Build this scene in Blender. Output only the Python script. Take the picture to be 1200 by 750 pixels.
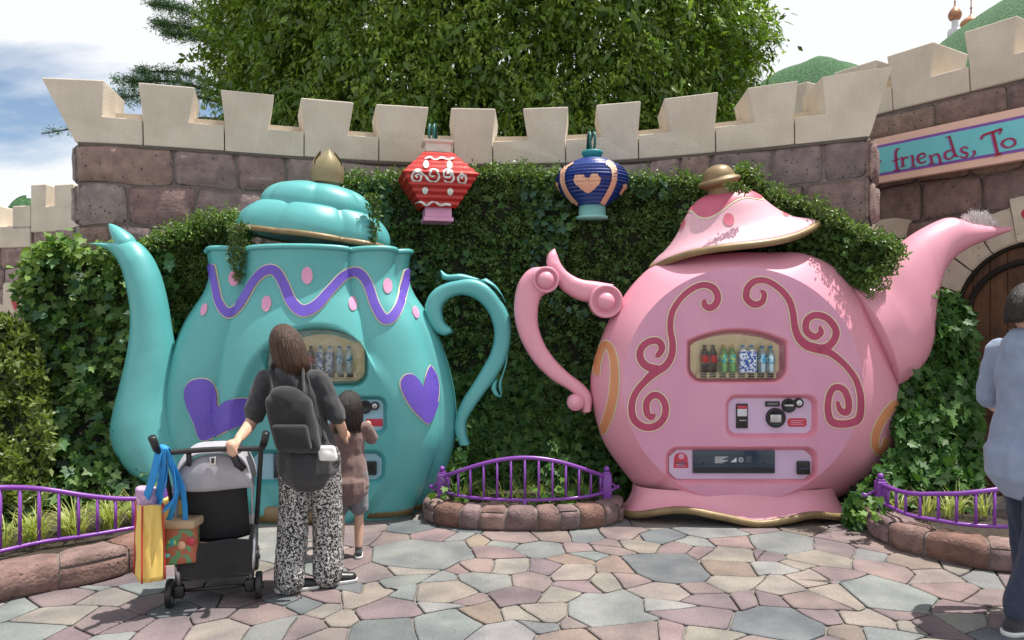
import bpy, math, random
import numpy as np
from mathutils import Vector, Matrix, noise as mnoise
from mathutils.bvhtree import BVHTree

for o in list(bpy.data.objects): bpy.data.objects.remove(o)
scene = bpy.context.scene
COL = scene.collection
rng = np.random.default_rng(7)
random.seed(7)

# ------------------------------------------------------------------ camera
CAM_H, FPX = 1.6, 870.0
cam_d = bpy.data.cameras.new('camera'); cam = bpy.data.objects.new('camera', cam_d); COL.objects.link(cam)
cam.location = (0, 0, CAM_H); cam.rotation_euler = (math.radians(90), 0, 0)
cam_d.sensor_width = 36.0; cam_d.lens = FPX / 1200 * 36.0
cam_d.clip_start = 0.05; cam_d.clip_end = 2000
scene.camera = cam

# ------------------------------------------------------------------ world, sun, exposure
SUN_EL = math.radians(72); SX, SY = 0.98, 0.19
world = bpy.data.worlds.new('World'); scene.world = world; world.use_nodes = True
wn, wl = world.node_tree.nodes, world.node_tree.links
wn.clear()
w_out = wn.new('ShaderNodeOutputWorld'); w_bg = wn.new('ShaderNodeBackground')
sky = wn.new('ShaderNodeTexSky'); sky.sky_type = 'NISHITA'; sky.sun_disc = False
sky.sun_elevation = SUN_EL; sky.sun_rotation = math.atan2(SX, SY)
sky.air_density = 1.0; sky.dust_density = 0.3; sky.ozone_density = 1.2
w_bg.inputs['Strength'].default_value = 0.092
tc = wn.new('ShaderNodeTexCoord')
sep = wn.new('ShaderNodeSeparateXYZ'); wl.new(tc.outputs['Generated'], sep.inputs[0])
zadd = wn.new('ShaderNodeMath'); zadd.operation = 'MAXIMUM'; wl.new(sep.outputs['Z'], zadd.inputs[0]); zadd.inputs[1].default_value = 0.0
zz = wn.new('ShaderNodeMath'); zz.operation = 'ADD'; wl.new(zadd.outputs[0], zz.inputs[0]); zz.inputs[1].default_value = 0.16
dx = wn.new('ShaderNodeMath'); dx.operation = 'DIVIDE'; wl.new(sep.outputs['X'], dx.inputs[0]); wl.new(zz.outputs[0], dx.inputs[1])
dy = wn.new('ShaderNodeMath'); dy.operation = 'DIVIDE'; wl.new(sep.outputs['Y'], dy.inputs[0]); wl.new(zz.outputs[0], dy.inputs[1])
comb = wn.new('ShaderNodeCombineXYZ'); wl.new(dx.outputs[0], comb.inputs[0]); wl.new(dy.outputs[0], comb.inputs[1])
mp = wn.new('ShaderNodeMapping'); mp.inputs['Location'].default_value = (13.3, 7.0, 0.4); mp.inputs['Scale'].default_value = (0.55, 0.8, 1)
wl.new(comb.outputs[0], mp.inputs['Vector'])
nz = wn.new('ShaderNodeTexNoise'); nz.inputs['Scale'].default_value = 1.1; nz.inputs['Detail'].default_value = 8; nz.inputs['Roughness'].default_value = 0.55
nz.inputs['Distortion'].default_value = 0.6
wl.new(mp.outputs[0], nz.inputs['Vector'])
cr = wn.new('ShaderNodeValToRGB'); cr.color_ramp.elements[0].position = 0.36; cr.color_ramp.elements[1].position = 0.50
cr.color_ramp.elements[0].color = (0.02, 0.02, 0.02, 1)
wl.new(nz.outputs['Fac'], cr.inputs[0])
cm = wn.new('ShaderNodeMix'); cm.data_type = 'RGBA'
wl.new(cr.outputs[0], cm.inputs['Factor']); wl.new(sky.outputs[0], cm.inputs['A'])
cm.inputs['B'].default_value = (7.6, 7.8, 8.1, 1)
wl.new(cm.outputs['Result'], w_bg.inputs['Color']); wl.new(w_bg.outputs[0], w_out.inputs[0])

sun_d = bpy.data.lights.new('sun', 'SUN'); sun_d.energy = 5.0; sun_d.angle = math.radians(0.5); sun_d.color = (1.0, 0.955, 0.88)
sun = bpy.data.objects.new('sun', sun_d); COL.objects.link(sun)
sdir = Vector((SX * math.cos(SUN_EL), SY * math.cos(SUN_EL), math.sin(SUN_EL)))
sun.rotation_euler = sdir.to_track_quat('Z', 'Y').to_euler(); sun.location = (8, 4, 20)

vs = scene.view_settings
vs.view_transform = 'Standard'; vs.look = 'None'; vs.gamma = 1.0; vs.use_curve_mapping = False; vs.exposure = 0.5
scene.render.engine = 'CYCLES'
scene.cycles.max_bounces = 8; scene.cycles.transparent_max_bounces = 12
scene.cycles.use_denoising = True

# ------------------------------------------------------------------ helpers
def P(px, py, Y):
    return np.array([(px - 600) * Y / FPX, Y, CAM_H + (375 - py) * Y / FPX])
def G(px, py):                      # a pixel on the ground
    Y = FPX * CAM_H / (py - 375.0)
    return np.array([(px - 600) * Y / FPX, Y, 0.0])

BASE = {}
def tag(o, label=None, cat=None, group=None, kind=None):
    if label: o['label'] = label
    if cat: o['category'] = cat
    if group: o['group'] = group
    if kind: o['kind'] = kind
    return o
def thing(name, label, cat, loc=(0, 0, 0), group=None, rz=0):
    o = bpy.data.objects.new(name, None); COL.objects.link(o)
    o.empty_display_size = 0.1
    o.location = loc; o.rotation_euler = (0, 0, rz)
    BASE[o] = np.array(loc, float)
    return tag(o, label, cat, group)
def obj(name, V, F, mat, parent=None, smooth=True, local=False, mats=None, mi=None, col=None):
    """one mesh object; V in world coordinates unless local"""
    V = np.asarray(V, float)
    off = np.zeros(3)
    if parent is not None and not local: off = BASE.get(parent, np.zeros(3))
    me = bpy.data.meshes.new(name)
    if isinstance(F, np.ndarray) and F.ndim == 2:
        n, k = F.shape
        me.vertices.add(len(V)); me.vertices.foreach_set('co', (V - off).astype(np.float32).ravel())
        me.loops.add(n * k); me.loops.foreach_set('vertex_index', F.astype(np.int32).ravel())
        me.polygons.add(n); me.polygons.foreach_set('loop_start', (np.arange(n) * k).astype(np.int32))
        me.update(calc_edges=True)
    else:
        me.from_pydata([tuple(v) for v in (V - off)], [], [tuple(int(i) for i in f) for f in F])
    if smooth:
        me.polygons.foreach_set('use_smooth', np.ones(len(me.polygons), bool))
    if mats:
        for m in mats: me.materials.append(m)
        if mi is not None: me.polygons.foreach_set('material_index', np.asarray(mi, np.int32))
    else:
        me.materials.append(mat)
    if col is not None:
        a = me.color_attributes.new('Col', 'FLOAT_COLOR', 'POINT')
        c = np.ones((len(V), 4), np.float32); c[:, :3] = col
        a.data.foreach_set('color', c.ravel())
    me.validate(); me.update()
    o = bpy.data.objects.new(name, me); COL.objects.link(o)
    if parent is not None:
        o.parent = parent
        BASE[o] = BASE.get(parent, np.zeros(3))
    else: BASE[o] = np.zeros(3)
    return o
def merge(*vf):
    Vs, Fs, n = [], [], 0
    for V, F in vf:
        V = np.asarray(V, float)
        Vs.append(V); Fs += [tuple(int(i) + n for i in f) for f in F]; n += len(V)
    return np.vstack(Vs), Fs
def grid_faces(nu, nv, wrap_u=False, off=0):
    f = []
    for i in range(nu if wrap_u else nu - 1):
        a = i; b = (i + 1) % nu
        for j in range(nv - 1):
            f.append((off + a * nv + j, off + b * nv + j, off + b * nv + j + 1, off + a * nv + j + 1))
    return f
def cr_spline(pts, n=12, closed=False):
    p = np.asarray(pts, float); m = len(p); out = []
    for i in range(m if closed else m - 1):
        if closed: p0, p1, p2, p3 = p[(i-1) % m], p[i], p[(i+1) % m], p[(i+2) % m]
        else: p0, p1, p2, p3 = p[max(i-1, 0)], p[i], p[i+1], p[min(i+2, m-1)]
        for t in np.linspace(0, 1, n, endpoint=False):
            out.append(.5 * (2*p1 + (p2-p0)*t + (2*p0-5*p1+4*p2-p3)*t*t + (3*p1-p0-3*p2+p3)*t**3))
    if not closed: out.append(p[-1])
    return np.array(out)
def box(x0, x1, y0, y1, z0, z1):
    V = [(x0,y0,z0),(x1,y0,z0),(x1,y1,z0),(x0,y1,z0),(x0,y0,z1),(x1,y0,z1),(x1,y1,z1),(x0,y1,z1)]
    return np.array(V, float), [(0,3,2,1),(4,5,6,7),(0,1,5,4),(1,2,6,5),(2,3,7,6),(3,0,4,7)]
def rbox(x0, x1, y0, y1, z0, z1, r=0.01, seg=3):
    """box with all edges rounded: sphere-corner expansion on a lat/long grid"""
    cx, cy, cz = (x0+x1)/2, (y0+y1)/2, (z0+z1)/2
    hx, hy, hz = (x1-x0)/2-r, (y1-y0)/2-r, (z1-z0)/2-r
    ths = []
    for q in range(4):
        for s in range(seg+1): ths.append((q*90 + s*90/seg, q))
    phs = [(-90 + s*90/seg, -1) for s in range(seg+1)] + [(s*90/seg, 1) for s in range(seg+1)]
    sx = [1,-1,-1,1]; sy = [1,1,-1,-1]
    V = []
    for th, q in ths:
        for ph, sz in phs:
            t, p = math.radians(th), math.radians(ph)
            V.append((cx+sx[q]*hx+r*math.cos(p)*math.cos(t), cy+sy[q]*hy+r*math.cos(p)*math.sin(t), cz+sz*hz+r*math.sin(p)))
    nv = len(phs); F = grid_faces(len(ths), nv, True)
    F.append(tuple(i*nv for i in range(len(ths)))[::-1]); F.append(tuple(i*nv+nv-1 for i in range(len(ths))))
    return np.array(V), F
def tube(path, rad, seg=10, ratio=1.0, up=None, power=2.0, caps=True):
    """sweep of a (super)elliptic section with a parallel frame"""
    p = np.asarray(path, float); n = len(p)
    r = np.full(n, rad, float) if np.isscalar(rad) else np.asarray(rad, float)
    T = np.gradient(p, axis=0); T /= np.linalg.norm(T, axis=1)[:, None] + 1e-12
    u = np.array(up if up is not None else ((0, 0, 1) if abs(T[0][2]) < .9 else (0, 1, 0)), float)
    V = []
    for i in range(n):
        u = u - T[i] * np.dot(u, T[i]); u /= np.linalg.norm(u) + 1e-12
        w = np.cross(T[i], u)
        for k in range(seg):
            a = 2*math.pi*k/seg; c, s = math.cos(a), math.sin(a)
            c = math.copysign(abs(c)**(2/power), c); s = math.copysign(abs(s)**(2/power), s)
            V.append(p[i] + r[i]*(w*c + u*s*ratio))
    F = []
    for i in range(n-1):
        for k in range(seg):
            k2 = (k+1) % seg
            F.append((i*seg+k, i*seg+k2, (i+1)*seg+k2, (i+1)*seg+k))
    if caps:
        F.append(tuple(range(seg))[::-1]); F.append(tuple((n-1)*seg+k for k in range(seg)))
    return np.array(V), F
def loft_edges(A, B, depth, seg=20, power=2.0, n=8, minw=0.0, ycurve=None):
    """tube between two paired edge curves A, B (3D points in an x-z plane); depth = half depth along y (scalar or per pair)"""
    A = cr_spline(A, n); B = cr_spline(B, n); m = len(A)
    d = np.full(m, depth, float) if np.isscalar(depth) else np.interp(np.linspace(0, 1, m), np.linspace(0, 1, len(depth)), depth)
    C = (A+B)/2; H = (A-B)/2
    V = []
    for i in range(m):
        for k in range(seg):
            a = 2*math.pi*k/seg; c, s = math.cos(a), math.sin(a)
            c = math.copysign(abs(c)**(2/power), c); s = math.copysign(abs(s)**(2/power), s)
            V.append(C[i] + H[i]*c + np.array([0, -d[i]*s, 0]))
    F = []
    for i in range(m-1):
        for k in range(seg):
            k2 = (k+1) % seg
            F.append((i*seg+k, i*seg+k2, (i+1)*seg+k2, (i+1)*seg+k))
    F.append(tuple(range(seg))[::-1]); F.append(tuple((m-1)*seg+k for k in range(seg)))
    return np.array(V), F
def lathe(prof, seg=48, lob=None, M=None, sy=1.0):
    """prof [(r,z)]; lob(theta, r, z, j)->(r,z) reshapes; M 4x4 places it"""
    V = []; nv = len(prof)
    for i in range(seg):
        th = 2*math.pi*i/seg
        for j, (r, z) in enumerate(prof):
            if lob: r, z = lob(th, r, z, j)
            V.append((r*math.cos(th), sy*r*math.sin(th), z))
    V = np.array(V)
    if M is not None:
        M = np.array(M); V = V @ M[:3, :3].T + M[:3, 3]
    return V, grid_faces(seg, nv, True)
def mtx(loc, rx=0, ry=0, rz=0):
    return np.array(Matrix.Translation(Vector(loc)) @ Matrix.Rotation(rz, 4, 'Z') @ Matrix.Rotation(ry, 4, 'Y') @ Matrix.Rotation(rx, 4, 'X'))
def ball(c, r, seg=16, sx=1, sy=1, sz=1):
    V = []; nv = seg//2 + 1
    for i in range(seg):
        for j in range(nv):
            t, p = 2*math.pi*i/seg, -math.pi/2 + math.pi*j/(nv-1)
            V.append((c[0]+sx*r*math.cos(p)*math.cos(t), c[1]+sy*r*math.cos(p)*math.sin(t), c[2]+sz*r*math.sin(p)))
    return np.array(V), grid_faces(seg, nv, True)
def nf(x, y, z, s=1.0): return mnoise.noise(Vector((x*s, y*s, z*s)))
def in_poly(x, y, poly):
    x = np.asarray(x); y = np.asarray(y); c = np.zeros(x.shape, bool); n = len(poly); j = n-1
    for i in range(n):
        xi, yi = poly[i]; xj, yj = poly[j]
        c ^= ((yi > y) != (yj > y)) & (x < (xj-xi)*(y-yi)/((yj-yi) + 1e-12) + xi)
        j = i
    return c
def sstep(a, b, x):
    t = np.clip((x-a)/(b-a), 0, 1); return t*t*(3-2*t)

# ------------------------------------------------------------------ materials
def pmat(name, c1, c2=None, scale=4.0, rough=0.6, bump=0.0, bscale=60.0, metallic=0.0, coat=0.0, objcol=False, streak=0.0,
         pits=0.0, spec=0.5, detail=6.0, rvar=0.1, lo=0.35, hi=0.65, grime=0.0, sheen=0.0):
    m = bpy.data.materials.new(name); m.use_nodes = True
    n, l = m.node_tree.nodes, m.node_tree.links
    b = n['Principled BSDF']; b.inputs['Roughness'].default_value = rough; b.inputs['Metallic'].default_value = metallic
    b.inputs['Coat Weight'].default_value = coat; b.inputs['Specular IOR Level'].default_value = spec
    if sheen: b.inputs['Sheen Weight'].default_value = sheen
    t = n.new('ShaderNodeTexCoord'); g = n.new('ShaderNodeNewGeometry')
    nz = n.new('ShaderNodeTexNoise'); nz.inputs['Scale'].default_value = scale; nz.inputs['Detail'].default_value = detail
    l.new(g.outputs['Position'], nz.inputs['Vector'])
    r = n.new('ShaderNodeMapRange'); r.inputs['From Min'].default_value = lo; r.inputs['From Max'].default_value = hi
    l.new(nz.outputs['Fac'], r.inputs['Value'])
    mx = n.new('ShaderNodeMix'); mx.data_type = 'RGBA'
    l.new(r.outputs[0], mx.inputs['Factor'])
    c2 = c2 or tuple(v*0.82 for v in c1)
    mx.inputs['A'].default_value = (*c1, 1); mx.inputs['B'].default_value = (*c2, 1)
    outc = mx.outputs['Result']
    if objcol:
        oi = n.new('ShaderNodeObjectInfo'); mu = n.new('ShaderNodeMix'); mu.data_type = 'RGBA'; mu.blend_type = 'MULTIPLY'; mu.inputs['Factor'].default_value = 1
        l.new(outc, mu.inputs['A']); l.new(oi.outputs['Color'], mu.inputs['B']); outc = mu.outputs['Result']
    if streak or grime:
        ms = n.new('ShaderNodeMapping'); ms.inputs['Scale'].default_value = (30, 30, 1.2); l.new(g.outputs['Position'], ms.inputs['Vector'])
        n3 = n.new('ShaderNodeTexNoise'); n3.inputs['Scale'].default_value = 2.0; n3.inputs['Detail'].default_value = 4; l.new(ms.outputs[0], n3.inputs['Vector'])
        r3 = n.new('ShaderNodeMapRange'); r3.inputs['From Min'].default_value = .3; r3.inputs['From Max'].default_value = .75
        r3.inputs['To Min'].default_value = 1.0; r3.inputs['To Max'].default_value = 1.0 - max(streak, grime)
        l.new(n3.outputs['Fac'], r3.inputs['Value'])
        mu = n.new('ShaderNodeMix'); mu.data_type = 'RGBA'; mu.blend_type = 'MULTIPLY'; mu.inputs['Factor'].default_value = 1
        l.new(outc, mu.inputs['A']); l.new(r3.outputs[0], mu.inputs['B']); outc = mu.outputs['Result']
    hsock = None
    if bump or pits:
        nb = n.new('ShaderNodeTexNoise'); nb.inputs['Scale'].default_value = bscale; nb.inputs['Detail'].default_value = 8; nb.inputs['Roughness'].default_value = .6
        l.new(g.outputs['Position'], nb.inputs['Vector']); hsock = nb.outputs['Fac']
        if pits:
            vo = n.new('ShaderNodeTexVoronoi'); vo.inputs['Scale'].default_value = 27
            l.new(g.outputs['Position'], vo.inputs['Vector'])
            pr = n.new('ShaderNodeMapRange'); pr.inputs['From Min'].default_value = .30; pr.inputs['From Max'].default_value = .16
            vr_ = n.new('ShaderNodeSeparateColor'); l.new(vo.outputs['Color'], vr_.inputs[0])
            va_ = n.new('ShaderNodeMath'); va_.operation = 'MULTIPLY_ADD'; l.new(vr_.outputs[0], va_.inputs[0]); va_.inputs[1].default_value = .42; l.new(vo.outputs['Distance'], va_.inputs[2])
            l.new(va_.outputs[0], pr.inputs['Value'])
            ma = n.new('ShaderNodeMath'); ma.operation = 'MULTIPLY_ADD'; l.new(pr.outputs[0], ma.inputs[0]); ma.inputs[1].default_value = -pits
            l.new(hsock, ma.inputs[2]); hsock = ma.outputs[0]
            mu = n.new('ShaderNodeMix'); mu.data_type = 'RGBA'; mu.blend_type = 'MULTIPLY'
            l.new(pr.outputs[0], mu.inputs['Factor']); l.new(outc, mu.inputs['A']); mu.inputs['B'].default_value = (.55, .5, .5, 1); outc = mu.outputs['Result']
        bn = n.new('ShaderNodeBump'); bn.inputs['Strength'].default_value = min(1, bump); bn.inputs['Distance'].default_value = 0.02
        l.new(hsock, bn.inputs['Height']); l.new(bn.outputs[0], b.inputs['Normal'])
    rr = n.new('ShaderNodeMapRange'); rr.inputs['To Min'].default_value = max(.02, rough-rvar); rr.inputs['To Max'].default_value = min(1, rough+rvar)
    l.new(nz.outputs['Fac'], rr.inputs['Value']); l.new(rr.outputs[0], b.inputs['Roughness'])
    l.new(outc, b.inputs['Base Color'])
    return m
def leafmat(name, trans=0.3, rough=0.4, mul=(1, 1, 1), spec=0.5):
    m = bpy.data.materials.new(name); m.use_nodes = True
    n, l = m.node_tree.nodes, m.node_tree.links
    b = n['Principled BSDF']; b.inputs['Roughness'].default_value = rough; b.inputs['Specular IOR Level'].default_value = spec
    a = n.new('ShaderNodeAttribute'); a.attribute_name = 'Col'
    g = n.new('ShaderNodeNewGeometry'); nz = n.new('ShaderNodeTexNoise'); nz.inputs['Scale'].default_value = 30
    l.new(g.outputs['Position'], nz.inputs['Vector'])
    r = n.new('ShaderNodeMapRange'); r.inputs['To Min'].default_value = .8; r.inputs['To Max'].default_value = 1.2; l.new(nz.outputs['Fac'], r.inputs['Value'])
    mu = n.new('ShaderNodeMix'); mu.data_type = 'RGBA'; mu.blend_type = 'MULTIPLY'; mu.inputs['Factor'].default_value = 1
    l.new(a.outputs['Color'], mu.inputs['A']); l.new(r.outputs[0], mu.inputs['B'])
    tr = n.new('ShaderNodeBsdfTranslucent'); ms = n.new('ShaderNodeMixShader'); ms.inputs[0].default_value = trans
    ty = n.new('ShaderNodeMix'); ty.data_type = 'RGBA'; ty.blend_type = 'MULTIPLY'; ty.inputs['Factor'].default_value = 1
    l.new(mu.outputs['Result'], ty.inputs['A']); ty.inputs['B'].default_value = (1.5, 1.6, .6, 1)
    l.new(mu.outputs['Result'], b.inputs['Base Color']); l.new(ty.outputs['Result'], tr.inputs['Color'])
    l.new(b.outputs[0], ms.inputs[1]); l.new(tr.outputs[0], ms.inputs[2]); l.new(ms.outputs[0], n['Material Output'].inputs[0])
    return m
def leafobjmat(name, trans=0.25, rough=0.4):
    m = leafmat(name, trans, rough)
    n, l = m.node_tree.nodes, m.node_tree.links
    a = [x for x in n if x.type == 'ATTRIBUTE'][0]; oi = n.new('ShaderNodeObjectInfo')
    to = a.outputs['Color'].links[0].to_socket; l.new(oi.outputs['Color'], to)
    return m
def glassmat(name, tint=(1, 1, 1), rough=0.05, refl=0.12):
    m = bpy.data.materials.new(name); m.use_nodes = True
    n, l = m.node_tree.nodes, m.node_tree.links; n.clear()
    o = n.new('ShaderNodeOutputMaterial'); t = n.new('ShaderNodeBsdfTransparent'); g = n.new('ShaderNodeBsdfGlossy')
    t.inputs['Color'].default_value = (*tint, 1); g.inputs['Roughness'].default_value = rough
    fr = n.new('ShaderNodeFresnel'); fr.inputs['IOR'].default_value = 1.45
    ad = n.new('ShaderNodeMath'); ad.operation = 'ADD'; l.new(fr.outputs[0], ad.inputs[0]); ad.inputs[1].default_value = refl
    ms = n.new('ShaderNodeMixShader'); l.new(ad.outputs[0], ms.inputs[0]); l.new(t.outputs[0], ms.inputs[1]); l.new(g.outputs[0], ms.inputs[2])
    gg = n.new('ShaderNodeNewGeometry'); nz = n.new('ShaderNodeTexNoise'); nz.inputs['Scale'].default_value = 9; nz.inputs['Detail'].default_value = 4
    l.new(gg.outputs['Position'], nz.inputs['Vector']); bn = n.new('ShaderNodeBump'); bn.inputs['Strength'].default_value = .25; bn.inputs['Distance'].default_value = .03
    l.new(nz.outputs['Fac'], bn.inputs['Height']); l.new(bn.outputs[0], g.inputs['Normal'])
    l.new(ms.outputs[0], o.inputs[0])
    return m

M = {}
M['teal'] = pmat('teal_paint', (.115, .43, .425), (.085, .36, .365), 1.2, .38, .12, 160, coat=.15, streak=.06)
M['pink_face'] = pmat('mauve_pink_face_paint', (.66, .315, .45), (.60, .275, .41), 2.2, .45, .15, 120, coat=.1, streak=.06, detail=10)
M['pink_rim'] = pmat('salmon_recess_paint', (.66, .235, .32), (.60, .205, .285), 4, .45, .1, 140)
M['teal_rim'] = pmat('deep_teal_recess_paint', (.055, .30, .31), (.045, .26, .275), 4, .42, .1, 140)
M['hook_green'] = pmat('dark_green_iron', (.008, .11, .10), None, 6, .4)
M['teal_dark'] = pmat('teal_enamel', (.02, .27, .30), None, 3, .4)
M['pink'] = pmat('pink_paint', (.76, .335, .425), (.68, .285, .375), 1.3, .42, .12, 160, coat=.12, streak=.045)
M['pink_pale'] = pmat('pale_pink_paint', (.70, .40, .47), (.66, .36, .43), 2.5, .42, .1, 160, coat=.1, streak=.08)
M['pink_panel'] = pmat('lilac_panel', (.60, .44, .62), (.55, .40, .57), 5, .45, .05, 100)
M['teal_panel'] = pmat('teal_panel', (.30, .50, .60), (.28, .46, .56), 5, .45, .05, 100)
M['rose'] = pmat('rose_paint', (.43, .055, .13), (.38, .045, .11), 6, .45, .08, 140, streak=.08)
M['rose_mid'] = pmat('rose_mid_paint', (.58, .12, .19), (.52, .10, .17), 6, .45, .08, 140, streak=.08)
M['orange'] = pmat('apricot_paint', (.72, .30, .14), (.66, .26, .13), 6, .45, .08, 140, streak=.08)
M['cream_line'] = pmat('cream_paint_line', (.74, .66, .46), (.68, .60, .42), 8, .5)
M['purple'] = pmat('violet_paint', (.145, .085, .52), (.125, .075, .46), 6, .42, .08, 140, streak=.08)
M['dotpink'] = pmat('dot_pink_paint', (.70, .32, .50), (.64, .28, .46), 8, .45)
M['gold'] = pmat('gold_paint', (.25, .175, .085), (.18, .12, .055), 7, .48, .1, 80, metallic=.2, coat=.05)
M['olive_gold'] = pmat('olive_gold_paint', (.30, .25, .14), (.23, .19, .10), 7, .42, .1, 80, metallic=.3)
M['stone'] = pmat('wall_stone', (1.25, 1.2, 1.17), (.8, .76, .77), 9, .85, .9, 38, objcol=True, pits=.9, rvar=.08)
M['mortar'] = pmat('wall_mortar', (.22, .18, .165), (.16, .13, .12), 12, .9, .5, 90)
M['coping'] = pmat('cream_stucco', (.66, .585, .49), (.56, .49, .405), 3.0, .88, .4, 60, rvar=.05, grime=.07, detail=12)
M['joint'] = pmat('dark_joint', (.12, .10, .085), None, 10, .9)
M['flag'] = pmat('flagstone', (1.14, 1.11, 1.07), (.68, .68, .71), 3.6, .8, .55, 60, objcol=True, rvar=.1, detail=12, grime=.22)
M['grout'] = pmat('paving_grout', (.22, .20, .18), (.15, .138, .122), 9, .92, .6, 110)
M['plantstone'] = pmat('planter_stone', (1.15, 1.1, 1.06), (.66, .62, .62), 9, .8, .9, 45, objcol=True, pits=.35, rvar=.08)
M['fence'] = pmat('purple_enamel', (.215, .055, .36), (.185, .045, .31), 5, .35, .05, 120, coat=.2)
M['soil'] = pmat('planter_soil', (.05, .035, .025), (.025, .018, .012), 20, .95, .8, 60)
M['core'] = pmat('hedge_twigs', (.012, .018, .008), (.02, .022, .012), 25, .95, .5, 60)
M['bark'] = pmat('tree_bark', (.07, .05, .035), (.035, .025, .02), 12, .9, .8, 30)
M['tree'] = leafmat('tree_leaf', .33, .38)
M['box'] = leafmat('box_leaf', .28, .42)
M['ivy'] = leafmat('ivy_leaf_mass', .22, .55, spec=.3)
M['ivyobj'] = leafobjmat('ivy_leaf', .22, .55)
M['cedar'] = leafmat('cedar_needle', .2, .8, spec=.15)
M['grass'] = leafmat('grass_blade', .3, .45)
M['turf'] = pmat('clipped_turf_hill', (.055, .15, .055), (.016, .065, .02), 22, .9, 1.0, 45, detail=10, lo=.38, hi=.6)
M['black'] = pmat('black_plastic', (.012, .012, .014), None, 8, .4)
M['blackfab'] = pmat('black_fabric', (.012, .012, .014), (.02, .02, .022), 30, .9, .4, 300, sheen=.2)
M['greyfab'] = pmat('grey_fabric', (.38, .37, .41), (.32, .31, .35), 12, .85, .35, 300, sheen=.2)
M['silver'] = pmat('brushed_aluminium', (.62, .62, .63), None, 20, .3, metallic=.9)
M['white'] = pmat('white_plastic', (.78, .78, .76), None, 8, .4)
M['navy_panel'] = pmat('navy_flap', (.012, .03, .055), (.016, .04, .07), 8, .25, coat=.3)
M['windowback'] = pmat('cream_display_back', (.80, .68, .42), (.74, .62, .38), 5, .5)
M['pane'] = glassmat('clear_pane', (.97, .97, .95), .06, .03)
M['printwhite'] = pmat('white_print', (.62, .64, .68), None, 9, .6)
M['red_sticker'] = pmat('red_sticker', (.52, .045, .075), None, 9, .4)
M['red'] = pmat('red_enamel', (.50, .025, .022), (.44, .02, .018), 8, .38, .05, 100, coat=.2)
M['blue'] = pmat('blue_enamel', (.012, .035, .21), (.01, .028, .17), 8, .38, .05, 100, coat=.2)
M['peach'] = pmat('peach_paint', (.72, .42, .28), (.66, .38, .25), 8, .5)
M['lanternwhite'] = pmat('ivory_paint', (.66, .60, .52), None, 8, .5)
M['mint'] = pmat('mint_paint', (.27, .60, .56), (.24, .54, .50), 6, .45)
M['signteal'] = pmat('sign_teal', (.17, .58, .63), (.15, .53, .58), 4, .5, .05, 100)
M['signpeach'] = pmat('sign_peach', (.80, .52, .42), (.75, .48, .39), 5, .55)
M['signpurple'] = pmat('sign_violet', (.24, .09, .42), None, 5, .5)
M['crimson'] = pmat('crimson_letter', (.36, .012, .05), None, 8, .45)
M['lettershade'] = pmat('mauve_letter_shade', (.30, .16, .46), None, 8, .5)
M['voussoir'] = pmat('pale_arch_stone', (.64, .55, .45), (.54, .46, .37), 6, .85, .5, 70, pits=.25)
M['wood'] = pmat('door_wood', (.16, .075, .035), (.08, .036, .018), 5, .6, .5, 40, streak=.35)
M['iron'] = pmat('black_iron', (.02, .017, .015), None, 10, .5, .2, 60, metallic=.4)
M['copper'] = pmat('copper_dome', (.42, .20, .10), (.28, .13, .07), 5, .45, .3, 8, metallic=.4)
M['turretwhite'] = pmat('turret_white', (.66, .65, .66), None, 3, .6)
M['skin'] = pmat('skin', (.58, .36, .26), (.54, .32, .23), 12, .5, .05, 200)
M['hair'] = pmat('brown_hair', (.075, .035, .018), (.04, .018, .01), 60, .45, .5, 200)
M['darkhair'] = pmat('dark_hair', (.022, .015, .012), (.012, .008, .007), 60, .4, .5, 200)
M['charcoal'] = pmat('charcoal_cotton', (.035, .035, .04), None, 30, .9, .3, 250, sheen=.2)
M['mauvecotton'] = pmat('dusty_brown_cotton', (.20, .125, .115), None, 30, .9, .3, 250, sheen=.2)
M['greycotton'] = pmat('grey_cotton', (.17, .17, .19), None, 30, .9, .3, 250, sheen=.2)
M['bluecotton'] = pmat('pale_blue_cotton', (.24, .29, .41), (.20, .25, .36), 14, .9, .3, 250, sheen=.2)
M['denim'] = pmat('navy_denim', (.018, .028, .06), (.03, .042, .08), 40, .85, .4, 300, sheen=.1)
M['yellowbag'] = pmat('yellow_canvas', (.74, .52, .14), (.68, .47, .12), 12, .75, .25, 200)
M['strap'] = pmat('blue_webbing', (.02, .27, .66), None, 20, .7, .3, 300)
M['towel'] = pmat('pink_print_towel', (.60, .40, .52), (.36, .22, .42), 45, .9, .4, 200)
M['tan'] = pmat('tan_canvas', (.50, .36, .22), None, 14, .8, .3, 200)
M['print_green'] = pmat('green_print', (.10, .26, .12), (.36, .10, .05), 18, .6, detail=1, lo=.45, hi=.52)
M['tuft'] = pmat('white_wool', (.75, .72, .72), None, 10, .9)
M['cola'] = pmat('dark_cola_bottle', (.02, .008, .005), None, 8, .12, coat=.5)
M['greenbottle'] = pmat('green_tea_bottle', (.16, .38, .12), None, 8, .15, coat=.5)
M['waterbottle'] = pmat('clear_water_bottle', (.45, .62, .70), None, 8, .12, coat=.5)
M['cartonblue'] = pmat('blue_white_wrapper', (.03, .10, .36), (.62, .68, .76), 60, .4, detail=1, lo=.47, hi=.53)
M['lab_red'] = pmat('red_label', (.42, .02, .02), None, 8, .35)
M['lab_blue'] = pmat('sky_blue_label', (.04, .34, .62), (.6, .75, .8), 45, .35, detail=1, lo=.5, hi=.56)
M['lab_green'] = pmat('green_label', (.03, .36, .42), (.45, .55, .10), 45, .35, detail=1, lo=.5, hi=.56)
M['cap_yellow'] = pmat('yellow_cap', (.66, .46, .03), None, 8, .35)
M['cap_blue'] = pmat('blue_cap', (.02, .30, .70), None, 8, .35)
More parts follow.
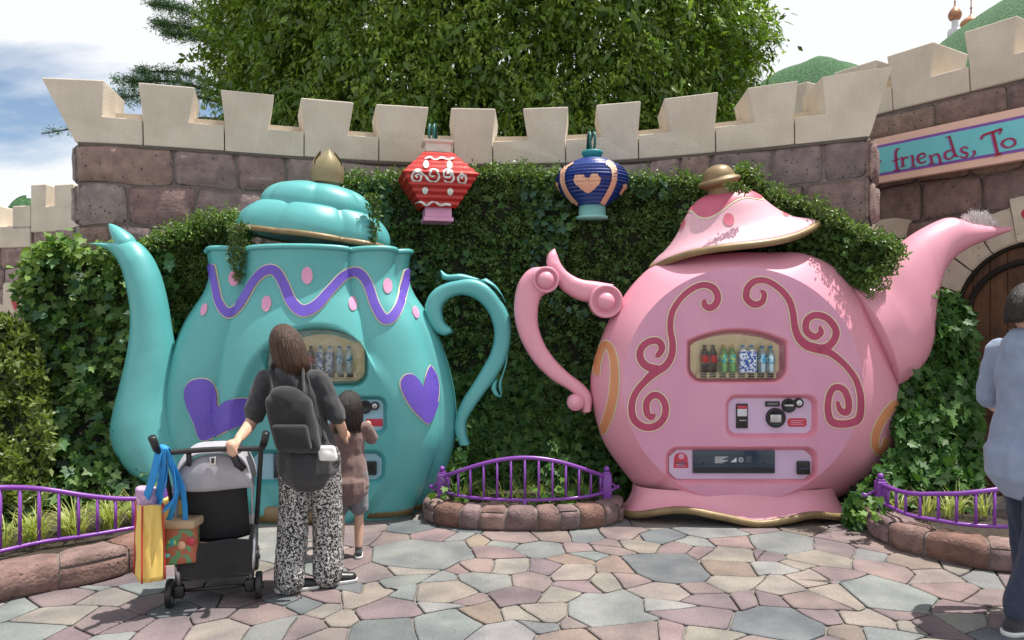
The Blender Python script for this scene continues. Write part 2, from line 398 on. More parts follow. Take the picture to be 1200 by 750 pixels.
M['cap_white'] = pmat('white_cap', (.75, .76, .78), None, 8, .35)
M['animalprint'] = None
def animal_print():
    m = bpy.data.materials.new('black_white_animal_print'); m.use_nodes = True
    n, l = m.node_tree.nodes, m.node_tree.links; b = n['Principled BSDF']; b.inputs['Roughness'].default_value = .85
    g = n.new('ShaderNodeNewGeometry'); v = n.new('ShaderNodeTexNoise'); v.inputs['Scale'].default_value = 80; v.inputs['Detail'].default_value = 1; v.inputs['Distortion'].default_value = 1.2
    l.new(g.outputs['Position'], v.inputs['Vector']); r = n.new('ShaderNodeValToRGB')
    r.color_ramp.elements[0].position = .50; r.color_ramp.elements[1].position = .54
    r.color_ramp.elements[0].color = (.016, .016, .018, 1); r.color_ramp.elements[1].color = (.50, .48, .47, 1)
    l.new(v.outputs['Fac'], r.inputs[0]); l.new(r.outputs[0], b.inputs['Base Color']); return m
M['animalprint'] = animal_print()
# ------------------------------------------------------------------ paving
pav = obj('pavement', [(-60,-20,-.016),(60,-20,-.016),(60,120,-.016),(-60,120,-.016)], [(0,1,2,3)], M['grout'], smooth=False)
tag(pav, 'crazy paving of pink and grey flagstones with sunken grout', 'pavement', kind='structure')
PC = {'G': (.198,.212,.21), 'B': (.135,.148,.158), 'P': (.225,.172,.168), 'M': (.188,.148,.154), 'C': (.25,.225,.20), 'T': (.225,.18,.152), 'L': (.235,.24,.236)}
sites = []
def add_sites(x0, y0, sc, s):
    for it in s.split(';'):
        a = it.split(',')
        px, py, hw = x0+float(a[0])/sc, y0+float(a[1])/sc, float(a[2])/sc
        g = G(px, py); sites.append([g[0], g[1], hw*g[1]/FPX, a[3]])
add_sites(330, 600, 4, "680,195,240,G;700,110,110,P;530,125,85,P;640,72,60,B;920,135,70,T;815,118,30,L;1090,118,100,P;1065,150,55,G;1010,195,85,P;630,262,105,C;420,290,90,M;585,308,100,G;815,262,60,P;930,245,70,P;1075,255,70,C;960,325,125,G;755,310,55,G;600,365,80,G;770,365,115,C;440,350,75,C;285,345,80,B;150,350,60,P;210,398,65,P;395,405,110,C;75,432,80,B;195,460,85,C;515,455,130,M;740,440,85,L;890,408,65,M;935,468,100,T;1085,400,115,M;1150,320,85,P;290,495,80,C;100,530,95,M;215,570,70,C;720,530,180,G;470,565,190,B;1030,555,110,L;1110,480,50,C;330,215,90,P;200,250,95,G;150,170,90,C;330,120,90,M")
add_sites(600, 600, 4, "190,108,80,T;345,112,60,G;510,105,100,P;700,118,90,B;870,142,75,G;605,118,30,T;132,172,115,G;300,158,75,P;460,140,60,P;600,152,90,C;760,160,60,P;870,175,60,P;1030,145,85,P;350,200,75,G;470,180,75,P;265,222,95,T;455,240,80,T;160,250,80,M;730,250,195,B;1010,195,110,C;1170,195,50,M;270,283,95,C;1010,258,85,T;290,347,90,M;440,325,78,C;575,315,78,P;1050,320,115,C;720,362,108,C;880,352,48,P;225,392,72,C;920,405,100,M;1120,400,85,M;450,445,210,L;750,435,80,L;180,470,95,C;150,535,85,G;320,535,60,M;850,490,130,M;530,560,140,P;740,560,75,P;920,570,85,C;280,600,150,T")
add_sites(880, 600, 3.75, "150,145,150,G;380,155,95,M;520,185,75,G;90,190,75,M;300,205,110,C;220,230,60,C;560,160,70,P;690,215,105,T;560,240,110,P;690,248,40,G;790,270,95,C;80,245,80,L;350,255,75,P;235,282,80,C;135,330,98,C;390,365,130,C;590,365,205,G;300,400,100,P;80,380,85,M;900,345,85,P;900,420,85,M;150,500,190,B;345,455,55,M;500,465,90,C;615,445,70,M;670,497,45,C;440,515,100,T;960,480,105,L;840,510,95,M;640,545,95,G;1060,540,80,B;870,248,50,C;1060,380,90,P;1000,280,80,G;1150,430,90,C;1150,300,100,M")
add_sites(0, 600, 3.53, "65,410,90,G;110,490,120,G;220,425,120,C;250,365,90,M;410,440,130,M;290,500,115,M;450,340,95,C;400,320,45,G;630,300,80,G;600,370,80,M;700,400,80,B;540,460,105,M;450,520,60,G;660,480,125,M;850,430,75,M;1060,415,115,P;1150,380,60,B;900,490,125,C;1090,490,105,G;1000,350,80,M;850,345,85,B;760,310,80,P;950,290,80,C")
nd = len(sites)
fr = np.random.default_rng(11)
keys = list('GPMCTBPCLM')
tries = 0
while tries < 9000 and len(sites) < 470:
    tries += 1
    x, y = fr.uniform(-5.6, 5.6), fr.uniform(2.3, 6.7)
    r = fr.choice([.13, .18, .22, .3])
    if all((x-s[0])**2+(y-s[1])**2 > (.62*(r+s[2])+.09)**2 for s in sites):
        sites.append([x, y, r, keys[fr.integers(len(keys))]])
S = np.array([[s[0], s[1]] for s in sites]); W = np.array([(.93*s[2])**2 for s in sites])
def clip(poly, a, b):
    out = []
    n = len(poly)
    for i in range(n):
        p, q = poly[i], poly[(i+1) % n]
        dp, dq = p @ a - b, q @ a - b
        if dp <= 0: out.append(p)
        if dp*dq < 0: out.append(p + (q-p)*dp/(dp-dq))
    return out
stones = []
raw = {}
for i in range(len(S)):
    poly = [S[i]+np.array(d)*1.1 for d in ((-1,-1),(1,-1),(1,1),(-1,1))]
    for j in np.argsort(((S-S[i])**2).sum(1)):
        if j == i: continue
        d = S[j]-S[i]; L = math.hypot(*d)
        if L > 2.4: break
        poly = clip(poly, d/L, (S[j]@S[j]-S[i]@S[i]-W[j]+W[i])/(2*L))
        if len(poly) < 3: break
    if len(poly) >= 3: raw[i] = poly
# corners shared by neighbouring stones: merge the close ones, then push each about so the stones turn angular
allv = np.array([v for p in raw.values() for v in p]); cell = {}
par_ = list(range(len(allv)))
def fnd(a):
    while par_[a] != a: par_[a] = par_[par_[a]]; a = par_[a]
    return a
for a, v in enumerate(allv):
    cell.setdefault((int(v[0]//.07), int(v[1]//.07)), []).append(a)
for a, v in enumerate(allv):
    cx_, cy_ = int(v[0]//.07), int(v[1]//.07)
    for ax in (-1, 0, 1):
        for ay in (-1, 0, 1):
            for b in cell.get((cx_+ax, cy_+ay), ()):
                if b > a and abs(allv[b][0]-v[0])+abs(allv[b][1]-v[1]) < .065: par_[fnd(b)] = fnd(a)
grp = {}
for a in range(len(allv)): grp.setdefault(fnd(a), []).append(a)
newp = {}
for g_, mem in grp.items():
    c_ = allv[mem].mean(0); jr = np.random.default_rng(int(abs(c_[0]*1e4)+abs(c_[1]*1e7)) % 2**31)
    newp[g_] = c_ + jr.uniform(-.055, .055, 2)
k0 = 0
for i, poly in raw.items():
    ids = []
    for q in range(len(poly)):
        g_ = fnd(k0+q)
        if not ids or ids[-1] != g_: ids.append(g_)
    k0 += len(poly)
    if len(ids) > 1 and ids[0] == ids[-1]: ids.pop()
    if len(ids) < 3: continue
    p = [newp[g_] for g_ in ids]
    ar0 = .5*sum(p[q][0]*p[(q+1) % len(p)][1]-p[(q+1) % len(p)][0]*p[q][1] for q in range(len(p)))
    if ar0 < .006: continue
    # inset every edge by half a joint
    n = len(p); out = []
    for q in range(n):
        a, b, c = p[q-1], p[q], p[(q+1) % n]
        gap = .006
        d1, d2 = (b-a)/(np.linalg.norm(b-a)+1e-9), (c-b)/(np.linalg.norm(c-b)+1e-9)
        n1, n2 = np.array([-d1[1], d1[0]]), np.array([-d2[1], d2[0]]); bis = n1+n2; bl = np.linalg.norm(bis)
        if bl < .3: out.append(b+n1*gap); continue
        bis /= bl; out.append(b+bis*min(gap/max(.35, bis@n1), .02))
    p = np.array(out)
    stones.append((i, p, ar0))
def flag_mesh(p, i):
    q = []
    n = len(p)                                    # corners cut, edges wavered
    for k in range(n):
        a, b, c = p[k-1], p[k], p[(k+1) % n]
        l1, l2 = np.linalg.norm(a-b), np.linalg.norm(c-b)
        r1, r2 = min(.02, l1*.25), min(.02, l2*.25)
        s, e = b+(a-b)/(l1+1e-9)*r1, b+(c-b)/(l2+1e-9)*r2
        q += [s, .25*s+.5*b+.25*e, e]
        if l2 > .16:
            for f in (.35, .65): q.append(b+(c-b)*f)
    q = np.array(q)
    w = np.array([[nf(x*6, y*6, 3.1), nf(x*6, y*6, 9.4)] for x, y in q])*.013
    q = q + w
    c = q.mean(0); m = len(q)
    h0 = .0045*nf(i*1.37, 2.2, .5)
    tilt = np.array([nf(i*.77, 5.5, 1), nf(i*.53, 8.5, 2)])*.005
    zt = lambda pt, z: np.column_stack([pt, z + h0 + (pt-c)@tilt])
    inn = c + (q-c)*(1-.008/(np.linalg.norm(q-c, axis=1)[:, None]+1e-6))
    V = np.vstack([np.column_stack([q, np.full(m, -.03)]), zt(q, -.0045), zt(inn, 0.0)])
    F = [(k, (k+1) % m, m+(k+1) % m, m+k) for k in range(m)] + [(m+k, m+(k+1) % m, 2*m+(k+1) % m, 2*m+k) for k in range(m)]
    F.append(tuple(2*m+k for k in range(m)))
    return V, F
def vis(i):
    s = S[i]; px = 600+FPX*s[0]/s[1]; py = 375+FPX*CAM_H/s[1]
    return -60 < px < 1260 and 598 < py < 790
rest = []
cnt = 0
for i, p, ar in sorted(stones, key=lambda t: -t[2]):
    V, F = flag_mesh(p, i)
    if np.sum((p-np.roll(p, 1, 0))[:, 0]*0) != 0: pass
    c = np.array(PC[sites[i][3]]); jr = np.random.default_rng(i)
    c = c*(1+jr.uniform(-.09, .09))*(1+jr.uniform(-.035, .035, 3))
    if vis(i) and cnt < 295:
        o = obj('flagstone', V, F, M['flag'], pav, smooth=False); o.color = (*c, 1); cnt += 1
    else: rest.append((V, F))
o = obj('flagstones_beyond', *merge(*rest), M['flag'], pav, smooth=False); o.color = (.40, .36, .345, 1); o['kind'] = 'stuff'

# ------------------------------------------------------------------ main castle wall
wp = np.array([(-3.77,6.40),(-3.07,6.60),(-2.43,6.83),(-1.745,7.03),(-1.067,7.2),(-.378,7.31),(.337,7.32),(1.05,7.15),(1.67,6.88),(2.31,6.56),(2.93,6.25),(3.2,6.08)])
wc = np.polyfit(wp[:,0], wp[:,1]+.13, 4)
WX0, WX1 = -3.82, 3.03
def wall_at(x):
    y = np.polyval(wc, x); d = np.polyval(np.polyder(wc), x); n = np.array([d, -1.0])/math.hypot(d, 1); return np.array([x, y]), n
def wall_x(px):
    x = 0.0; k = (px-600)/FPX
    for _ in range(60): x = .5*x + .5*k*np.polyval(wc, x)
    return x
WT = .5
def wf(x, z, d):                       # point of the wall: x along, z up, d proud of the face
    p, n = wall_at(x); q = p + n*d; return np.array([q[0], q[1], z])
STC = [(.245,.175,.162), (.225,.152,.142), (.255,.197,.184), (.225,.17,.165), (.25,.178,.154), (.21,.162,.163), (.285,.235,.226)]
wall = thing('castle_wall', 'curved mauve stone castle wall with cream battlements behind the two teapots', 'wall', (0, 7.0, 0))
xs = np.linspace(WX0, WX1, 60)
V = []
for x in xs:
    for z, d in ((0, 0), (3.17, 0), (3.17, -WT), (0, -WT)): V.append(wf(x, z, d))
F = grid_faces(len(xs), 4)
F += [(i*4+3, i*4, (i+1)*4, (i+1)*4+3) for i in range(len(xs)-1)] + [(0,1,2,3)[::-1], tuple((len(xs)-1)*4+k for k in (0,1,2,3))]
obj('wall_core', V, F, M['mortar'], wall, smooth=False)
def stone_mesh(fr_, u0, u1, z0, z1, depth, seed, nu=9, nv=6, wob=.014, rr=.024):
    """cushion faced stone: fr_(u, z, d) maps to the world"""
    V = []
    cu, cz, hu, hz = (u0+u1)/2, (z0+z1)/2, (u1-u0)/2, (z1-z0)/2
    us = np.sin(np.linspace(-1, 1, nu)*math.pi/2); vs_ = np.sin(np.linspace(-1, 1, nv)*math.pi/2)
    for a in us:
        for b in vs_:
            u, z = cu+a*hu, cz+b*hz
            eu = (1-abs(a))*hu; ez = (1-abs(b))*hz
            # corners drawn in
            if abs(a) > .99 and abs(b) > .99: u -= a*rr*.6; z -= b*rr*.6
            e = min(eu, ez); t = min(1, e/rr); d = depth*(.25+.75*math.sqrt(max(0, 1-(1-t)**2)))
            d += wob*nf(u*4, z*4, seed*3.3) * (1 if e > .001 else .3) + .5*wob*nf(u*13, z*13, seed*1.3)*(1 if e > .001 else .2)
            ue = u0-.010 if a < 0 else u1+.010; ze = round(z0-.010 if b < 0 else z1+.010, 2); u += abs(a)**3*((z-cz)*.22*nf(ue*9.3, cz*5.1, 7)+.010*nf(ue, z*5, 7)); z += .055*abs(b)**3*nf(u*1.9, ze*8.7, 3)*min(1, hz*6)
            V.append(fr_(u, z, d))
    F = [f[::-1] for f in grid_faces(nu, nv)]
    ring = [i*nv for i in range(nu)] + [(nu-1)*nv+j for j in range(1, nv)] + [i*nv+nv-1 for i in range(nu-2, -1, -1)] + [j for j in range(nv-2, 0, -1)]
    n0 = len(V)
    for r in ring:
        i, j = divmod(r, nv); V.append(fr_(cu+us[i]*(hu-.004), cz+vs_[j]*(hz-.004), -.02))
    m = len(ring)
    F += [(ring[(k+1) % m], ring[k], n0+k, n0+(k+1) % m) for k in range(m)]
    V = np.array(V)
    # face outward
    a, b, c = V[F[0][0]], V[F[0][1]], V[F[0][2]]
    out = fr_(cu, cz, 1)-fr_(cu, cz, 0)
    if np.dot(np.cross(b-a, c-a), out) < 0: F = [f[::-1] for f in F]
    return V, F
def lay(fr_, rows, parent, seed0, depth=.028, gap=.010, skip=None, colors=STC, mat='stone', rr=.024):
    k = seed0
    for z0, z1, cuts in rows:
        for a, b in zip(cuts[:-1], cuts[1:]):
            k += 1
            u0, u1 = a+gap, b-gap
            if skip:
                r = skip(u0, u1, z0, z1)
                if r is None: continue
                u0, u1 = r
            if u1-u0 < .05: continue
            jr = np.random.default_rng(k)
            V, F = stone_mesh(fr_, u0, u1, z0+gap, z1-gap, depth*jr.uniform(.75, 1.25), k, nu=max(6, min(12, int((u1-u0)/.06))), rr=rr)
            o = obj('stone', V, F, M[mat], parent)
            c = np.array(colors[jr.integers(len(colors))])*(1+jr.uniform(-.10, .10)); o.color = (*c, 1)
def cuts_px(pxs): return [wall_x(p) for p in pxs]
wrng = np.random.default_rng(5)
def rnd_cuts(a, b, lo=.35, hi=.75):
    c = [a]
    while c[-1] < b-.25: c.append(min(b, c[-1]+wrng.uniform(lo, hi)))
    c[-1] = b; return c
x_l, x_r = WX0, WX1
r1 = [x_l]+cuts_px([204,277,335,390,470,560,660,760,795,832,905,965])+[x_r]
r2 = [x_l]+cuts_px([150,228,311,360,430,500,580,650,720,800,888,945])+[x_r]
r3 = [x_l]+cuts_px([128,180,240,310,400,520,640,760,850,905,975])+[x_r]
rows = [(2.80,3.15,r1),(2.455,2.80,r2),(2.16,2.455,r3)]
z = 2.16
while z > .05:
    h = wrng.uniform(.28, .38); z0 = max(0, z-h); rows.append((z0, z, rnd_cuts(x_l, x_r))); z = z0
lay(wf, rows, wall, 100)
# end faces of the wall
for xe, sgn in ((WX0, -1), (WX1, 1)):
    p0, n0 = wall_at(xe); tdir = np.array([-n0[1], n0[0]]); tdir = tdir if tdir[0]*sgn > 0 else -tdir
    def fe(u, z, d, p0=p0, n0=n0, tdir=tdir):
        q = p0 - n0*u + tdir*d; return np.array([q[0], q[1], z])
    lay(fe, [(r[0], r[1], [-.03, .27, .52] if k % 2 else [-.03, .52]) for k, r in enumerate(rows)], wall, 300+int(sgn*50), depth=.05)
# battlements: each block carries one merlon and the low run beside it
ZB, ZC, ZT = 3.155, 3.385, 3.70
mer = [(45,125),(164,229),(259,321),(352,414),(440,502),(528,581),(613,667),(700,753),(780,844),(878,937),(965,1050)]
joint = [None,172,320,449.5,537,619.5,711,839,933,None]
mer_x = [(wall_x(a), wall_x(b)) for a, b in mer]
mer_x[0] = (WX0-.26, mer_x[0][1]); mer_x[-1] = (mer_x[-1][0], WX1+.16)
def flare(z): t = (z-ZB)/(ZT-ZB); return .03+.055*t
def run_block(x0, x1, z0, z1, sl0=0, sl1=0, n=6):
    """a piece of coping between x0 and x1 (at its top); sl = how far each end draws in towards the bottom"""
    V = []; zs = np.linspace(z0, z1, 6)
    for i in range(n):
        t = i/(n-1)
        for z in zs:
            f = (z1-z)/(z1-z0); xa, xb = x0+sl0*f, x1-sl1*f; x = xa+(xb-xa)*t
            V.append(wf(x, z, flare(z)))
        for z in zs[::-1]:
            f = (z1-z)/(z1-z0); xa, xb = x0+sl0*f, x1-sl1*f; x = xa+(xb-xa)*t
            V.append(wf(x, z, -WT-flare(z)*.6))
    m = 12
    F = []
    for i in range(n-1):
        for j in range(m): F.append((i*m+j, i*m+(j+1) % m, (i+1)*m+(j+1) % m, (i+1)*m+j)[::-1])
    F += [tuple(range(m)), tuple((n-1)*m+j for j in range(m))[::-1]]
    return np.array(V), F
bnds = [WX0-.02]
for i in range(len(mer)-1):
    a, b = mer_x[i][1], mer_x[i+1][0]
    bnds.append(b+.03 if i < 5 else a-.03)
bnds.append(WX1+.02)
def coping_block(fwall_run, fmap, xl, xr, m0, m1, parent, first, last):
    a = fwall_run(xl+.004-(.10 if first else 0), xr-.004+(.05 if last else 0), ZB, ZC, .10 if first else 0, .05 if last else 0)
    bot0, bot1 = (xl+.004, xr-.004)
    sl = .05
    if first: ol = [(WX0-.01, ZB), (bot1, ZB), (bot1, ZC), (m1-sl*.4, ZC), (m1, ZT), (m0, ZT), (WX0-.01+(m0-WX0+.01)*(ZC-ZB)/(ZT-ZB), ZC)]
    elif last: ol = [(bot0, ZB), (WX1+.01, ZB), (WX1+.01+(m1-WX1-.01)*(ZC-ZB)/(ZT-ZB), ZC), (m1, ZT), (m0, ZT), (m0+sl*.4, ZC), (bot0, ZC)]
    else:
        ol = [(bot0, ZB), (bot1, ZB), (bot1, ZC)]
        if m1-sl < bot1-.02: ol += [(m1-sl, ZC)]
        ol += [(m1, ZT), (m0, ZT)]
        if m0+sl > bot0+.02: ol += [(m0+sl, ZC)]
        ol += [(bot0, ZC)]
    def fpt(x, z, back): 
        t = (z-ZB)/(ZT-ZB)
        if back and fmap is wf and x > -.6:
            f0 = fmap(x, z, .03); w_ = min(1, (x+.6)/1.2); q1 = fmap(x, z, -WT-.03-.03*t); q2 = f0+np.array([.04, WT+.06+.03*t, 0]); return q1*(1-w_)+q2*w_
        return fmap(x, z, .03+.055*t if not back else -WT-.03-.03*t)
    n = len(ol); V = [fpt(x, z, 0) for x, z in ol]+[fpt(x, z, 1) for x, z in ol]
    top = [i for i in range(n) if ol[i][1] > ZT-.001]; it = top[0]          # index of (m1, ZT)
    ia, ib = (it-1) % n, (it+2) % n                                          # feet of the merlon
    low = [i for i in range(n) if i not in top]
    F = []
    for o_, rv_ in ((0, 1), (n, -1)):
        F.append(tuple(o_+i for i in (ia, it, (it+1) % n, ib))[::rv_]); F.append(tuple(o_+i for i in low)[::rv_])
    F += [(i, n+i, n+(i+1) % n, (i+1) % n) for i in range(n)]
    o = obj('battlement_block', V, F, M['coping'], parent, smooth=False)
    for q in (o,):
        bv = q.modifiers.new('bevel', 'BEVEL'); bv.width = .013; bv.segments = 3; bv.limit_method = 'ANGLE'
    return o
for i in range(len(mer)):
    coping_block(run_block, wf, bnds[i], bnds[i+1], mer_x[i][0], mer_x[i][1], wall, i == 0, i == len(mer)-1)
V = []
for x in np.linspace(WX0+.05, WX1-.05, 50):
    for d, z in ((-.30, 3.30), (-.30, 3.515), (-.46, 3.515), (-.46, 3.30)): V.append(wf(x, z, d))
obj('back_ledge', V, grid_faces(50, 4)+[(i*4+3, i*4, (i+1)*4, (i+1)*4+3) for i in range(49)]+[(3,2,1,0), (196,197,198,199)], M['coping'], wall, smooth=False)
V, F = run_block(WX0+.01, WX1-.01, 3.13, 3.158, n=50)
obj('coping_joint', V, F, M['joint'], wall, smooth=False)

# ------------------------------------------------------------------ gate wall on the right
GA = np.array([3.9, 7.6]); GU = np.array([.532, -.847]); GN = np.array([-.847, -.532])
def gf(u, z, d):
    q = GA + GU*u + GN*d; return np.array([q[0], q[1], z])
def g_uz(px, py, d=0.0):
    k = (px-600)/FPX; A = GA+GN*d
    t = (k*A[1]-A[0])/(GU[0]-k*GU[1]); Y = A[1]+t*GU[1]
    return t, CAM_H+(375-py)*Y/FPX
gate = thing('gate_wall', 'stone gate wall with cream battlements and an arched doorway at the right edge', 'wall', (4.3, 7.0, 0))
GZB, GZC, GZT = 3.735, 3.97, 4.29
U0, U1 = -1.6, 3.4
AC, AR, AO = (1.3, 1.63), .66, .99
V, F = [], []
for d in (0, -.5):
    for u, z in ((U0,0),(U1,0),(U1,GZB+.02),(U0,GZB+.02)): V.append(gf(u, z, d))
obj('wall_core', V, [(0,1,2,3),(4,7,6,5),(0,4,5,1),(1,5,6,2),(2,6,7,3),(3,7,4,0)], M['mortar'], gate, smooth=False)
def skip_arch(u0, u1, z0, z1):
    zm = (z0+z1)/2
    if zm > AC[1]:
        hh = (AR+.16)**2-(zm-AC[1])**2
        if hh <= 0: return (u0, u1)
        hw = math.sqrt(hh)
    else: hw = AR+.14
    if u0 >= AC[0]+hw or u1 <= AC[0]-hw: return (u0, u1)
    if u0 < AC[0]-hw: return (u0, AC[0]-hw)
    if u1 > AC[0]+hw: return (AC[0]+hw, u1)
    return None
grow = []
ct = lambda l: [g_uz(p, 100)[0] for p in l]
grow.append((3.46, 3.72, [U0,-.9,-.3]+ct([1097,1182])+[1.75,2.3,2.9,U1]))
grow.append((3.22, 3.46, [U0,-.7,-.15]+ct([1067,1151])+[1.5,2.0,2.7,U1]))
grow.append((2.93, 3.22, [U0,-.9,-.2,.25,.75,1.2,1.7,2.4,U1]))
grow.append((2.60, 2.93, [U0,-.5]+ct([1020,1082,1153])+[1.65,2.2,2.8,U1]))
grow.append((2.28, 2.60, [U0,-.6]+ct([1040,1105])+[1.3,1.9,2.5,U1]))
z = 2.28
while z > .05:
    h = wrng.uniform(.28, .36); z0 = max(0, z-h); grow.append((z0, z, rnd_cuts(U0, U1, .35, .7))); z = z0
STG = [(.225,.155,.135), (.20,.143,.13), (.245,.175,.155), (.215,.16,.15), (.255,.182,.15), (.25,.24,.26)]
lay(gf, grow, gate, 500, depth=.035, skip=skip_arch, colors=STG)
def g_run(x0, x1, z0, z1, sl0=0, sl1=0, n=4):
    V = []; zs = np.linspace(z0, z1, 5)
    fl = lambda z: .03+.05*((z-GZB)/(GZT-GZB))
    for i in range(n):
        t = i/(n-1)
        for z in zs: f = (z1-z)/(z1-z0); V.append(gf((x0+sl0*f)+((x1-sl1*f)-(x0+sl0*f))*t, z, fl(max(z, GZB))))
        for z in zs[::-1]: f = (z1-z)/(z1-z0); V.append(gf((x0+sl0*f)+((x1-sl1*f)-(x0+sl0*f))*t, z, -.5-.5*fl(max(z, GZB))))
    m = 10; F = []
    for i in range(n-1):
        for j in range(m): F.append((i*m+j, i*m+(j+1) % m, (i+1)*m+(j+1) % m, (i+1)*m+j)[::-1])
    F += [tuple(range(m)), tuple((n-1)*m+j for j in range(m))[::-1]]
    return np.array(V), F
ZB0, ZC0, ZT0 = ZB, ZC, ZT
ZB, ZC, ZT = GZB, GZC, GZT
gm = [(-1.4,-.95),(-.62,-.12)]
e1 = (g_uz(1038, 71, .1)[0], g_uz(1093.5, 57, .1)[0]); e2 = (g_uz(1128, 45, .1)[0], g_uz(1191.5, 28, .1)[0])
gm += [e1, e2]
pitch = e2[0]-e1[0]; wdt = e2[1]-e2[0]
for k in range(1, 5): gm.append((e2[0]+pitch*1.02*k, e2[0]+pitch*1.02*k+wdt))
gb = [U0] + [gm[i+1][0]+.03 for i in range(len(gm)-1)] + [U1+.2]
for i in range(len(gm)): coping_block(g_run, gf, gb[i], gb[i+1], gm[i][0], gm[i][1], gate, False, False)
ZB, ZC, ZT = ZB0, ZC0, ZT0
# arch stones, door
n_v = 9
for k in range(n_v):
    a0 = math.pi*(k/n_v)+.012; a1 = math.pi*((k+1)/n_v)-.012
    key = (k == n_v//2)
    ro = AO + (.07 if key else 0); jr = np.random.default_rng(k)
    V = []; na = 5; dd = .075+jr.uniform(-.008, .008)+(.02 if key else 0)
    for i in range(na):
        a = a0+(a1-a0)*i/(na-1)
        for r, d in ((AR, -.02), (AR, dd-.015), (AR+.015, dd), (ro-.015, dd), (ro, dd-.015), (ro, -.02)):
            V.append(gf(AC[0]-r*math.cos(a), AC[1]+r*math.sin(a), d))
    F = []
    for i in range(na-1):
        for j in range(5): F.append((i*6+j, i*6+j+1, (i+1)*6+j+1, (i+1)*6+j))
    F += [tuple(range(6))[::-1], tuple((na-1)*6+j for j in range(6))]
    vo = obj('arch_stone', V, F, M['voussoir'], gate, smooth=False)
    if key:
        hs = []
        for t in np.linspace(0, 2*math.pi, 40, endpoint=False):
            hx = 16*math.sin(t)**3; hy = 13*math.cos(t)-5*math.cos(2*t)-2*math.cos(3*t)-math.cos(4*t)
            hs.append((hx/16*.075, hy/16*.085))
        zc = AC[1]+(AR+ro)/2+.02
        V = [gf(AC[0], zc+.01, dd+.012)]+[gf(AC[0]+a, zc+b, dd+.004) for a, b in hs]
        obj('heart', V, [(0, i+1, (i+1) % 40+1) for i in range(40)], M['red_sticker'], vo)
for sd in (-1, 1):                                   # jamb stones
    zz0 = 0.0
    for k in range(5):
        zz1 = zz0+AC[1]/5
        w = AO-AR+(.05 if k % 2 else -.03)
        ua, ub = (AC[0]-AR-w, AC[0]-AR) if sd < 0 else (AC[0]+AR, AC[0]+AR+w)
        V, F = stone_mesh(gf, ua, ub, zz0+.006, zz1-.006, .075, 900+k+sd*10, nu=6, nv=6, wob=.004, rr=.018)
        obj('jamb_stone', V, F, M['voussoir'], gate); zz0 = zz1
door = thing('arched_door', 'arched brown plank door with a black iron band in the gate wall', 'door', tuple(gf(AC[0], 0, .01)))
npl = 9
for k in range(npl):
    u0 = AC[0]-AR+2*AR*k/npl+.004; u1 = AC[0]-AR+2*AR*(k+1)/npl-.004
    V = []
    for d in (.004, .022):
        V += [gf(u0, .02, d), gf(u1, .02, d)]
        for u in (u1, (u0+u1)/2, u0): V.append(gf(u, AC[1]+math.sqrt(max(0, AR**2-(u-AC[0])**2))-.004, d))
    F = [(0,1,2,3,4)[::-1], (5,6,7,8,9)] + [(i, (i+1) % 5, 5+(i+1) % 5, 5+i) for i in range(5)]
    obj('plank', V, F, M['wood'], door, smooth=False)
pa = [gf(AC[0]-.55*math.cos(a), AC[1]+.02+.47*math.sin(a), .035) for a in np.linspace(.12, math.pi-.12, 30)]
obj('iron_band', *tube(pa, .028, 8, ratio=.5, up=(GN[0], GN[1], 0)), M['iron'], door)
pa = [gf(AC[0]-.645*math.cos(a), AC[1]+.645*math.sin(a), .03) for a in np.linspace(0, math.pi, 40)]
obj('iron_edge', *tube(pa, .02, 8), M['iron'], door)
for sd in (-1, 1):
    rg = [gf(AC[0]+sd*.12+.05*math.cos(a), 1.05+.05*math.sin(a), .045) for a in np.linspace(0, 2*math.pi, 24)]
    obj('ring_handle', *tube(rg, .008, 6, caps=False), M['iron'], door)

# stone bracket under the sign
V, F = [], []
for d in (.0, .30):
    for u, z in ((-.28,2.42),(.16,2.42),(.20,2.60),(-.28,2.60)): V.append(gf(u, z, d))
obj('stone_bracket', V, [(0,1,2,3),(4,7,6,5),(0,4,5,1),(1,5,6,2),(2,6,7,3),(3,7,4,0)], M['voussoir'], gate, smooth=False)

# ------------------------------------------------------------------ sign board
SD = .30
sign = thing('sign_board', 'turquoise sign board with peach border and crimson lettering on the gate wall', 'sign', tuple(gf(.7, 2.9, SD)))
ZS0 = g_uz(1031, 214, SD)[1]; ZS1 = g_uz(1026, 163, SD)[1]
SU0, SU1 = -.75, 3.1
def slab(u0, u1, z0, z1, d0, d1):
    V = [gf(u, z, d) for d in (d0, d1) for u, z in ((u0,z0),(u1,z0),(u1,z1),(u0,z1))]
    return V, [(0,3,2,1),(4,5,6,7),(0,1,5,4),(1,2,6,5),(2,3,7,6),(3,0,4,7)]
HS = ZS1-ZS0
obj('backing_board', *slab(SU0, SU1, ZS0, ZS1, SD-.07, SD), M['signpeach'], sign, smooth=False)
obj('violet_band', *slab(SU0+.06, SU1-.06, ZS0+.15*HS, ZS1-.16*HS, SD, SD+.004), M['signpurple'], sign, smooth=False)
obj('turquoise_field', *slab(SU0+.09, SU1-.09, ZS0+.205*HS, ZS1-.22*HS, SD+.004, SD+.008), M['signteal'], sign, smooth=False)
for uu in (-.5, 2.2): obj('standoff', *slab(uu, uu+.08, ZS0+.1, ZS1-.1, .02, SD-.07), M['iron'], sign, smooth=False)
def sg(p): return g_uz(1020+p[0]/6.25, 120+p[1]/6.25, SD+.01)
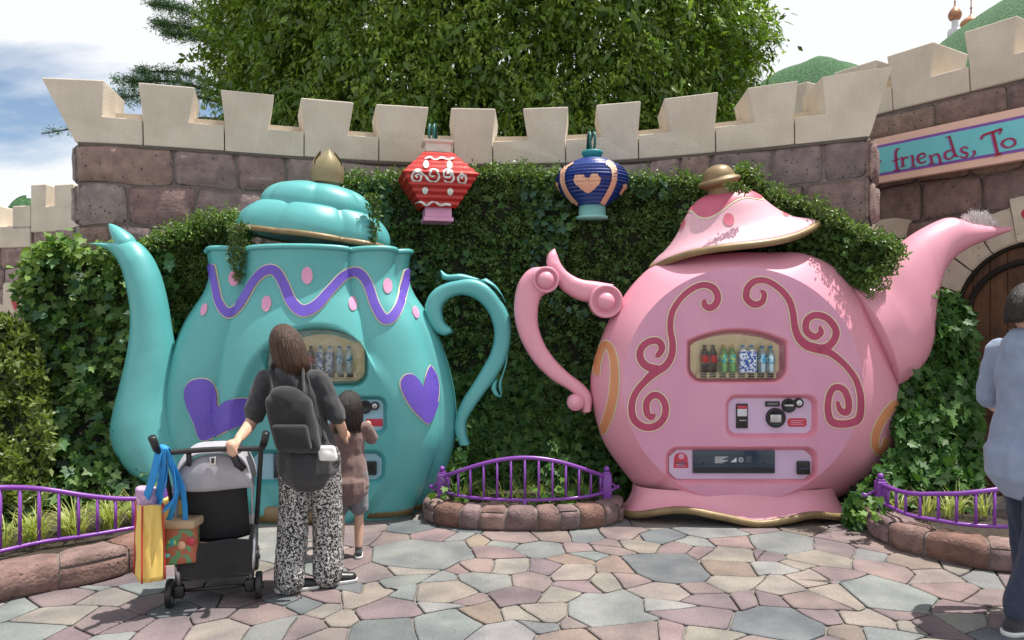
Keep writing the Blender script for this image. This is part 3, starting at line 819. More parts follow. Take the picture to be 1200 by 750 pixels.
def stroke2d(path, w, n=8):
    p = cr_spline(path, n) if len(path) > 2 else np.array(path, float)
    w = np.interp(np.linspace(0, 1, len(p)), np.linspace(0, 1, len(w)), w) if not np.isscalar(w) else np.full(len(p), w)
    T = np.gradient(p, axis=0); T /= np.linalg.norm(T, axis=1)[:, None]+1e-9; Nn = np.column_stack([-T[:,1], T[:,0]])
    return p+Nn*w[:, None]/2, p-Nn*w[:, None]/2
letters = {
 'r_end': [([(40,418),(62,420),(82,438)], [10,14,6])],
 'f': [([(216,338),(200,342),(190,365),(190,410),(196,455),(202,492)], [7,11,13,14,14,12]), ([(168,430),(214,412)], [8,8]), ([(178,498),(218,492)], [9,9])],
 'r': [([(232,398),(240,430),(243,466)], [12,13,12]), ([(242,422),(258,403),(280,404)], [7,9,14]), ([(225,472),(262,464)], [7,7])],
 'i': [([(310,386),(315,425),(318,464)], [12,13,12]), ([(300,472),(338,462)], [8,8]), ([(298,392),(312,388)], [7,8])],
 'e': [([(352,416),(385,405),(405,392),(396,374),(372,376),(352,398),(352,425),(372,442),(396,438),(412,424)], [6,7,8,10,10,13,14,12,9,5])],
 'n': [([(438,384),(450,415),(455,446)], [12,13,12]), ([(452,402),(472,382),(496,380),(512,405),(516,440)], [6,9,12,13,12]), ([(430,450),(474,442)], [7,7]), ([(502,446),(528,438)], [7,7])],
 'd': [([(580,246),(598,300),(612,350),(628,388),(648,394)], [11,14,15,14,7]), ([(606,352),(580,352),(552,372),(552,402),(575,415),(604,402),(620,380)], [8,10,13,14,11,9,7]), ([(560,256),(590,246)], [7,7])],
 's': [([(716,338),(702,326),(680,330),(668,348),(682,364),(706,370),(716,386),(700,402),(676,402),(662,390)], [9,8,9,12,14,14,12,9,8,9])],
 'comma': [([(758,352),(768,366),(762,384),(744,398)], [12,14,10,4])],
 'T': [([(814,270),(826,246),(850,232),(905,215),(964,192)], [14,14,15,17,15]), ([(898,220),(912,280),(925,335),(938,384)], [19,21,22,22]), ([(908,390),(962,374)], [13,13]), ([(964,192),(948,234)], [15,6])],
 'o': [([(1012,264),(980,280),(968,304),(990,326),(1022,328),(1056,312),(1064,286),(1044,266),(1012,264)], [9,12,16,13,9,12,16,13,9])],
}
for nm, sts in letters.items():
    for off, m, d, nme in (((-13, 3), 'lettershade', .010, 'letter_shade'), ((0, 0), 'crimson', .014, 'letter')):
        vf = []
        for path, w in sts:
            a, b = stroke2d([(x+off[0], y+off[1]) for x, y in path], w)
            V = []
            for q in list(a)+list(b):
                u, z = sg(q); V.append(gf(u, z, SD+d))
            n = len(a); vf.append((V, [(i, i+1, n+i+1, n+i) for i in range(n-1)]))
        Vm, Fm = merge(*vf)
        obj(nme, Vm, Fm, M[m], sign, smooth=False)

# ------------------------------------------------------------------ distant wall on the left
lw = thing('castle_wall', 'distant stepped stone wall with cream battlements at the far left', 'wall', (-9, 13, 0))
LY = 13.0
def lf(u, z, d): return np.array([u, LY-d-.25*(u+8), z])
def lpx(px, py): 
    k = (px-600)/FPX; Y = (LY-2.0)/(1+.25*k); return k*Y, CAM_H+(375-py)*Y/FPX
uL, uR = lpx(-60, 300)[0], lpx(150, 300)[0]
uS = lpx(39.5, 300)[0]
zb1 = lpx(60, 268)[1]; zb0 = lpx(20, 288)[1]
for a, b, zt in ((uL, uS, zb0), (uS, uR, zb1)):
    V = [lf(u, z, d) for d in (0, -.6) for u, z in ((a,0),(b,0),(b,zt),(a,zt))]
    obj('wall_core', V, [(0,1,2,3),(4,7,6,5),(0,4,5,1),(1,5,6,2),(2,6,7,3),(3,7,4,0)], M['mortar'], lw, smooth=False)
    rws = []; z = zt
    while z > .6:
        h = wrng.uniform(.30, .48); rws.append((max(0, z-h), z, rnd_cuts(a, b, .35, .8))); z -= h
    lay(lf, rws, lw, 700+int(zt*10), depth=.05, colors=STC)
def l_block(px0, px1, pyt, pyb, name, parent, d=.06):
    u0, z1 = lpx(px0, pyt); u1, z0 = lpx(px1, pyb)
    V = [lf(u, z, dd) for dd, ex in ((d, 0), (-.66, 0)) for u, z in ((u0,z0),(u1,z0),(u1,z1),(u0,z1))]
    o = obj(name, V, [(0,1,2,3),(4,7,6,5),(0,4,5,1),(1,5,6,2),(2,6,7,3),(3,7,4,0)], M['coping'], parent, smooth=False)
    bv = o.modifiers.new('bevel', 'BEVEL'); bv.width = .02; bv.segments = 2
    return o
b1 = l_block(38.5, 150, 243, 269, 'battlement_block', lw)
for a, b in ((38.5,56),(66,88),(100,122)): l_block(a, b, 217, 244, 'merlon', b1)
b2 = l_block(-60, 38, 268, 290, 'battlement_block', lw)
for a, b in ((17,38),(-20,0)): l_block(a, b, 242, 269, 'merlon', b2)
u, z = lpx(23, 352)
ak = obj('arch_stone', *stone_mesh(lf, u-.30, u+.30, z-.36, z+.34, .10, 55, rr=.03, wob=.003), M['voussoir'], lw)
V = [lf(u+a, z+b, .125) for a, b in ((0,.2),(.09,0),(0,-.2),(-.09,0))]
obj('diamond', V, [(0,3,2,1)], M['red_sticker'], ak, smooth=False)
for k in range(4):
    a0 = math.radians(100+k*20); pts = []
    uc, zc = u+.9, z-1.1
    V = []
    for dd in (0, .09):
        for r, a in ((1.0, a0+.34), (1.0, a0), (1.62, a0), (1.62, a0+.34)): V.append(lf(uc+r*math.cos(a), zc+r*math.sin(a), dd))
    if k >= 2:
        obj('arch_stone', V, [(0,3,2,1),(4,5,6,7),(0,1,5,4),(1,2,6,5),(2,3,7,6),(3,0,4,7)], M['voussoir'], lw, smooth=False)

# ------------------------------------------------------------------ green mounds and far turrets
def mound(name, label, c, r, sx=1, sy=1, sz=1, seed=1, lump=.05, power=1.0):
    seg, nv = 72, 40; V = []
    for i in range(seg):
        for j in range(nv):
            t, p = 2*math.pi*i/seg, math.pi/2*j/(nv-1)
            k = r*(1+lump*nf(math.cos(t)*1.5+seed, math.sin(t)*1.5, p*2))
            V.append((c[0]+sx*k*math.cos(p)*math.cos(t), c[1]+sy*k*math.cos(p)*math.sin(t), c[2]+sz*k*math.sin(p)**power))
    o = obj(name, V, grid_faces(seg, nv, True), M['turf']); tag(o, label, 'mound', 'green clipped mounds behind the walls'); return o
p = P(965, 150, 18)
mound('turf_mound', 'low rounded green mound behind the battlements right of the tree', (p[0]-.1, p[1], 0), 3.6, 1.05, .8, (P(965, 72, 18)[2])/3.6, 1, .012)
p = P(1290, 150, 15)
mound('turf_mound', 'tall green mound rising behind the gate wall battlements at the right edge', (14.9, p[1]+1, 0), 9.2, 1.0, .5, 1.05, 4, .012)
p = P(31, 300, 24)
mound('turf_mound', 'small green mound peeking over the distant wall at the far left', (p[0], p[1], 0), 1.3, 1, 1, (P(31, 233, 24)[2])/1.3, 8, .04)
def turret(px, pyb, pyc, pyd, pyt, rw, rd, label, Y=34, bulb=1.0, ledge=False):
    b = P(px, pyb, Y); t = thing('turret', label, 'turret', (b[0], Y, 0), 'onion domed turrets')
    z0, zc, zd, zt = 0, P(px, pyc, Y)[2], P(px, pyd, Y)[2], P(px, pyt, Y)[2]
    Mx = mtx((b[0], Y, 0)); s = Y/FPX
    obj('shaft', *lathe([(rw*1.25*s, z0), (rw*1.25*s, b[2]), (rw*s, b[2]+.05), (rw*.8*s, zc)], 24, M=Mx), M['turretwhite'], t)
    if ledge: obj('ledge', *lathe([(rw*1.2*s, b[2]-.3), (rw*1.9*s, b[2]-.1), (rw*2.0*s, b[2]+.15), (rw*1.7*s, b[2]+.25), (0.01, b[2]+.25)], 24, M=Mx), M['turretwhite'], t)
    h = zd-zc
    prof = [(rw*.85*s, zc), (rd*.8*s, zc+.08*h), (rd*s, zc+.32*h), (rd*.92*s, zc+.52*h), (rd*.6*s, zc+.72*h), (rd*.28*s, zc+.85*h), (rd*.10*s, zd)]
    pr = cr_spline(prof, 6)
    obj('dome', *lathe([tuple(q) for q in pr], 32, lob=lambda th, r, z, j: (r*(1+.04*abs(math.cos(th*6))), z), M=Mx), M['copper'], t)
    fi = obj('finial', *lathe([(.9*s, zd-.1), (.7*s, zd+.3*(zt-zd)), (1.6*s, zd+.36*(zt-zd)), (.6*s, zd+.42*(zt-zd)), (.5*s, zt-.2), (1.2*s, zt-.1), (.01, zt)], 10, M=Mx), M['copper'], t)
turret(1119, 41, 24, 6, -4, 4, 7.0, 'slim far turret with a small copper onion dome and spike', ledge=True)
turret(1138, 38, 33, 17, -4, 8.5, 11.2, 'stout far turret with a wide copper onion dome', Y=35)
# ------------------------------------------------------------------ teapots
def rr_sdf(x, z, cx, cz, hx, hz, r):
    qx, qz = np.abs(x-cx)-hx+r, np.abs(z-cz)-hz+r
    return np.hypot(np.maximum(qx, 0), np.maximum(qz, 0))+np.minimum(np.maximum(qx, qz), 0)-r
def rect_px(x0, x1, y0, y1, Y):
    a, b = P(x0, y1, Y), P(x1, y0, Y); return (a[0]+b[0])/2, (a[2]+b[2])/2, (b[0]-a[0])/2, (b[2]-a[2])/2
def arch_sdf(x, z, cx, cz, hx, hz, r, rise):
    """rounded rectangle whose top is arched"""
    top = hz - rise*((x-cx)/hx)**2
    return np.maximum(rr_sdf(x, z, cx, cz, hx, hz, r), (z-cz-top)*.9)
def project(bvh, px, py, off):
    """the point of a surface seen at a pixel, lifted by off along its normal"""
    d = Vector(((px-600)/FPX, 1.0, (375-py)/FPX)).normalized()
    h = bvh.ray_cast(Vector((0, 0, CAM_H)), d)
    if h[0] is None: return None
    n = h[1]
    if n.dot(d) > 0: n = -n
    return np.array(h[0] + n*off)
def bvh_of(*vf):
    V, F = merge(*vf); return BVHTree.FromPolygons([tuple(v) for v in V], F)
def ribbon(bvh, path, w, off, n=7, extra=0.0, across=4, closed=False):
    p = cr_spline(path, n, closed); m = len(p)
    L = np.concatenate([[0], np.cumsum(np.linalg.norm(np.diff(p, axis=0), axis=1))])
    w = np.interp(np.linspace(0, 1, m), np.linspace(0, 1, len(w)), w) if not np.isscalar(w) else np.full(m, w)
    if not closed:                             # rounded ends
        e = np.minimum(L, L[-1]-L)
        w2 = np.where(e < w/2, 2*np.sqrt(np.maximum(0, (w/2)**2-(w/2-e)**2)), w)
        w = np.maximum(w2, .25)
    w = w + extra
    T = np.gradient(p, axis=0); T /= np.linalg.norm(T, axis=1)[:, None]+1e-9; N = np.column_stack([-T[:,1], T[:,0]])
    V = []; ok = []; last = None
    for i in range(m):
        for k in range(across):
            q = p[i]+N[i]*w[i]*(k/(across-1)-.5)
            h = project(bvh, q[0], q[1], off); ok.append(h is not None)
            V.append(h if h is not None else np.zeros(3))
    F = []
    for i in range(m-1 if not closed else m):
        for k in range(across-1):
            i2 = (i+1) % m
            f = (i*across+k, i*across+k+1, i2*across+k+1, i2*across+k)
            if all(ok[j] for j in f):
                q = np.array([V[j] for j in f])
                if q[:,1].max()-q[:,1].min() < .5: F.append(f)
        # keep the largest connected stretch
    if F:
        par = {}
        def fd(a):
            while par.setdefault(a, a) != a: a = par[a]
            return a
        for f in F:
            for j in f[1:]: par[fd(j)] = fd(f[0])
        from collections import Counter
        best = Counter(fd(f[0]) for f in F).most_common(1)[0][0]
        F = [f for f in F if fd(f[0]) == best]
    use = sorted({j for f in F for j in f}); mp_ = {j: i for i, j in enumerate(use)}
    return np.array(V)[use], [tuple(mp_[j] for j in f) for f in F]
def blob(bvh, outline, off, rings=6, scale=1.0, centre=None):
    o = np.asarray(outline, float); c = o.mean(0) if centre is None else np.array(centre, float)
    V = [project(bvh, c[0], c[1], off)]; m = len(o)
    for r in range(1, rings+1):
        for k in range(m):
            d = o[k]-c; q = c+d*(r/rings)*(1+(scale/ (np.linalg.norm(d)+1e-6) if r == rings else scale/(np.linalg.norm(d)+1e-6)))
            V.append(project(bvh, q[0], q[1], off))
    F = [(0, 1+k, 1+(k+1) % m) for k in range(m)]
    for r in range(rings-1):
        for k in range(m): F.append((1+r*m+k, 1+(r+1)*m+k, 1+(r+1)*m+(k+1) % m, 1+r*m+(k+1) % m))
    good = [v is not None for v in V]; V = [v if v is not None else np.zeros(3) for v in V]
    return np.array(V), [f for f in F if all(good[i] for i in f)]
def ell(cx, cy, rx, ry, rot=0, n=20):
    t = np.linspace(0, 2*math.pi, n, endpoint=False); x, y = rx*np.cos(t), ry*np.sin(t); c, s = math.cos(rot), math.sin(rot)
    return np.column_stack([cx+x*c-y*s, cy+x*s+y*c])

def bottle(kind, c, h, r, label, body, lab, cap):
    t = thing('drink_bottle', label, 'bottle', tuple(c), 'sample drinks in the teapot windows')
    Mx = mtx(c)
    if kind == 'carton':
        obj('body', *rbox(c[0]-r, c[0]+r, c[1]-r, c[1]+r, c[2], c[2]+h*.78, .006), M[body], t)
        obj('shoulder', *lathe([(r*1.2, h*.77), (r*.7, h*.87), (r*.5, h*.9), (.001, h*.9)], 12, M=Mx), M['cap_white'], t)
    else:
        pr = [(.001,0),(r*.85,0),(r,h*.03),(r,h*.30),(r*.93,h*.34),(r,h*.38),(r,h*.62),(r*.9,h*.72),(r*.55,h*.84),(r*.38,h*.88),(r*.38,h*.91)]
        obj('body', *lathe(pr, 16, M=Mx), M[body], t)
        obj('label', *lathe([(r*1.03,h*.36),(r*1.04,h*.37),(r*1.04,h*.62),(r*1.02,h*.63)], 16, M=Mx), M[lab], t)
    obj('cap', *lathe([(r*.44,h*.905),(r*.44,h*.99),(.001,h)], 12, M=Mx), M[cap], t)

# ---------- pink teapot
YP = 5.85
pink = thing('teapot_vending_machine', 'giant pink teapot drinks machine with rose scrolls and a tilted brimmed lid', 'vending machine', (1.95, 6.0, 0))
dc = P(871, 451, YP); DRX, DRZ = 141*YP/FPX, 138*YP/FPX
N = 240
g1 = np.linspace(-1, 1, N+1); a, b = np.meshgrid(g1, g1, indexing='ij')
ux, uz = a*np.sqrt(1-b*b/2), b*np.sqrt(1-a*a/2)
X, Z = dc[0]+ux*DRX, dc[2]+uz*DRZ
rad = np.hypot(ux, uz)
Yf = YP + .012*np.clip(rad, 0, 1)**6
win = rect_px(804, 924, 384, 450, YP); coin = rect_px(850, 959, 462, 514, YP); bin_ = rect_px(780, 959, 523, 568, YP)
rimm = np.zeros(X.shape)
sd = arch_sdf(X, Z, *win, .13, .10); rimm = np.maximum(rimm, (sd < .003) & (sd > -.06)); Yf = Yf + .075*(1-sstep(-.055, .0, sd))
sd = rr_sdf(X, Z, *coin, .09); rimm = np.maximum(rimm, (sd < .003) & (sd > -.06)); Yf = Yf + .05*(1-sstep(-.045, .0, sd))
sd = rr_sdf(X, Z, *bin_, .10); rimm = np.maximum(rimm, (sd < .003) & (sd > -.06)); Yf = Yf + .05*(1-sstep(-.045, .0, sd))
V = np.column_stack([X.ravel(), Yf.ravel(), Z.ravel()]); nv = N+1
F = grid_faces(nv, nv); Fdisc = list(F); rf = rimm.ravel()
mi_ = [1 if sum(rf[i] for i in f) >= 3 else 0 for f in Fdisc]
# boundary ring -> shell
ring = [i*nv for i in range(nv)] + [(nv-1)*nv+j for j in range(1, nv)] + [i*nv+nv-1 for i in range(nv-2, -1, -1)] + [j for j in range(nv-2, 0, -1)]
YO = 6.2
outl = [(696,429),(710,387),(729,352),(750,325),(771,310),(820,300),(862,296),(904,296),(940,297),(977,313),(1005,341),(1023,376),(1044,422),(1055,470),(1053,512),(1037,540),(1016,564),(988,580),(960,588),(900,592),(837,590),(790,587),(753,575),(732,554),(708,519),(696,480),(693,455)]
oc = np.array([P(x, y, YO)[[0, 2]] for x, y in cr_spline(outl, 10, True)])
oa = np.arctan2(oc[:,1]-dc[2], oc[:,0]-dc[0]); orad = np.hypot(oc[:,1]-dc[2], oc[:,0]-dc[0])
od = np.argsort(oa); oa, orad = oa[od], orad[od]
oaa = np.concatenate([oa-2*math.pi, oa, oa+2*math.pi]); orr = np.tile(orad, 3)
rv = V[ring]; ang = np.arctan2(rv[:,2]-dc[2], rv[:,0]-dc[0]); r0 = np.hypot(rv[:,2]-dc[2], rv[:,0]-dc[0]); r1_ = np.interp(ang, oaa, orr)
m = len(ring); shell = [rv]
base_y = rv[:,1]
phis = np.concatenate([np.linspace(50, 90, 14)[1:], np.linspace(90, 160, 12)[1:]])
k38, c38 = math.sin(math.radians(50)), math.cos(math.radians(50))
newV = []
for ph in phis:
    s, c = math.sin(math.radians(ph)), math.cos(math.radians(ph))
    if ph <= 90: t = math.sin((ph-50)/40*math.pi/2); rr_ = r0+(r1_-r0)*t; y = base_y+(YO-base_y)*(.6*t+.4*(1-math.sqrt(max(0, 1-t*t))))
    else: rr_ = r1_*(1-.22*(1-s)); y = YO + .62*(-c)
    newV.append(np.column_stack([dc[0]+rr_*np.cos(ang), y if not np.isscalar(y) else np.full(m, y), dc[2]+rr_*np.sin(ang)]))
V2 = np.vstack([V]+newV); n0 = len(V); prev = list(ring)
for li in range(len(phis)):
    cur = [n0+li*m+k for k in range(m)]
    F += [(prev[k], cur[k], cur[(k+1) % m], prev[(k+1) % m]) for k in range(m)]
    prev = cur
F.append(tuple(prev))
Fsh = F[len(Fdisc):]; use = sorted({j for f in Fsh for j in f}); mp_ = {j: i for i, j in enumerate(use)}
pink_body = obj('body', V2[use], [tuple(mp_[j] for j in f) for f in Fsh], M['pink'], pink)
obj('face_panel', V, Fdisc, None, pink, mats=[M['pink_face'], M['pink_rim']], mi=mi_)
bv_pink = bvh_of((V2, F))
# flared foot
hs_ = cr_spline([(0,.03),(.15,.065),(.31,.135),(.42,.095),(.52,.04),(.60,.062),(.69,.095),(.82,.055),(1,.02)], 8); hx_, hz_ = hs_[:,0], hs_[:,1]
foot_top = [(744,568),(800,584),(870,588),(940,586),(990,576)]
nu = 60; V = []; prof_t = np.linspace(0, 1, 9)
def foot_pt(s, t):
    """s 0..1 left to right around the front, t 0 top .. 1 hem"""
    th = math.pi*(1-s)
    rx = (1.0-.155)+.0*t
    half = (122 + 16*t**2.2)*YP/FPX
    cx = P(872, 590, YP)[0]
    yb = 6.2; dep = .34+.13*t**2
    x = cx+half*math.cos(th)*1.0; y = yb-dep*math.sin(th)**.55
    ztop = .245+.0*s; hem = float(np.interp(s, hx_, hz_))
    zt = ztop*(1-t)+hem*t
    return (x, y, zt)
for i in range(nu+1):
    for t in prof_t: V.append(foot_pt(i/nu, t))
foot = obj('foot', V, [f[::-1] for f in grid_faces(nu+1, len(prof_t))], M['pink'], pink)
hem = [np.array(foot_pt(i/nu, 1))+np.array([0, 0, -.012]) for i in range(nu+1)]
obj('gold_trim', *tube(hem, .030, 10), M['gold'], foot)
inner = [np.array(foot_pt(i/nu, .1))*np.array([1, 1, 0])+np.array([0, .04, 0]) for i in range(nu+1)]
V = [(*q[:2], 0.0) for q in inner]+[(*q[:2], .15) for q in inner]
obj('plinth', V, [(i, i+1, nu+2+i, nu+1+i) for i in range(nu)], M['black'], foot)
# window, coin panel, delivery tray
def plate(mask_sdf, rect, y, th, shrink):
    cx, cz, hx, hz = rect; n = 56
    V = []
    for k in range(n):
        t = 2*math.pi*k/n; d = np.array([math.cos(t), math.sin(t)]); lo, hi = 0, 3*hx
        for _ in range(40):
            mid = (lo+hi)/2
            if mask_sdf(cx+d[0]*mid, cz+d[1]*mid) < -shrink: lo = mid
            else: hi = mid
        V.append((cx+d[0]*lo, cz+d[1]*lo))
    W_ = [(x, y, z) for x, z in V]+[(x, y+th, z) for x, z in V]
    return np.array(W_), [tuple(range(n)), tuple(range(n, 2*n))[::-1]]+[(k, n+k, n+(k+1) % n, (k+1) % n) for k in range(n)]
wsdf = lambda x, z: float(arch_sdf(np.array(x), np.array(z), *win, .13, .10))
window = obj('display_back', *plate(wsdf, win, YP+.070, .004, .050), M['windowback'], pink, smooth=False)
obj('pane', *plate(wsdf, win, YP+.006, .003, .034), M['pane'], pink, smooth=False)
csdf = lambda x, z: float(rr_sdf(np.array(x), np.array(z), *coin, .09)); bsdf = lambda x, z: float(rr_sdf(np.array(x), np.array(z), *bin_, .10))
cpan = obj('coin_panel', *plate(csdf, coin, YP+.044, .004, .036), M['pink_panel'], pink, smooth=False)
bpan = obj('delivery_panel', *plate(bsdf, bin_, YP+.044, .004, .036), M['pink_panel'], pink, smooth=False)
q5 = lambda x, y: (760+x/3.26, 370+y/3.26)
def pbox(name, x0, x1, y0, y1, yf, th, mat, parent, r=.004, conv=q5, Y=YP):
    a, b = P(*conv(x0, y1), Y), P(*conv(x1, y0), Y)
    return obj(name, *rbox(a[0], b[0], yf-th, yf, a[2], b[2], r), M[mat], parent)
def pdisc(name, x, y, r, yf, th, mat, parent, conv=q5, sc=3.26, Y=YP, inner=None):
    c = P(*conv(x, y), Y); R = r/sc*Y/FPX
    pr = [(R, 0), (R, th*.7), (R*.92, th), (.001, th)] if inner is None else [(R, 0), (R, th*.7), (R*.92, th), (R*inner, th), (R*inner*.9, th*.5), (.001, th*.5)]
    return obj(name, *lathe(pr, 32, M=mtx((c[0], yf, c[2]), rx=math.pi/2)), M[mat], parent)
yc = YP+.044
rd = pbox('card_reader', 340, 385, 338, 432, yc, .012, 'black', cpan)
pbox('reader_screen', 344, 381, 358, 386, yc-.012, .003, 'printwhite', rd, .001); pbox('reader_strip', 344, 381, 345, 357, yc-.012, .003, 'red_sticker', rd, .001)
for k in range(4): pbox('reader_mark', 352+k*7, 356+k*7, 400, 404, yc-.012, .002, 'printwhite', rd, .0005)
ds = pbox('price_display', 452, 508, 329, 349, yc, .010, 'black', cpan)
pbox('display_digits', 460, 500, 335, 343, yc-.010, .002, 'greycotton', ds, .0005)
cs = pdisc('coin_return', 492, 392, 38, yc, .022, 'black', cpan, inner=.72)
pbox('return_door', 470, 513, 380, 410, yc-.008, .008, 'silver', cs)
ch = pdisc('coin_slot', 542, 345, 27, yc, .024, 'black', cpan, inner=.7)
pbox('slot', 524, 560, 341, 348, yc-.012, .006, 'silver', ch, .002)
lv = pdisc('lock', 580, 335, 18, yc, .026, 'black', cpan); pdisc('lock_face', 580, 335, 11, yc-.026, .004, 'silver', lv)
pl = plate(lambda x, z: float(rr_sdf(np.array(x), np.array(z), *rect_px(*(q5(539, 0)[0], q5(612, 0)[0], q5(0, 394)[1], q5(0, 427)[1]), YP), .024)), rect_px(q5(539, 0)[0], q5(612, 0)[0], q5(0, 394)[1], q5(0, 427)[1], YP), yc-.003, .003, .0)
st = obj('red_sticker', *pl, M['red_sticker'], cpan, smooth=False)
for k in range(3): pbox('sticker_text', 551, 600-8*(k % 2), 402+k*7, 404.5+k*7, yc-.003, .001, 'dotpink', st, .0002)
fl = pbox('delivery_flap', 173, 488, 517, 605, yc, .016, 'navy_panel', bpan)
pbox('flap_lip', 178, 484, 585, 597, yc-.016, .012, 'black', fl)
for k in range(6): pbox('flap_text', 257, 308-10*(k % 3), 541+k*4.4, 543.2+k*4.4, yc-.016, .001, 'printwhite', fl, .0002)
for k in range(4): pbox('flap_text', 376, 398-5*(k % 2), 541+k*6, 543.2+k*6, yc-.016, .001, 'greycotton', fl, .0002)
rg = P(*q5(357, 553), YP)
for r_ in (.018, .010):
    obj('flap_ring_mark', *tube([(rg[0]+r_*math.cos(t), yc-.017, rg[2]+r_*math.sin(t)) for t in np.linspace(0, 2*math.pi, 24)], .0022, 6, caps=False), M['printwhite'], fl)
a = P(*q5(317, 562), YP); b_ = P(*q5(340, 543), YP)
obj('flap_arrow_mark', [(a[0], yc-.0175, a[2]), (b_[0], yc-.0175, a[2]), (b_[0], yc-.0175, b_[2])], [(0,1,2)], M['printwhite'], fl, smooth=False)
for x in (212, 446): pdisc('flap_screw', x, 566, 4, yc-.016, .003, 'black', fl)
stk = pdisc('round_sticker', 128, 553, 27, yc, .002, 'red_sticker', bpan); pdisc('sticker_emblem', 130, 541, 11, yc-.002, .0015, 'dotpink', stk)
pbox('sticker_base', 100, 157, 562, 586, yc, .002, 'red_sticker', bpan, .0008)
for k in range(3): pbox('sticker_text', 110, 147-6*(k % 2), 565+k*6, 567.5+k*6, yc-.002, .001, 'dotpink', stk, .0002)
cup = pbox('change_cup', 572, 622, 558, 609, yc, .03, 'black', bpan, .01); pbox('cup_slot', 578, 616, 583, 590, yc-.03, .003, 'navy_panel', cup, .001)
# drinks rail and bottles
rail = pbox('button_rail', 186, 492, 219, 238, YP+.05, .03, 'windowback', pink, .004)
for k in range(8):
    x = 200+k*36.5
    pbox('button', x, x+24, 221, 228, YP+.02, .005, 'navy_panel', rail, .0015); pbox('button', x, x+24, 230, 236, YP+.02, .005, 'black', rail, .0015)
for k in range(9): pbox('rail_tab', 188+k*36.5, 193+k*36.5, 214, 240, YP+.018, .004, 'windowback', rail, .001)
kinds = [('b','cola','lab_red','black','dark bottle with red label')]*2 + [('b','greenbottle','lab_green','cap_yellow','green tea bottle with yellow cap')]*2 + [('carton','cartonblue','lab_blue','cap_blue','blue and white printed pack')]*2 + [('b','waterbottle','lab_blue','cap_blue','clear bottle with bright blue cap')]*2
for k, (kd, bd, lb, cp, txt) in enumerate(kinds):
    x0 = 215+k*36.5 - (4 if k % 2 else 0); c = P(*q5(x0, 218), YP+.03); hh = (218-112)/3.26*YP/FPX
    bottle(kd, (c[0], YP+.037, c[2]+.003), hh*(.97 if k >= 6 else 1), .034, '%s in the pink teapot window, %s of its pair' % (txt, 'left' if k % 2 == 0 else 'right'), bd, lb, cp)
# painted scrolls
q1 = lambda pts: [(690+x/3.41, 300+y/3.41) for x, y in pts]; q2 = lambda pts: [(860+x/3., 310+y/3.) for x, y in pts]
scr = [
 (q1([(462,172),(462,196),(485,207),(508,190),(514,158),(495,126),(455,116),(410,133),(365,172),(332,228),(325,290),(334,345),(330,398),(305,440),(262,466),(225,500),(185,550),(171,605),(182,655),(222,683),(268,678),(300,645),(306,600),(288,565),(258,556),(232,582),(232,625),(250,645),(264,630)]), [5,7,8,8,8,8,7,7,6.5,7,7,7.5,8,8.5,10,8,7.5,8,8.5,8.5,8.5,8,8,7.5,8,8,8,7,4]),
 (q1([(285,452),(235,442),(207,412),(208,372),(238,343),(276,340),(292,365),(280,392),(266,402)]), [9,9,8.5,8,8,8,8,7,4]),
 (q2([(92,92),(106,103),(98,132),(70,140),(44,118),(48,82),(75,58),(115,58),(160,85),(193,125),(207,170),(213,215),(226,255),(256,284),(300,297),(340,312),(385,348),(422,394),(441,445),(445,500),(434,545),(390,560),(345,553),(330,515),(334,462),(354,432),(385,440),(402,480),(398,518),(374,512),(362,478)]), [4,6,7,8,8,8,7.5,7,7,7.5,7.5,8,9,10.5,11,8,7,7,7.5,8,9,9,9,8,7.5,7.5,8,8,8,7,4]),
 (q2([(290,296),(330,288),(356,255),(354,222),(325,188),(285,178),(256,196),(254,232),(282,254),(305,240),(300,216)]), [9,9,8.5,8,8,8,8,8,8,7,4]),
]
orn = [(q1([(34,478),(34,435),(48,385),(66,352),(90,375),(104,440),(101,540),(82,630),(48,712)]), [7,8,8,7,8,9,10,10,9]),
       (q2([(574,480),(538,520),(506,570),(494,622),(505,655),(524,645),(538,605)]), [9,10,9,9,8,7,7])]
for lst, mt, nm in ((scr, 'rose', 'scroll_motif'), (orn, 'orange', 'apricot_motif')):
    for path, w in lst:
        o1 = obj(nm, *ribbon(bv_pink, path, w, .0065), M[mt], pink)
        obj('cream_outline', *ribbon(bv_pink, path, w, .0035, extra=2.6), M['cream_line'], o1)
# spout
YS = 6.28
up = [(985,330),(1012,325),(1040,298),(1070,274),(1098,259),(1113,255),(1125,258),(1137,262),(1160,265),(1186,266.5)]
dn = [(1045,455),(1068,440),(1086,410),(1089,370),(1096,332),(1110,309),(1124,297),(1138,289),(1160,280),(1186,270)]
A = [P(x, y, YS) for x, y in up]; B = [P(x, y, YS) for x, y in dn]
V, F = loft_edges(A, B, [.34,.33,.28,.22,.18,.16,.14,.12,.08,.012], 28)
sp = obj('spout', V, F, M['pink'], pink)
tf = P(1148, 262, YS); vf = []
for k in range(260):
    r = np.random.default_rng(k); x = tf[0]+r.uniform(-.14, .13); z0 = tf[2]-.02-(x-tf[0])*.05
    pth = [(x, YS+r.uniform(-.05, .05), z0)]
    hgt = .10*max(0.15, 1-((x-tf[0]+.02)/.17)**2)
    for s in range(4): pth.append((pth[-1][0]+r.uniform(-.02, .02), pth[-1][1]+r.uniform(-.02, .02), pth[-1][2]+hgt*r.uniform(.2, .42)))
    vf.append(tube(pth, .0013, 3, caps=False))
o = obj('wool_steam_tuft', *merge(*vf), M['tuft'], sp); o['kind'] = 'stuff'; o['label'] = 'wispy white tuft at the spout mouth like steam'
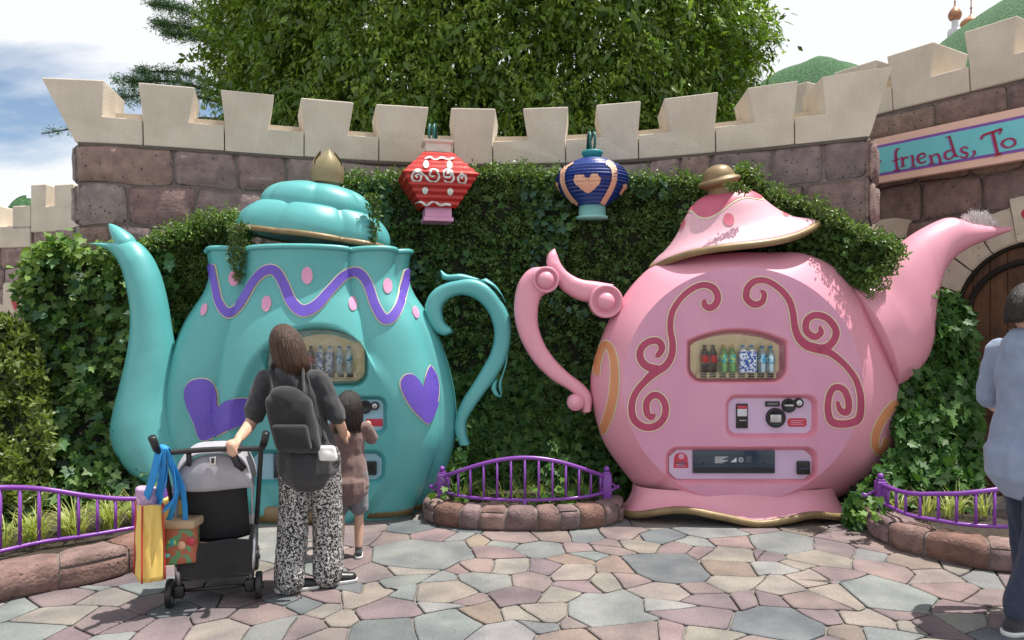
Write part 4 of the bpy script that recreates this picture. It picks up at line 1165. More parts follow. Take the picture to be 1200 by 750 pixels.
# handle
YH = 6.22
h1 = lambda pts: [P(590+x/3.41, 280+y/3.41, YH) for x, y in pts]
A = h1([(168,112),(110,118),(68,160),(46,225),(44,310),(68,400),(120,490),(190,560),(255,600),(300,640),(312,690)])
B = h1([(185,215),(165,222),(148,240),(138,285),(140,350),(165,420),(205,480),(260,535),(318,580),(350,625),(348,685)])
hd = obj('handle', *loft_edges(A, B, .10, 24, power=3.2), M['pink'], pink)
A2 = h1([(200,40),(178,62),(172,100),(195,140),(230,200),(290,240),(345,255)]); B2 = h1([(206,40),(215,65),(232,105),(262,138),(310,162),(370,170),(440,182)])
obj('handle_leaf', *loft_edges(A2, B2, [.01,.05,.08,.09,.10,.10,.10], 20, power=3.0), M['pink'], hd)
for (x, y, r, rb) in ((168,165,52,38),(405,250,66,40),(285,650,30,34)):
    c = P(590+x/3.41, 280+y/3.41, YH-.03); R = r/3.41*YH/FPX; rb_ = rb/3.41*YH/FPX
    obj('boss', *lathe([(R*.9, -.12), (R, -.02), (R, .07), (R*.95, .085), (R*.86, .085), (R*.78, .06), (.001, .06)], 32, M=mtx((c[0], c[1]-.02, c[2]), rx=math.pi/2)), M['pink'], hd)
    obj('ball', *ball((c[0], c[1]-.06, c[2]), rb_, 24), M['pink'], hd)
# lid
YL = 6.32
lc = P(857.5, 285.5, YL); LR = 98.5*YL/FPX; tilt = -math.atan2(45, 191)
Ml = mtx((lc[0], lc[1], lc[2]), rx=math.radians(6), ry=tilt)
lp = [(1.0, 0), (.985, .03), (.93, .065), (.81, .115), (.68, .20), (.56, .32), (.46, .445), (.37, .53), (.26, .595), (.13, .63), (.001, .64)]
lpr = [tuple(q) for q in cr_spline(lp, 6)]
def lid_wave(th, r, z):
    f = max(0, (r/LR-.45)/.55); return r*(1+.02*f*math.cos(3*th)), z+f*f*(.032*math.cos(3*th+.35)-.012*math.cos(2*th))
llob = lambda th, r, z, j: lid_wave(th, r*LR, z*LR)
lid = obj('lid', *lathe(lpr, 96, llob, Ml, sy=.62), M['pink_pale'], pink)
bv_lid = bvh_of(lathe(lpr, 96, llob, Ml, sy=.62))
rim = []
for k in range(97):
    th = 2*math.pi*k/96; r, z = lid_wave(th, LR, 0); v = np.array([r*math.cos(th), .62*r*math.sin(th), z-.012]); rim.append(Ml[:3,:3]@v+Ml[:3,3])
obj('gold_trim', *tube(rim, .030, 10, caps=False), M['gold'], lid)
und = [(.001, .06), (.5, .05), (.9, .02), (1.0, -.005)]
obj('underside', *lathe(und, 48, llob, Ml, sy=.62), M['pink'], lid)
def capband(grow, off):
    V = []; seg = 96; nv = 14
    for i in range(seg):
        th = 2*math.pi*i/seg; bp_ = lambda c_, w_: math.exp(-(((th-c_+math.pi) % (2*math.pi)-math.pi)/w_)**2); bot = .515-.14*bp_(-2.15, .5)-.075*bp_(-.55, .38)-.1*bp_(1.2, .5)-.1*bp_(2.6, .4)-grow
        prr = np.array(lpr)
        for j in range(nv):
            z = .638-(.638-bot)*j/(nv-1); r = np.interp(z, prr[:,1], prr[:,0])
            R, Zz = lid_wave(th, r*LR+off, z*LR+off*.5); V.append((R*math.cos(th), .62*R*math.sin(th), Zz))
    V = np.array(V); return V@Ml[:3,:3].T+Ml[:3,3], grid_faces(seg, nv, True)
cp = obj('rose_cap', *capband(0, .007), M['rose_mid'], lid); obj('cream_outline', *capband(.018, .004), M['cream_line'], cp)
for (x, y, rx, ry, ro) in ((854,257.5,5.4,6.6,-.2),(800,262,2.5,5,.3),(921,249,3,4,-.6)):
    e = ell(x, y, rx, ry, ro)
    d = obj('dot', *blob(bv_lid, e, .006), M['rose_mid'], lid); obj('cream_outline', *blob(bv_lid, e, .003, scale=1.4), M['cream_line'], d)
kp = [(.24,.58),(.22,.64),(.22,.68),(.31,.715),(.345,.745),(.32,.775),(.27,.79),(.245,.84),(.19,.90),(.10,.935),(.001,.945)]
obj('knob', *lathe([(r*LR*.72, z*LR) for r, z in [tuple(q) for q in cr_spline(kp, 5)]], 40, M=Ml), M['gold'], lid)
# neck ring under the lid
nk = [P(x, y, 6.3) for x, y in ((752,312),(772,303),(820,298),(870,295),(920,294.5),(946,296.5))]

# ---------- teal teapot
YT = 6.32
teal = thing('teapot_vending_machine', 'giant teal teapot drinks machine with violet hearts and a puffy lid', 'vending machine', (-1.72, 6.1, 0))
tcx = P(362, 0, YT)[0]
prof_px = [(117.5,297),(117,301),(115.5,309),(115,318),(116,330),(122,345),(132,360),(143,378),(152.5,400),(162,430),(168.5,460),(171,490),(170.5,510),(166,530),(157,555),(146,577),(131,602)]
pp = cr_spline([(w, y) for w, y in prof_px], 12)
grooves = np.radians(np.array([-152,-114,-74,-36,36,74,114,152,208]))
def tlobe(th):
    t = (th+math.pi) % (2*math.pi)-math.pi
    g = np.sort(grooves); 
    t2 = t if t >= g[0] else t+2*math.pi
    for a, b in zip(g[:-1], g[1:]):
        if a <= t2 <= b: return abs(math.sin(math.pi*(t2-a)/(b-a)))**.5
    return 1
def teal_pt(th, w, y):
    """th = 0 faces the camera"""
    R = 1.012*w*YT/FPX; z = P(0, y, YT)[2]
    lb = tlobe(th); amt = (.17 if abs(th) < .95 else .10)+(.03 if y < 312 else 0)
    k = 1-amt*(1-lb); x = tcx+R*k*math.sin(th); dep = .47*R+.06
    cs = math.cos(th); yy = YT-dep*k*math.copysign(abs(cs)**.85, cs)
    if y < 312: z += (.02*(lb-.6))*(312-y)/15
    return x, yy, z
nth, nz_ = 300, len(pp); Vt = np.zeros((nth, nz_, 3))
ths = np.concatenate([np.linspace(-math.pi, -1.0, 60, endpoint=False), np.linspace(-1.0, 1.0, 180, endpoint=False), np.linspace(1.0, math.pi, 60, endpoint=False)])
pp = np.array([pp[0]]+[q for q in pp[1:]]); 
yy_ = np.unique(np.concatenate([pp[::8,1], pp[-1:,1], np.linspace(298, 602, 190)])); pw = np.interp(yy_, pp[:,1], pp[:,0]); nz_ = len(yy_)
Vt = np.array([[teal_pt(th, w, y) for w, y in zip(pw, yy_)] for th in ths])
PXx = 600+FPX*Vt[:,:,0]/Vt[:,:,1]; PYy = 375-(Vt[:,:,2]-CAM_H)*FPX/Vt[:,:,1]
front = Vt[:,:,1] < YT-.1
YTF = 5.83
tw = rect_px(308, 432, 381, 455, YTF); tcn = rect_px(334, 454, 463, 512, YTF); tbn = rect_px(286, 452, 527, 570, YTF)
Zv = Vt[:,:,2]
Xn = tcx+(1.012*pw*YT/FPX)[None, :]*np.sin(ths)[:, None]*.95
Xv = Xn
hc = P(373, 505, YTF)
hous = np.hypot((Xv-hc[0])/(99*YTF/FPX), (Zv-hc[2])/(128*YTF/FPX))
hb = 1-sstep(.86, 1.0, hous)
flat = YTF+.015
newY = Vt[:,:,1]*(1-hb)+np.minimum(Vt[:,:,1], flat)*hb
newY = np.where(hb > 0, Vt[:,:,1]*(1-hb)+flat*hb, Vt[:,:,1])
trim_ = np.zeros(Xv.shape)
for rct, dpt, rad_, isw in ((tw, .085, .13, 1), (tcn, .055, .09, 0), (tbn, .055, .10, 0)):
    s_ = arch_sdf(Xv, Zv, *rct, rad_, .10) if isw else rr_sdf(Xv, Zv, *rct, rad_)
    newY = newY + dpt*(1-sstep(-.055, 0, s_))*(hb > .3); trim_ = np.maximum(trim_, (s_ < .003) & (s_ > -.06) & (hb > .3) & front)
Vt[:,:,1] = np.where(front, newY, Vt[:,:,1])
Vt[:,:,0] = np.where(front, Vt[:,:,0]*(1-hb)+Xn*hb, Vt[:,:,0])
V = Vt.reshape(-1, 3); F = grid_faces(len(ths), nz_, True)
F = [f[::-1] for f in F]
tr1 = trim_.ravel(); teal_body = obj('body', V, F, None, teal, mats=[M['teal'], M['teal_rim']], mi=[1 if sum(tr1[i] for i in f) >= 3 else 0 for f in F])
bv_teal = bvh_of((V, F))
# rolled lip and inside
lip = [np.array(teal_pt(th, 118, 296)) for th in np.linspace(-math.pi, math.pi, 200)]
obj('lip', *tube(lip, .022, 10, caps=False), M['teal'], teal)
V = []
for th in np.linspace(-math.pi, math.pi, 100, endpoint=False):
    for w, y in ((115,298),(110,306),(90,309),(1,309)): V.append(teal_pt(th, w, y))
obj('inner_neck', V, grid_faces(100, 4, True), M['teal'], teal)
bs = []
for th in np.linspace(-math.pi, math.pi, 120, endpoint=False):
    for w, zz in ((131,.14),(138,.12),(141,.07),(138,.015),(128,0)):
        x, y, z = teal_pt(th, w, 602); bs.append((x, y, zz))
obj('gold_base', bs, grid_faces(120, 5, True), M['gold'], teal)
yct = flat+.048
wsd = lambda x, z: float(arch_sdf(np.array(x), np.array(z), *tw, .13, .10)); csd = lambda x, z: float(rr_sdf(np.array(x), np.array(z), *tcn, .09)); bsd = lambda x, z: float(rr_sdf(np.array(x), np.array(z), *tbn, .10))
obj('display_back', *plate(wsd, tw, flat+.079, .004, .050), M['windowback'], teal, smooth=False)
obj('pane', *plate(wsd, tw, flat+.008, .003, .036), M['pane'], teal, smooth=False)
cp2 = obj('coin_panel', *plate(csd, tcn, yct, .004, .038), M['teal_panel'], teal, smooth=False)
bp2 = obj('delivery_panel', *plate(bsd, tbn, yct, .004, .038), M['teal_panel'], teal, smooth=False)
idt = lambda x, y: (x, y)
kw = dict(conv=idt, Y=YTF)
pbox('card_reader', 343, 357, 472, 501, yct, .012, 'black', cp2, **kw)
pdisc('coin_return', 410, 490, 11, yct, .02, 'black', cp2, conv=idt, sc=1, Y=YTF, inner=.7)
pdisc('coin_slot', 426, 478, 8, yct, .022, 'black', cp2, conv=idt, sc=1, Y=YTF, inner=.7)
lk = pdisc('lock', 438, 476.5, 5, yct, .024, 'black', cp2, conv=idt, sc=1, Y=YTF); pdisc('lock_face', 438, 476.5, 3, yct-.024, .004, 'silver', lk, conv=idt, sc=1, Y=YTF)
pbox('red_sticker', 427, 447, 492, 501, yct, .002, 'red_sticker', cp2, r=.0008, **kw)
fl2 = pbox('delivery_flap', 318, 412, 533, 562, yct, .016, 'navy_panel', bp2, **kw); pbox('flap_lip', 320, 410, 555, 559, yct-.016, .012, 'black', fl2, **kw)
pbox('change_cup', 425, 440, 542, 558, yct, .03, 'black', bp2, r=.01, **kw)
rl = pbox('button_rail', 323, 417, 437.5, 443.5, flat+.06, .03, 'windowback', teal, r=.004, **kw)
for k in range(8): pbox('button', 327+k*11.2, 334.5+k*11.2, 438.2, 442.5, flat+.03, .005, 'navy_panel', rl, r=.0015, **kw)
tk = [('b','greenbottle','lab_green','cap_yellow','green tea bottle with yellow cap')]*2+[('b','cola','lab_red','black','dark bottle with red label')]*2+[('carton','cartonblue','lab_blue','cap_blue','blue and white printed pack')]*2+[('b','waterbottle','lab_blue','cap_blue','clear bottle with bright blue cap')]*2
for k, (kd, bd, lb, cp_, txt) in enumerate(tk):
    c = P(330+k*11.2, 437.5, flat+.03)
    bottle(kd, (c[0], flat+.042, c[2]+.003), .215, .0285, '%s in the teal teapot window, %s of its pair' % (txt, 'left' if k % 2 == 0 else 'right'), bd, lb, cp_)
# painted wave, dots, hearts
wv = [(248,309),(252,330),(257,354),(268,367),(282,357),(298,330),(311,317.5),(323,317.5),(333,333),(342,354),(355,364.5),(371,358),(388,339),(404,322.5),(420,319.5),(431,333),(439,356),(449,373),(459,372),(468,357),(474,332),(478,315)]
ws = [8,8,9,11,9,9,11,11,11,12,13,12,10,10,11,10,10,11,11,9,9,8]
o1 = obj('wave_band', *ribbon(bv_teal, wv, ws, .015, across=8), M['purple'], teal); obj('cream_outline', *ribbon(bv_teal, wv, ws, .005, extra=2.6, across=8), M['cream_line'], o1)
for x, y, rx, ry, ro in ((274.5,326,5.2,8,.1),(360,323,5.4,9.2,0),(312.5,356,4.6,8.2,.1),(413.5,355.5,4,7.6,0),(454,335,4.2,8,-.05),(239.5,363,2.6,6.5,.3),(487,366,2.6,6.2,-.3)):
    e = ell(x, y, rx, ry, ro); d = obj('dot', *blob(bv_teal, e, .008), M['dotpink'], teal); obj('cream_outline', *blob(bv_teal, e, .004, scale=1.3), M['cream_line'], d)
heartR = [(503,429),(509,435),(513,447),(513.5,463),(510,480),(502,496),(492,489),(480,475),(471,458),(469.5,447),(475,439.5),(483,439),(490,445),(496,453),(498,440)]
heartL = [(237,444),(247,447),(255,459),(257,477),(266,470),(284,466),(298,472),(301,482),(292,492),(270,503),(238,516),(228,496),(219,474),(217,458),(224,447)]
for hp, c in ((heartR, (494,463)), (heartL, (246,486))):
    e = cr_spline(hp, 5, True)
    d = obj('heart', *blob(bv_teal, e, .017, 14, centre=c, scale=0), M['purple'], teal); obj('cream_outline', *blob(bv_teal, e, .004, 14, centre=c, scale=1.4), M['cream_line'], d)
# spout
YS = 6.05
lo = [(103,285.5),(118,289),(132,297),(144,315),(151,340),(155,366),(154,395),(149,425),(142,455),(135,485),(133,508),(140,530),(158,552),(185,566)]
hi = [(131,284),(140,284),(158,282),(174,296),(186,320),(194,350),(199,380),(203,405),(206,430),(208,455),(212,480),(220,510),(232,540),(245,560)]
A = [P(x, y, YS) for x, y in lo]; B = [P(x, y, YS) for x, y in hi]
V, F = loft_edges(A, B, [.008,.05,.09,.13,.15,.155,.16,.17,.19,.22,.25,.27,.28,.28], 28)
sp2 = obj('spout', V, F, M['teal'], teal)
A = [P(x, y, YS) for x, y in ((127,262.5),(128,268),(131,276),(136,286),(148,304))]; B = [P(x, y, YS) for x, y in ((130,262),(138,265),(148,271),(158,281),(162,304))]
obj('spout_lip', *loft_edges(A, B, [.006,.03,.06,.085,.08], 20), M['teal'], sp2)
# handle
h2 = lambda pts: [P(460+x/3., 290+y/3., YT-.02) for x, y in pts]
A = h2([(212,300),(180,310),(145,290),(120,245),(116,205),(132,165),(170,132),(225,115),(290,112),(345,140),(385,190),(412,250),(416,320),(400,390),(365,455),(325,510),(290,560),(262,610),(262,655),(272,690)])
B = h2([(200,278),(195,275),(182,258),(175,228),(178,205),(195,185),(220,172),(250,168),(285,178),(315,200),(340,235),(355,280),(356,325),(342,375),(315,425),(285,475),(250,530),(225,585),(218,640),(235,692)])
h_ = obj('handle', *loft_edges(A, B, .085, 24, power=3.0), M['teal'], teal)
for a_, b_ in (([(168,82),(178,112),(215,118),(260,118)],[(172,80),(196,95),(245,93),(310,112)]), ([(300,118),(340,130),(380,165),(396,195)],[(330,108),(365,135),(388,170),(398,196)]),
               ([(400,350),(392,420),(372,480),(382,524)],[(412,330),(402,410),(385,470),(384,526)]), ([(352,470),(345,495),(360,520),(380,527)],[(372,460),(366,490),(372,512),(384,524)])):
    obj('handle_leaf', *loft_edges(h2(a_), h2(b_), [.02,.06,.06,.02], 14), M['teal'], h_)
# lid
lc = P(366, 281, YT+.02); LR = 92*YT/FPX; Mt = mtx((lc[0], lc[1], lc[2]), rx=math.radians(-1), ry=math.atan2(23, 178))
def pl_(n, amt, ph, z0): return lambda th, r, z, j: (r*(1-amt+amt*abs(math.cos(n*(th-ph)/2))**.7), z)
l1 = [(.001,.02),(.80,.0),(.97,.0),(1.0,.05),(1.0,.13),(.96,.23),(.88,.32),(.78,.385),(.64,.40),(.45,.38)]
l2 = [(.70,.30),(.715,.40),(.70,.49),(.63,.59),(.50,.665),(.32,.71),(.12,.725),(.001,.725)]
f_ = lambda l: [(r*LR, z*LR) for r, z in [tuple(q) for q in cr_spline(l, 5)]]
lid2 = obj('lid', *lathe(f_(l1), 144, pl_(7, .15, .35, 0), Mt, sy=.66), M['teal'], teal)
obj('upper_puff', *lathe(f_(l2), 144, pl_(6, .10, .1, 0), Mt, sy=.66), M['teal'], lid2)
rim = []
for k in range(145):
    th = 2*math.pi*k/144; r, z = pl_(7, .15, .35, 0)(th, LR*1.03, 0, 0); rim.append(Mt[:3,:3]@np.array([r*math.cos(th), .66*r*math.sin(th), z])+Mt[:3,3])
obj('gold_trim', *tube(rim, .025, 10, caps=False), M['gold'], lid2)
# tulip bud knob
Mk = mtx(P(383, 221, YT), ry=math.radians(2)); s = YT/FPX
kb = obj('bud_knob', *lathe([(r*s, z*s) for r, z in [tuple(q) for q in cr_spline([(8,-4),(13,2),(17.5,10),(18.2,19),(15.5,29),(10,37),(4,43),(.1,46)], 6)]], 36, M=Mk), M['olive_gold'], lid2)
for k in range(3):
    a = -math.pi/2+.35+k*2*math.pi/3; V = []
    for i in range(9):
        for j in range(9):
            t = j/8; u = (i/8-.5)*2; wd = 1.15*(1-t**3.0)
            z = 6+39*t; rr_ = np.interp(z, [8,19,29,37,44,50], [17.6,18.6,16.6,12.5,8,6])
            th = a+u*wd; rr_ = rr_+.8+1.6*(1-abs(u))*t+3.0*max(0, t-.75); V.append(Mk[:3,:3]@np.array([rr_*s*math.cos(th), rr_*s*math.sin(th), z*s])+Mk[:3,3])
    obj('petal', V, grid_faces(9, 9), M['olive_gold'], kb)
# ------------------------------------------------------------------ lanterns
def scallop_square(th, k=.92): return 1/max(abs(math.cos(th)), abs(math.sin(th)))**k
YLn = 6.85
def hook(cx, zt, zb, parent):
    for sx in (-.022, .022):
        pts = [(cx+sx*.5, YLn+.42, zt-.20), (cx+sx*.5, YLn+.30, zt-.06), (cx+sx, YLn+.12, zt-.005), (cx+sx, YLn, zt-.03), (cx+sx, YLn-.03, zt-.12), (cx+sx*.6, YLn, zb)]
        obj('hook_rod', *tube(cr_spline(pts, 6), .012, 8), M['hook_green'], parent)
rl_ = thing('hanging_lantern', 'red diamond shaped pleated lantern with white scrolls hanging left of the blue one', 'lantern', tuple(P(512, 261, YLn)), 'lanterns hanging from the wall')
s = YLn/FPX; Mr = mtx(P(512, 0, YLn)*np.array([1,1,0]), rz=math.radians(45+0))
def red_lob(th, r, z, j):
    t = (th+math.pi/4) % (math.pi/2)-math.pi/4
    return r*(1/math.cos(t))*(1-.02*(abs(t)/(math.pi/4))**4)/1.0, z
def sq(prof, ang):
    Mq = mtx(P(512, 0, YLn)*np.array([1,1,0]), rz=ang)
    return lathe(prof, 64, red_lob, Mq)
zr = lambda y: P(0, y, YLn)[2]
RA = math.radians(13)
n_p = 10; pr = []
for k in range(n_p*2+1):
    t = k/(n_p*2); y = 181+t*(246-181)
    w = np.interp(y, [181,210,246], [17,44,21]); w -= 0 if k % 2 else 1.8
    pr.append((w*s, zr(y)))
vr = sq(pr, RA); body = obj('pleated_shade', *vr, M['red'], rl_, smooth=False); bvr = bvh_of(vr)
obj('cap', *sq([(.001, zr(167)), (17.5*s, zr(167)), (17.5*s, zr(169.5)), (14.5*s, zr(172)), (14.5*s, zr(181)), (.001, zr(181))], RA), M['lanternwhite'], rl_, smooth=False)
obj('base', *sq([(.001, zr(245)), (15.5*s, zr(245)), (15.5*s, zr(256)), (17.5*s, zr(257)), (17.5*s, zr(261)), (.001, zr(261))], RA), M['dotpink'], rl_, smooth=False)
hook(P(506, 0, YLn)[0], zr(143), zr(168), rl_)
cl = lambda pts: [(440+x/3.75, 130+y/3.75) for x, y in pts]
for p_, w in ((cl([(185,292),(176,284),(186,274),(200,284),(196,302),(175,306),(160,292),(166,270),(190,262),(212,278),(235,302),(262,308),(280,290),(270,264),(248,260),(238,276),(250,288),(262,280)]), 2.2),
              (cl([(312,276),(320,268),(332,276),(326,290),(306,290),(300,270),(318,258),(338,272),(342,300),(320,312),(300,300)]), 2.2),
              (cl([(382,298),(376,290),(388,284),(398,296),(390,314),(370,312),(362,294),(376,276),(402,284)]), 2.2),
              (cl([(175,404),(200,400),(225,412),(255,398),(285,412),(310,408),(332,412)]), 2.0),
              (cl([(215,212),(240,206),(262,216),(290,208),(318,214),(345,210)]), 1.8)):
    obj('white_scroll', *ribbon(bvr, p_, w, .010, across=3, n=5), M['white'], body)
for x, y in ((218,346),(328,351),(222,238),(325,240)):
    obj('white_dot', *blob(bvr, ell(440+x/3.75, 130+y/3.75, 2.4, 3.4), .012, 3), M['white'], body)
bl = thing('hanging_lantern', 'round dark blue pleated lantern with a peach heart hanging right of the red one', 'lantern', tuple(P(694, 257, YLn)), 'lanterns hanging from the wall')
pr = []
for k in range(31):
    t = k/30; y = 186+t*(242-186); w = float(np.interp(y, [186,188,191,197,204,210,216,223,230,237,242], [14,19,25.5,35.5,41.5,43.8,43.2,39.5,33,24,17])) - (0 if k % 2 else 1.7)
    pr.append((w*s, zr(y)))
Mb = mtx(P(694, 0, YLn)*np.array([1,1,0])); vb = lathe(pr, 56, M=Mb); bb = obj('pleated_shade', *vb, M['blue'], bl, smooth=False); bvb = bvh_of(vb)
obj('cap', *lathe([(.001, zr(177)), (11*s, zr(177)), (12.5*s, zr(178)), (12.5*s, zr(180.5)), (11*s, zr(182)), (11*s, zr(187)), (.001, zr(187))], 40, M=Mb), M['teal_dark'], bl)
obj('base', *lathe([(.001, zr(240)), (15.5*s, zr(241)), (15.8*s, zr(253)), (18.5*s, zr(254)), (18.5*s, zr(256.5)), (.001, zr(256.5))], 40, M=Mb), M['mint'], bl)
hook(P(694, 0, YLn)[0], zr(152), zr(178), bl)
hp = cl([(932,300),(945,284),(968,280),(984,294),(982,314),(965,332),(932,354),(898,332),(878,312),(878,292),(892,280),(915,284)])
obj('peach_heart', *blob(bvb, cr_spline(hp, 4, True), .008, 5), M['peach'], bb)
for p_, w in ((cl([(872,222),(840,240),(824,275),(826,320),(850,370),(888,414)]), 5.5), (cl([(1012,222),(1045,250),(1048,300),(1030,350),(992,414)]), 6.2), (cl([(1098,318),(1090,345),(1075,368)]), 5), (cl([(796,310),(800,340),(812,362)]), 4)):
    obj('peach_stripe', *ribbon(bvb, p_, w, .007, across=4), M['peach'], bb)

# ------------------------------------------------------------------ foliage tools
def leaf_mass(pos, axis, nrm, size, tv, tf, colors):
    """leaves at pos; axis = leaf direction, nrm = leaf face direction"""
    a = axis/(np.linalg.norm(axis, axis=1)[:, None]+1e-9)
    n = nrm-a*np.sum(nrm*a, 1)[:, None]; n /= np.linalg.norm(n, axis=1)[:, None]+1e-9
    b = np.cross(a, n)
    tv = np.asarray(tv, float); k = len(tv)
    V = pos[:, None, :] + size[:, None, None]*(tv[None, :, 0, None]*b[:, None, :]+tv[None, :, 1, None]*a[:, None, :]+tv[None, :, 2, None]*n[:, None, :])
    F = (np.asarray(tf)[None]+(np.arange(len(pos))*k)[:, None, None]).reshape(-1, 3)
    return V.reshape(-1, 3), F, np.repeat(colors, k, axis=0)
LEAF4 = ([(0,0,0),(-.24,.42,.06),(0,1,-.02),(.24,.42,.06)], [(0,3,2),(0,2,1)])
LANCE = ([(0,0,0),(-.21,.42,.05),(0,1,-.08),(.21,.42,.05)], [(0,3,2),(0,2,1)])
iv = [(0,0),(.20,-.12),(.46,.02),(.34,.20),(.50,.48),(.24,.50),(0,.98),(-.24,.50),(-.50,.48),(-.34,.20),(-.46,.02),(-.20,-.12)]
IVY = ([(0,.25,-.03)]+[(x,y,.05*abs(x)*2-.03*y) for x, y in iv], [(0, 1+i, 1+(i+1) % 12) for i in range(12)])
def shade_cols(n, a, b, r, bright=.12):
    t = r.random((n, 1)); c = np.array(a)*(1-t)+np.array(b)*t
    return c*(1+r.normal(0, bright, (n, 1)).clip(-.4, .6))
def pts_in(poly, n, r):
    p = np.array(poly); lo, hi = p.min(0), p.max(0); out = np.zeros((0, 2))
    while len(out) < n:
        q = lo+(hi-lo)*r.random((n, 2)); out = np.vstack([out, q[in_poly(q[:,0], q[:,1], poly)]])
    return out[:n]
def hedge_pos(poly, n, depth, r, lump=.10, thick=.10, ls=.035):
    q = pts_in(poly, n, r)
    Y = np.array([depth(x, y)+lump*nf(x*ls, y*ls, 4.2)+.5*lump*nf(x*ls*2.7, y*ls*2.7, 9.2) for x, y in q]) + thick*r.random(n)**1.5
    return np.column_stack([(q[:,0]-600)*Y/FPX, Y, CAM_H+(375-q[:,1])*Y/FPX]), q
def hedge_leaves(poly, n, depth, r, tmpl, size, ca, cb, fwd=.8, up=.35, jit=.6, droop=0., **kw):
    pos, q = hedge_pos(poly, n, depth, r, **kw)
    nrm = np.array([.12, -fwd, up])+r.normal(0, jit, (n, 3)); ax = np.array([0, -.35, .25-droop])+r.normal(0, .75, (n, 3))
    sz = size*r.uniform(.65, 1.3, n)
    return leaf_mass(pos, ax, nrm, sz, tmpl[0], tmpl[1], shade_cols(n, ca, cb, r))
def join_l(*ls):
    Vs, Fs, Cs, k = [], [], [], 0
    for V, F, C in ls: Vs.append(V); Fs.append(F+k); Cs.append(C); k += len(V)
    return np.vstack(Vs), np.vstack(Fs), np.vstack(Cs)
def mass(name, L, mat, parent):
    o = obj(name, L[0], L[1], M[mat], parent, smooth=False, col=L[2]); o['kind'] = 'stuff'; return o
def core_sheet(poly, depth, parent, step=10, back=.07):
    p = np.array(poly); x0, y0 = p.min(0); x1, y1 = p.max(0)
    nx, ny = int((x1-x0)/step)+2, int((y1-y0)/step)+2; V, idx, F = [], {}, []
    for i in range(nx):
        for j in range(ny):
            x, y = x0+i*step, y0+j*step
            if in_poly(np.array([x]), np.array([y]), poly)[0]:
                idx[i, j] = len(V); V.append(P(x, y, depth(x, y)+back+.10*nf(x*.035, y*.035, 4.2)+.05*nf(x*.0945, y*.0945, 9.2)))
    nb = len(V)
    V += [v+np.array([v[0]*.02, .25, 0]) for v in V]
    for (i, j) in list(idx):
        q = [(i,j),(i+1,j),(i+1,j+1),(i,j+1)]
        if all(c in idx for c in q):
            f = [idx[c] for c in q]; F.append(tuple(f[::-1])); F.append(tuple(a+nb for a in f))
    obj('twig_core', V, F, M['core'], parent)
hr = np.random.default_rng(21)
BOXA, BOXB = (.045, .105, .025), (.125, .215, .048)
IVA, IVB, IVT = (.032, .095, .03), (.095, .18, .042), (.065, .15, .12)
# hedge between the pots
mid = thing('ivy_hedge', 'clipped dark green hedge with ivy on the wall between the two teapots', 'hedge', (0, 7.1, 0))
pm = [(392,216),(415,210),(470,206),(560,199),(610,200),(660,204),(760,208),(815,211),(850,218),(872,206),(900,222),(950,243),(1000,266),(1048,288),(1046,305),(1015,340),(930,330),(880,420),(800,560),(790,610),(440,610),(440,330),(380,300)]
def dm(x, y):
    w = np.polyval(wc, (x-600)*7.0/FPX)
    return min(7.06, w-.24+.10*sstep(820, 960, x)*sstep(420, 330, y))-.55*sstep(420, 610, y)
vis_m = [[(392,216),(415,210),(470,206),(560,199),(610,200),(660,204),(760,208),(840,212),(840,330),(780,340),(720,360),(705,440),(720,530),(770,600),(500,600),(530,520),(530,450),(500,370),(480,300),(440,300)],
         [(820,290),(960,255),(1000,266),(1048,288),(1046,305),(1015,340),(985,330),(940,300)], [(860,215),(872,203),(900,222),(950,243),(960,275),(880,260)]]
core_sheet(pm, dm, mid)
Ls = [hedge_leaves(vis_m[0], 88000, dm, hr, LEAF4, .036, BOXA, BOXB, ls=.06, thick=.15, lump=.16),
      hedge_leaves(vis_m[1], 16000, dm, hr, LEAF4, .034, BOXA, BOXB, ls=.05, thick=.15), hedge_leaves(vis_m[2], 12000, dm, hr, LEAF4, .034, BOXA, BOXB, ls=.05, thick=.15)]
mass('box_foliage', join_l(*Ls), 'box', mid)
dfw = lambda x, y: dm(x, y)-.05
ivp = [([(405,212),(455,208),(455,330),(425,330),(440,290),(420,230)], 260, .085, IVT), ([(545,197),(590,198),(585,210),(548,210)], 40, .08, IVA), ([(610,202),(665,204),(668,260),(660,330),(618,330),(612,240)], 230, .082, IVT),
       ([(735,206),(800,208),(790,228),(740,228)], 90, .085, IVT), ([(530,440),(600,420),(700,430),(710,510),(760,600),(505,600),(535,520)], 2600, .078, IVA), ([(445,300),(500,300),(520,330),(490,345),(460,310)], 70, .08, IVT),
       ([(830,290),(960,262),(1000,275),(920,296)], 130, .07, IVA), ([(580,330),(600,330),(600,430),(585,430)], 40, .06, IVA), ([(640,330),(690,350),(690,380),(650,370)], 30, .06, IVT)]
ivp.append((vis_m[0], 900, .062, IVA)); ivp.append((vis_m[1], 160, .06, (.05,.11,.03)))
Ls = [hedge_leaves(pl, n, dfw, hr, IVY, sz, ca, IVB, jit=.4, up=.3, droop=.7, thick=.10) for pl, n, sz, ca in ivp]
mass('ivy_leaves', join_l(*Ls), 'ivy', mid)
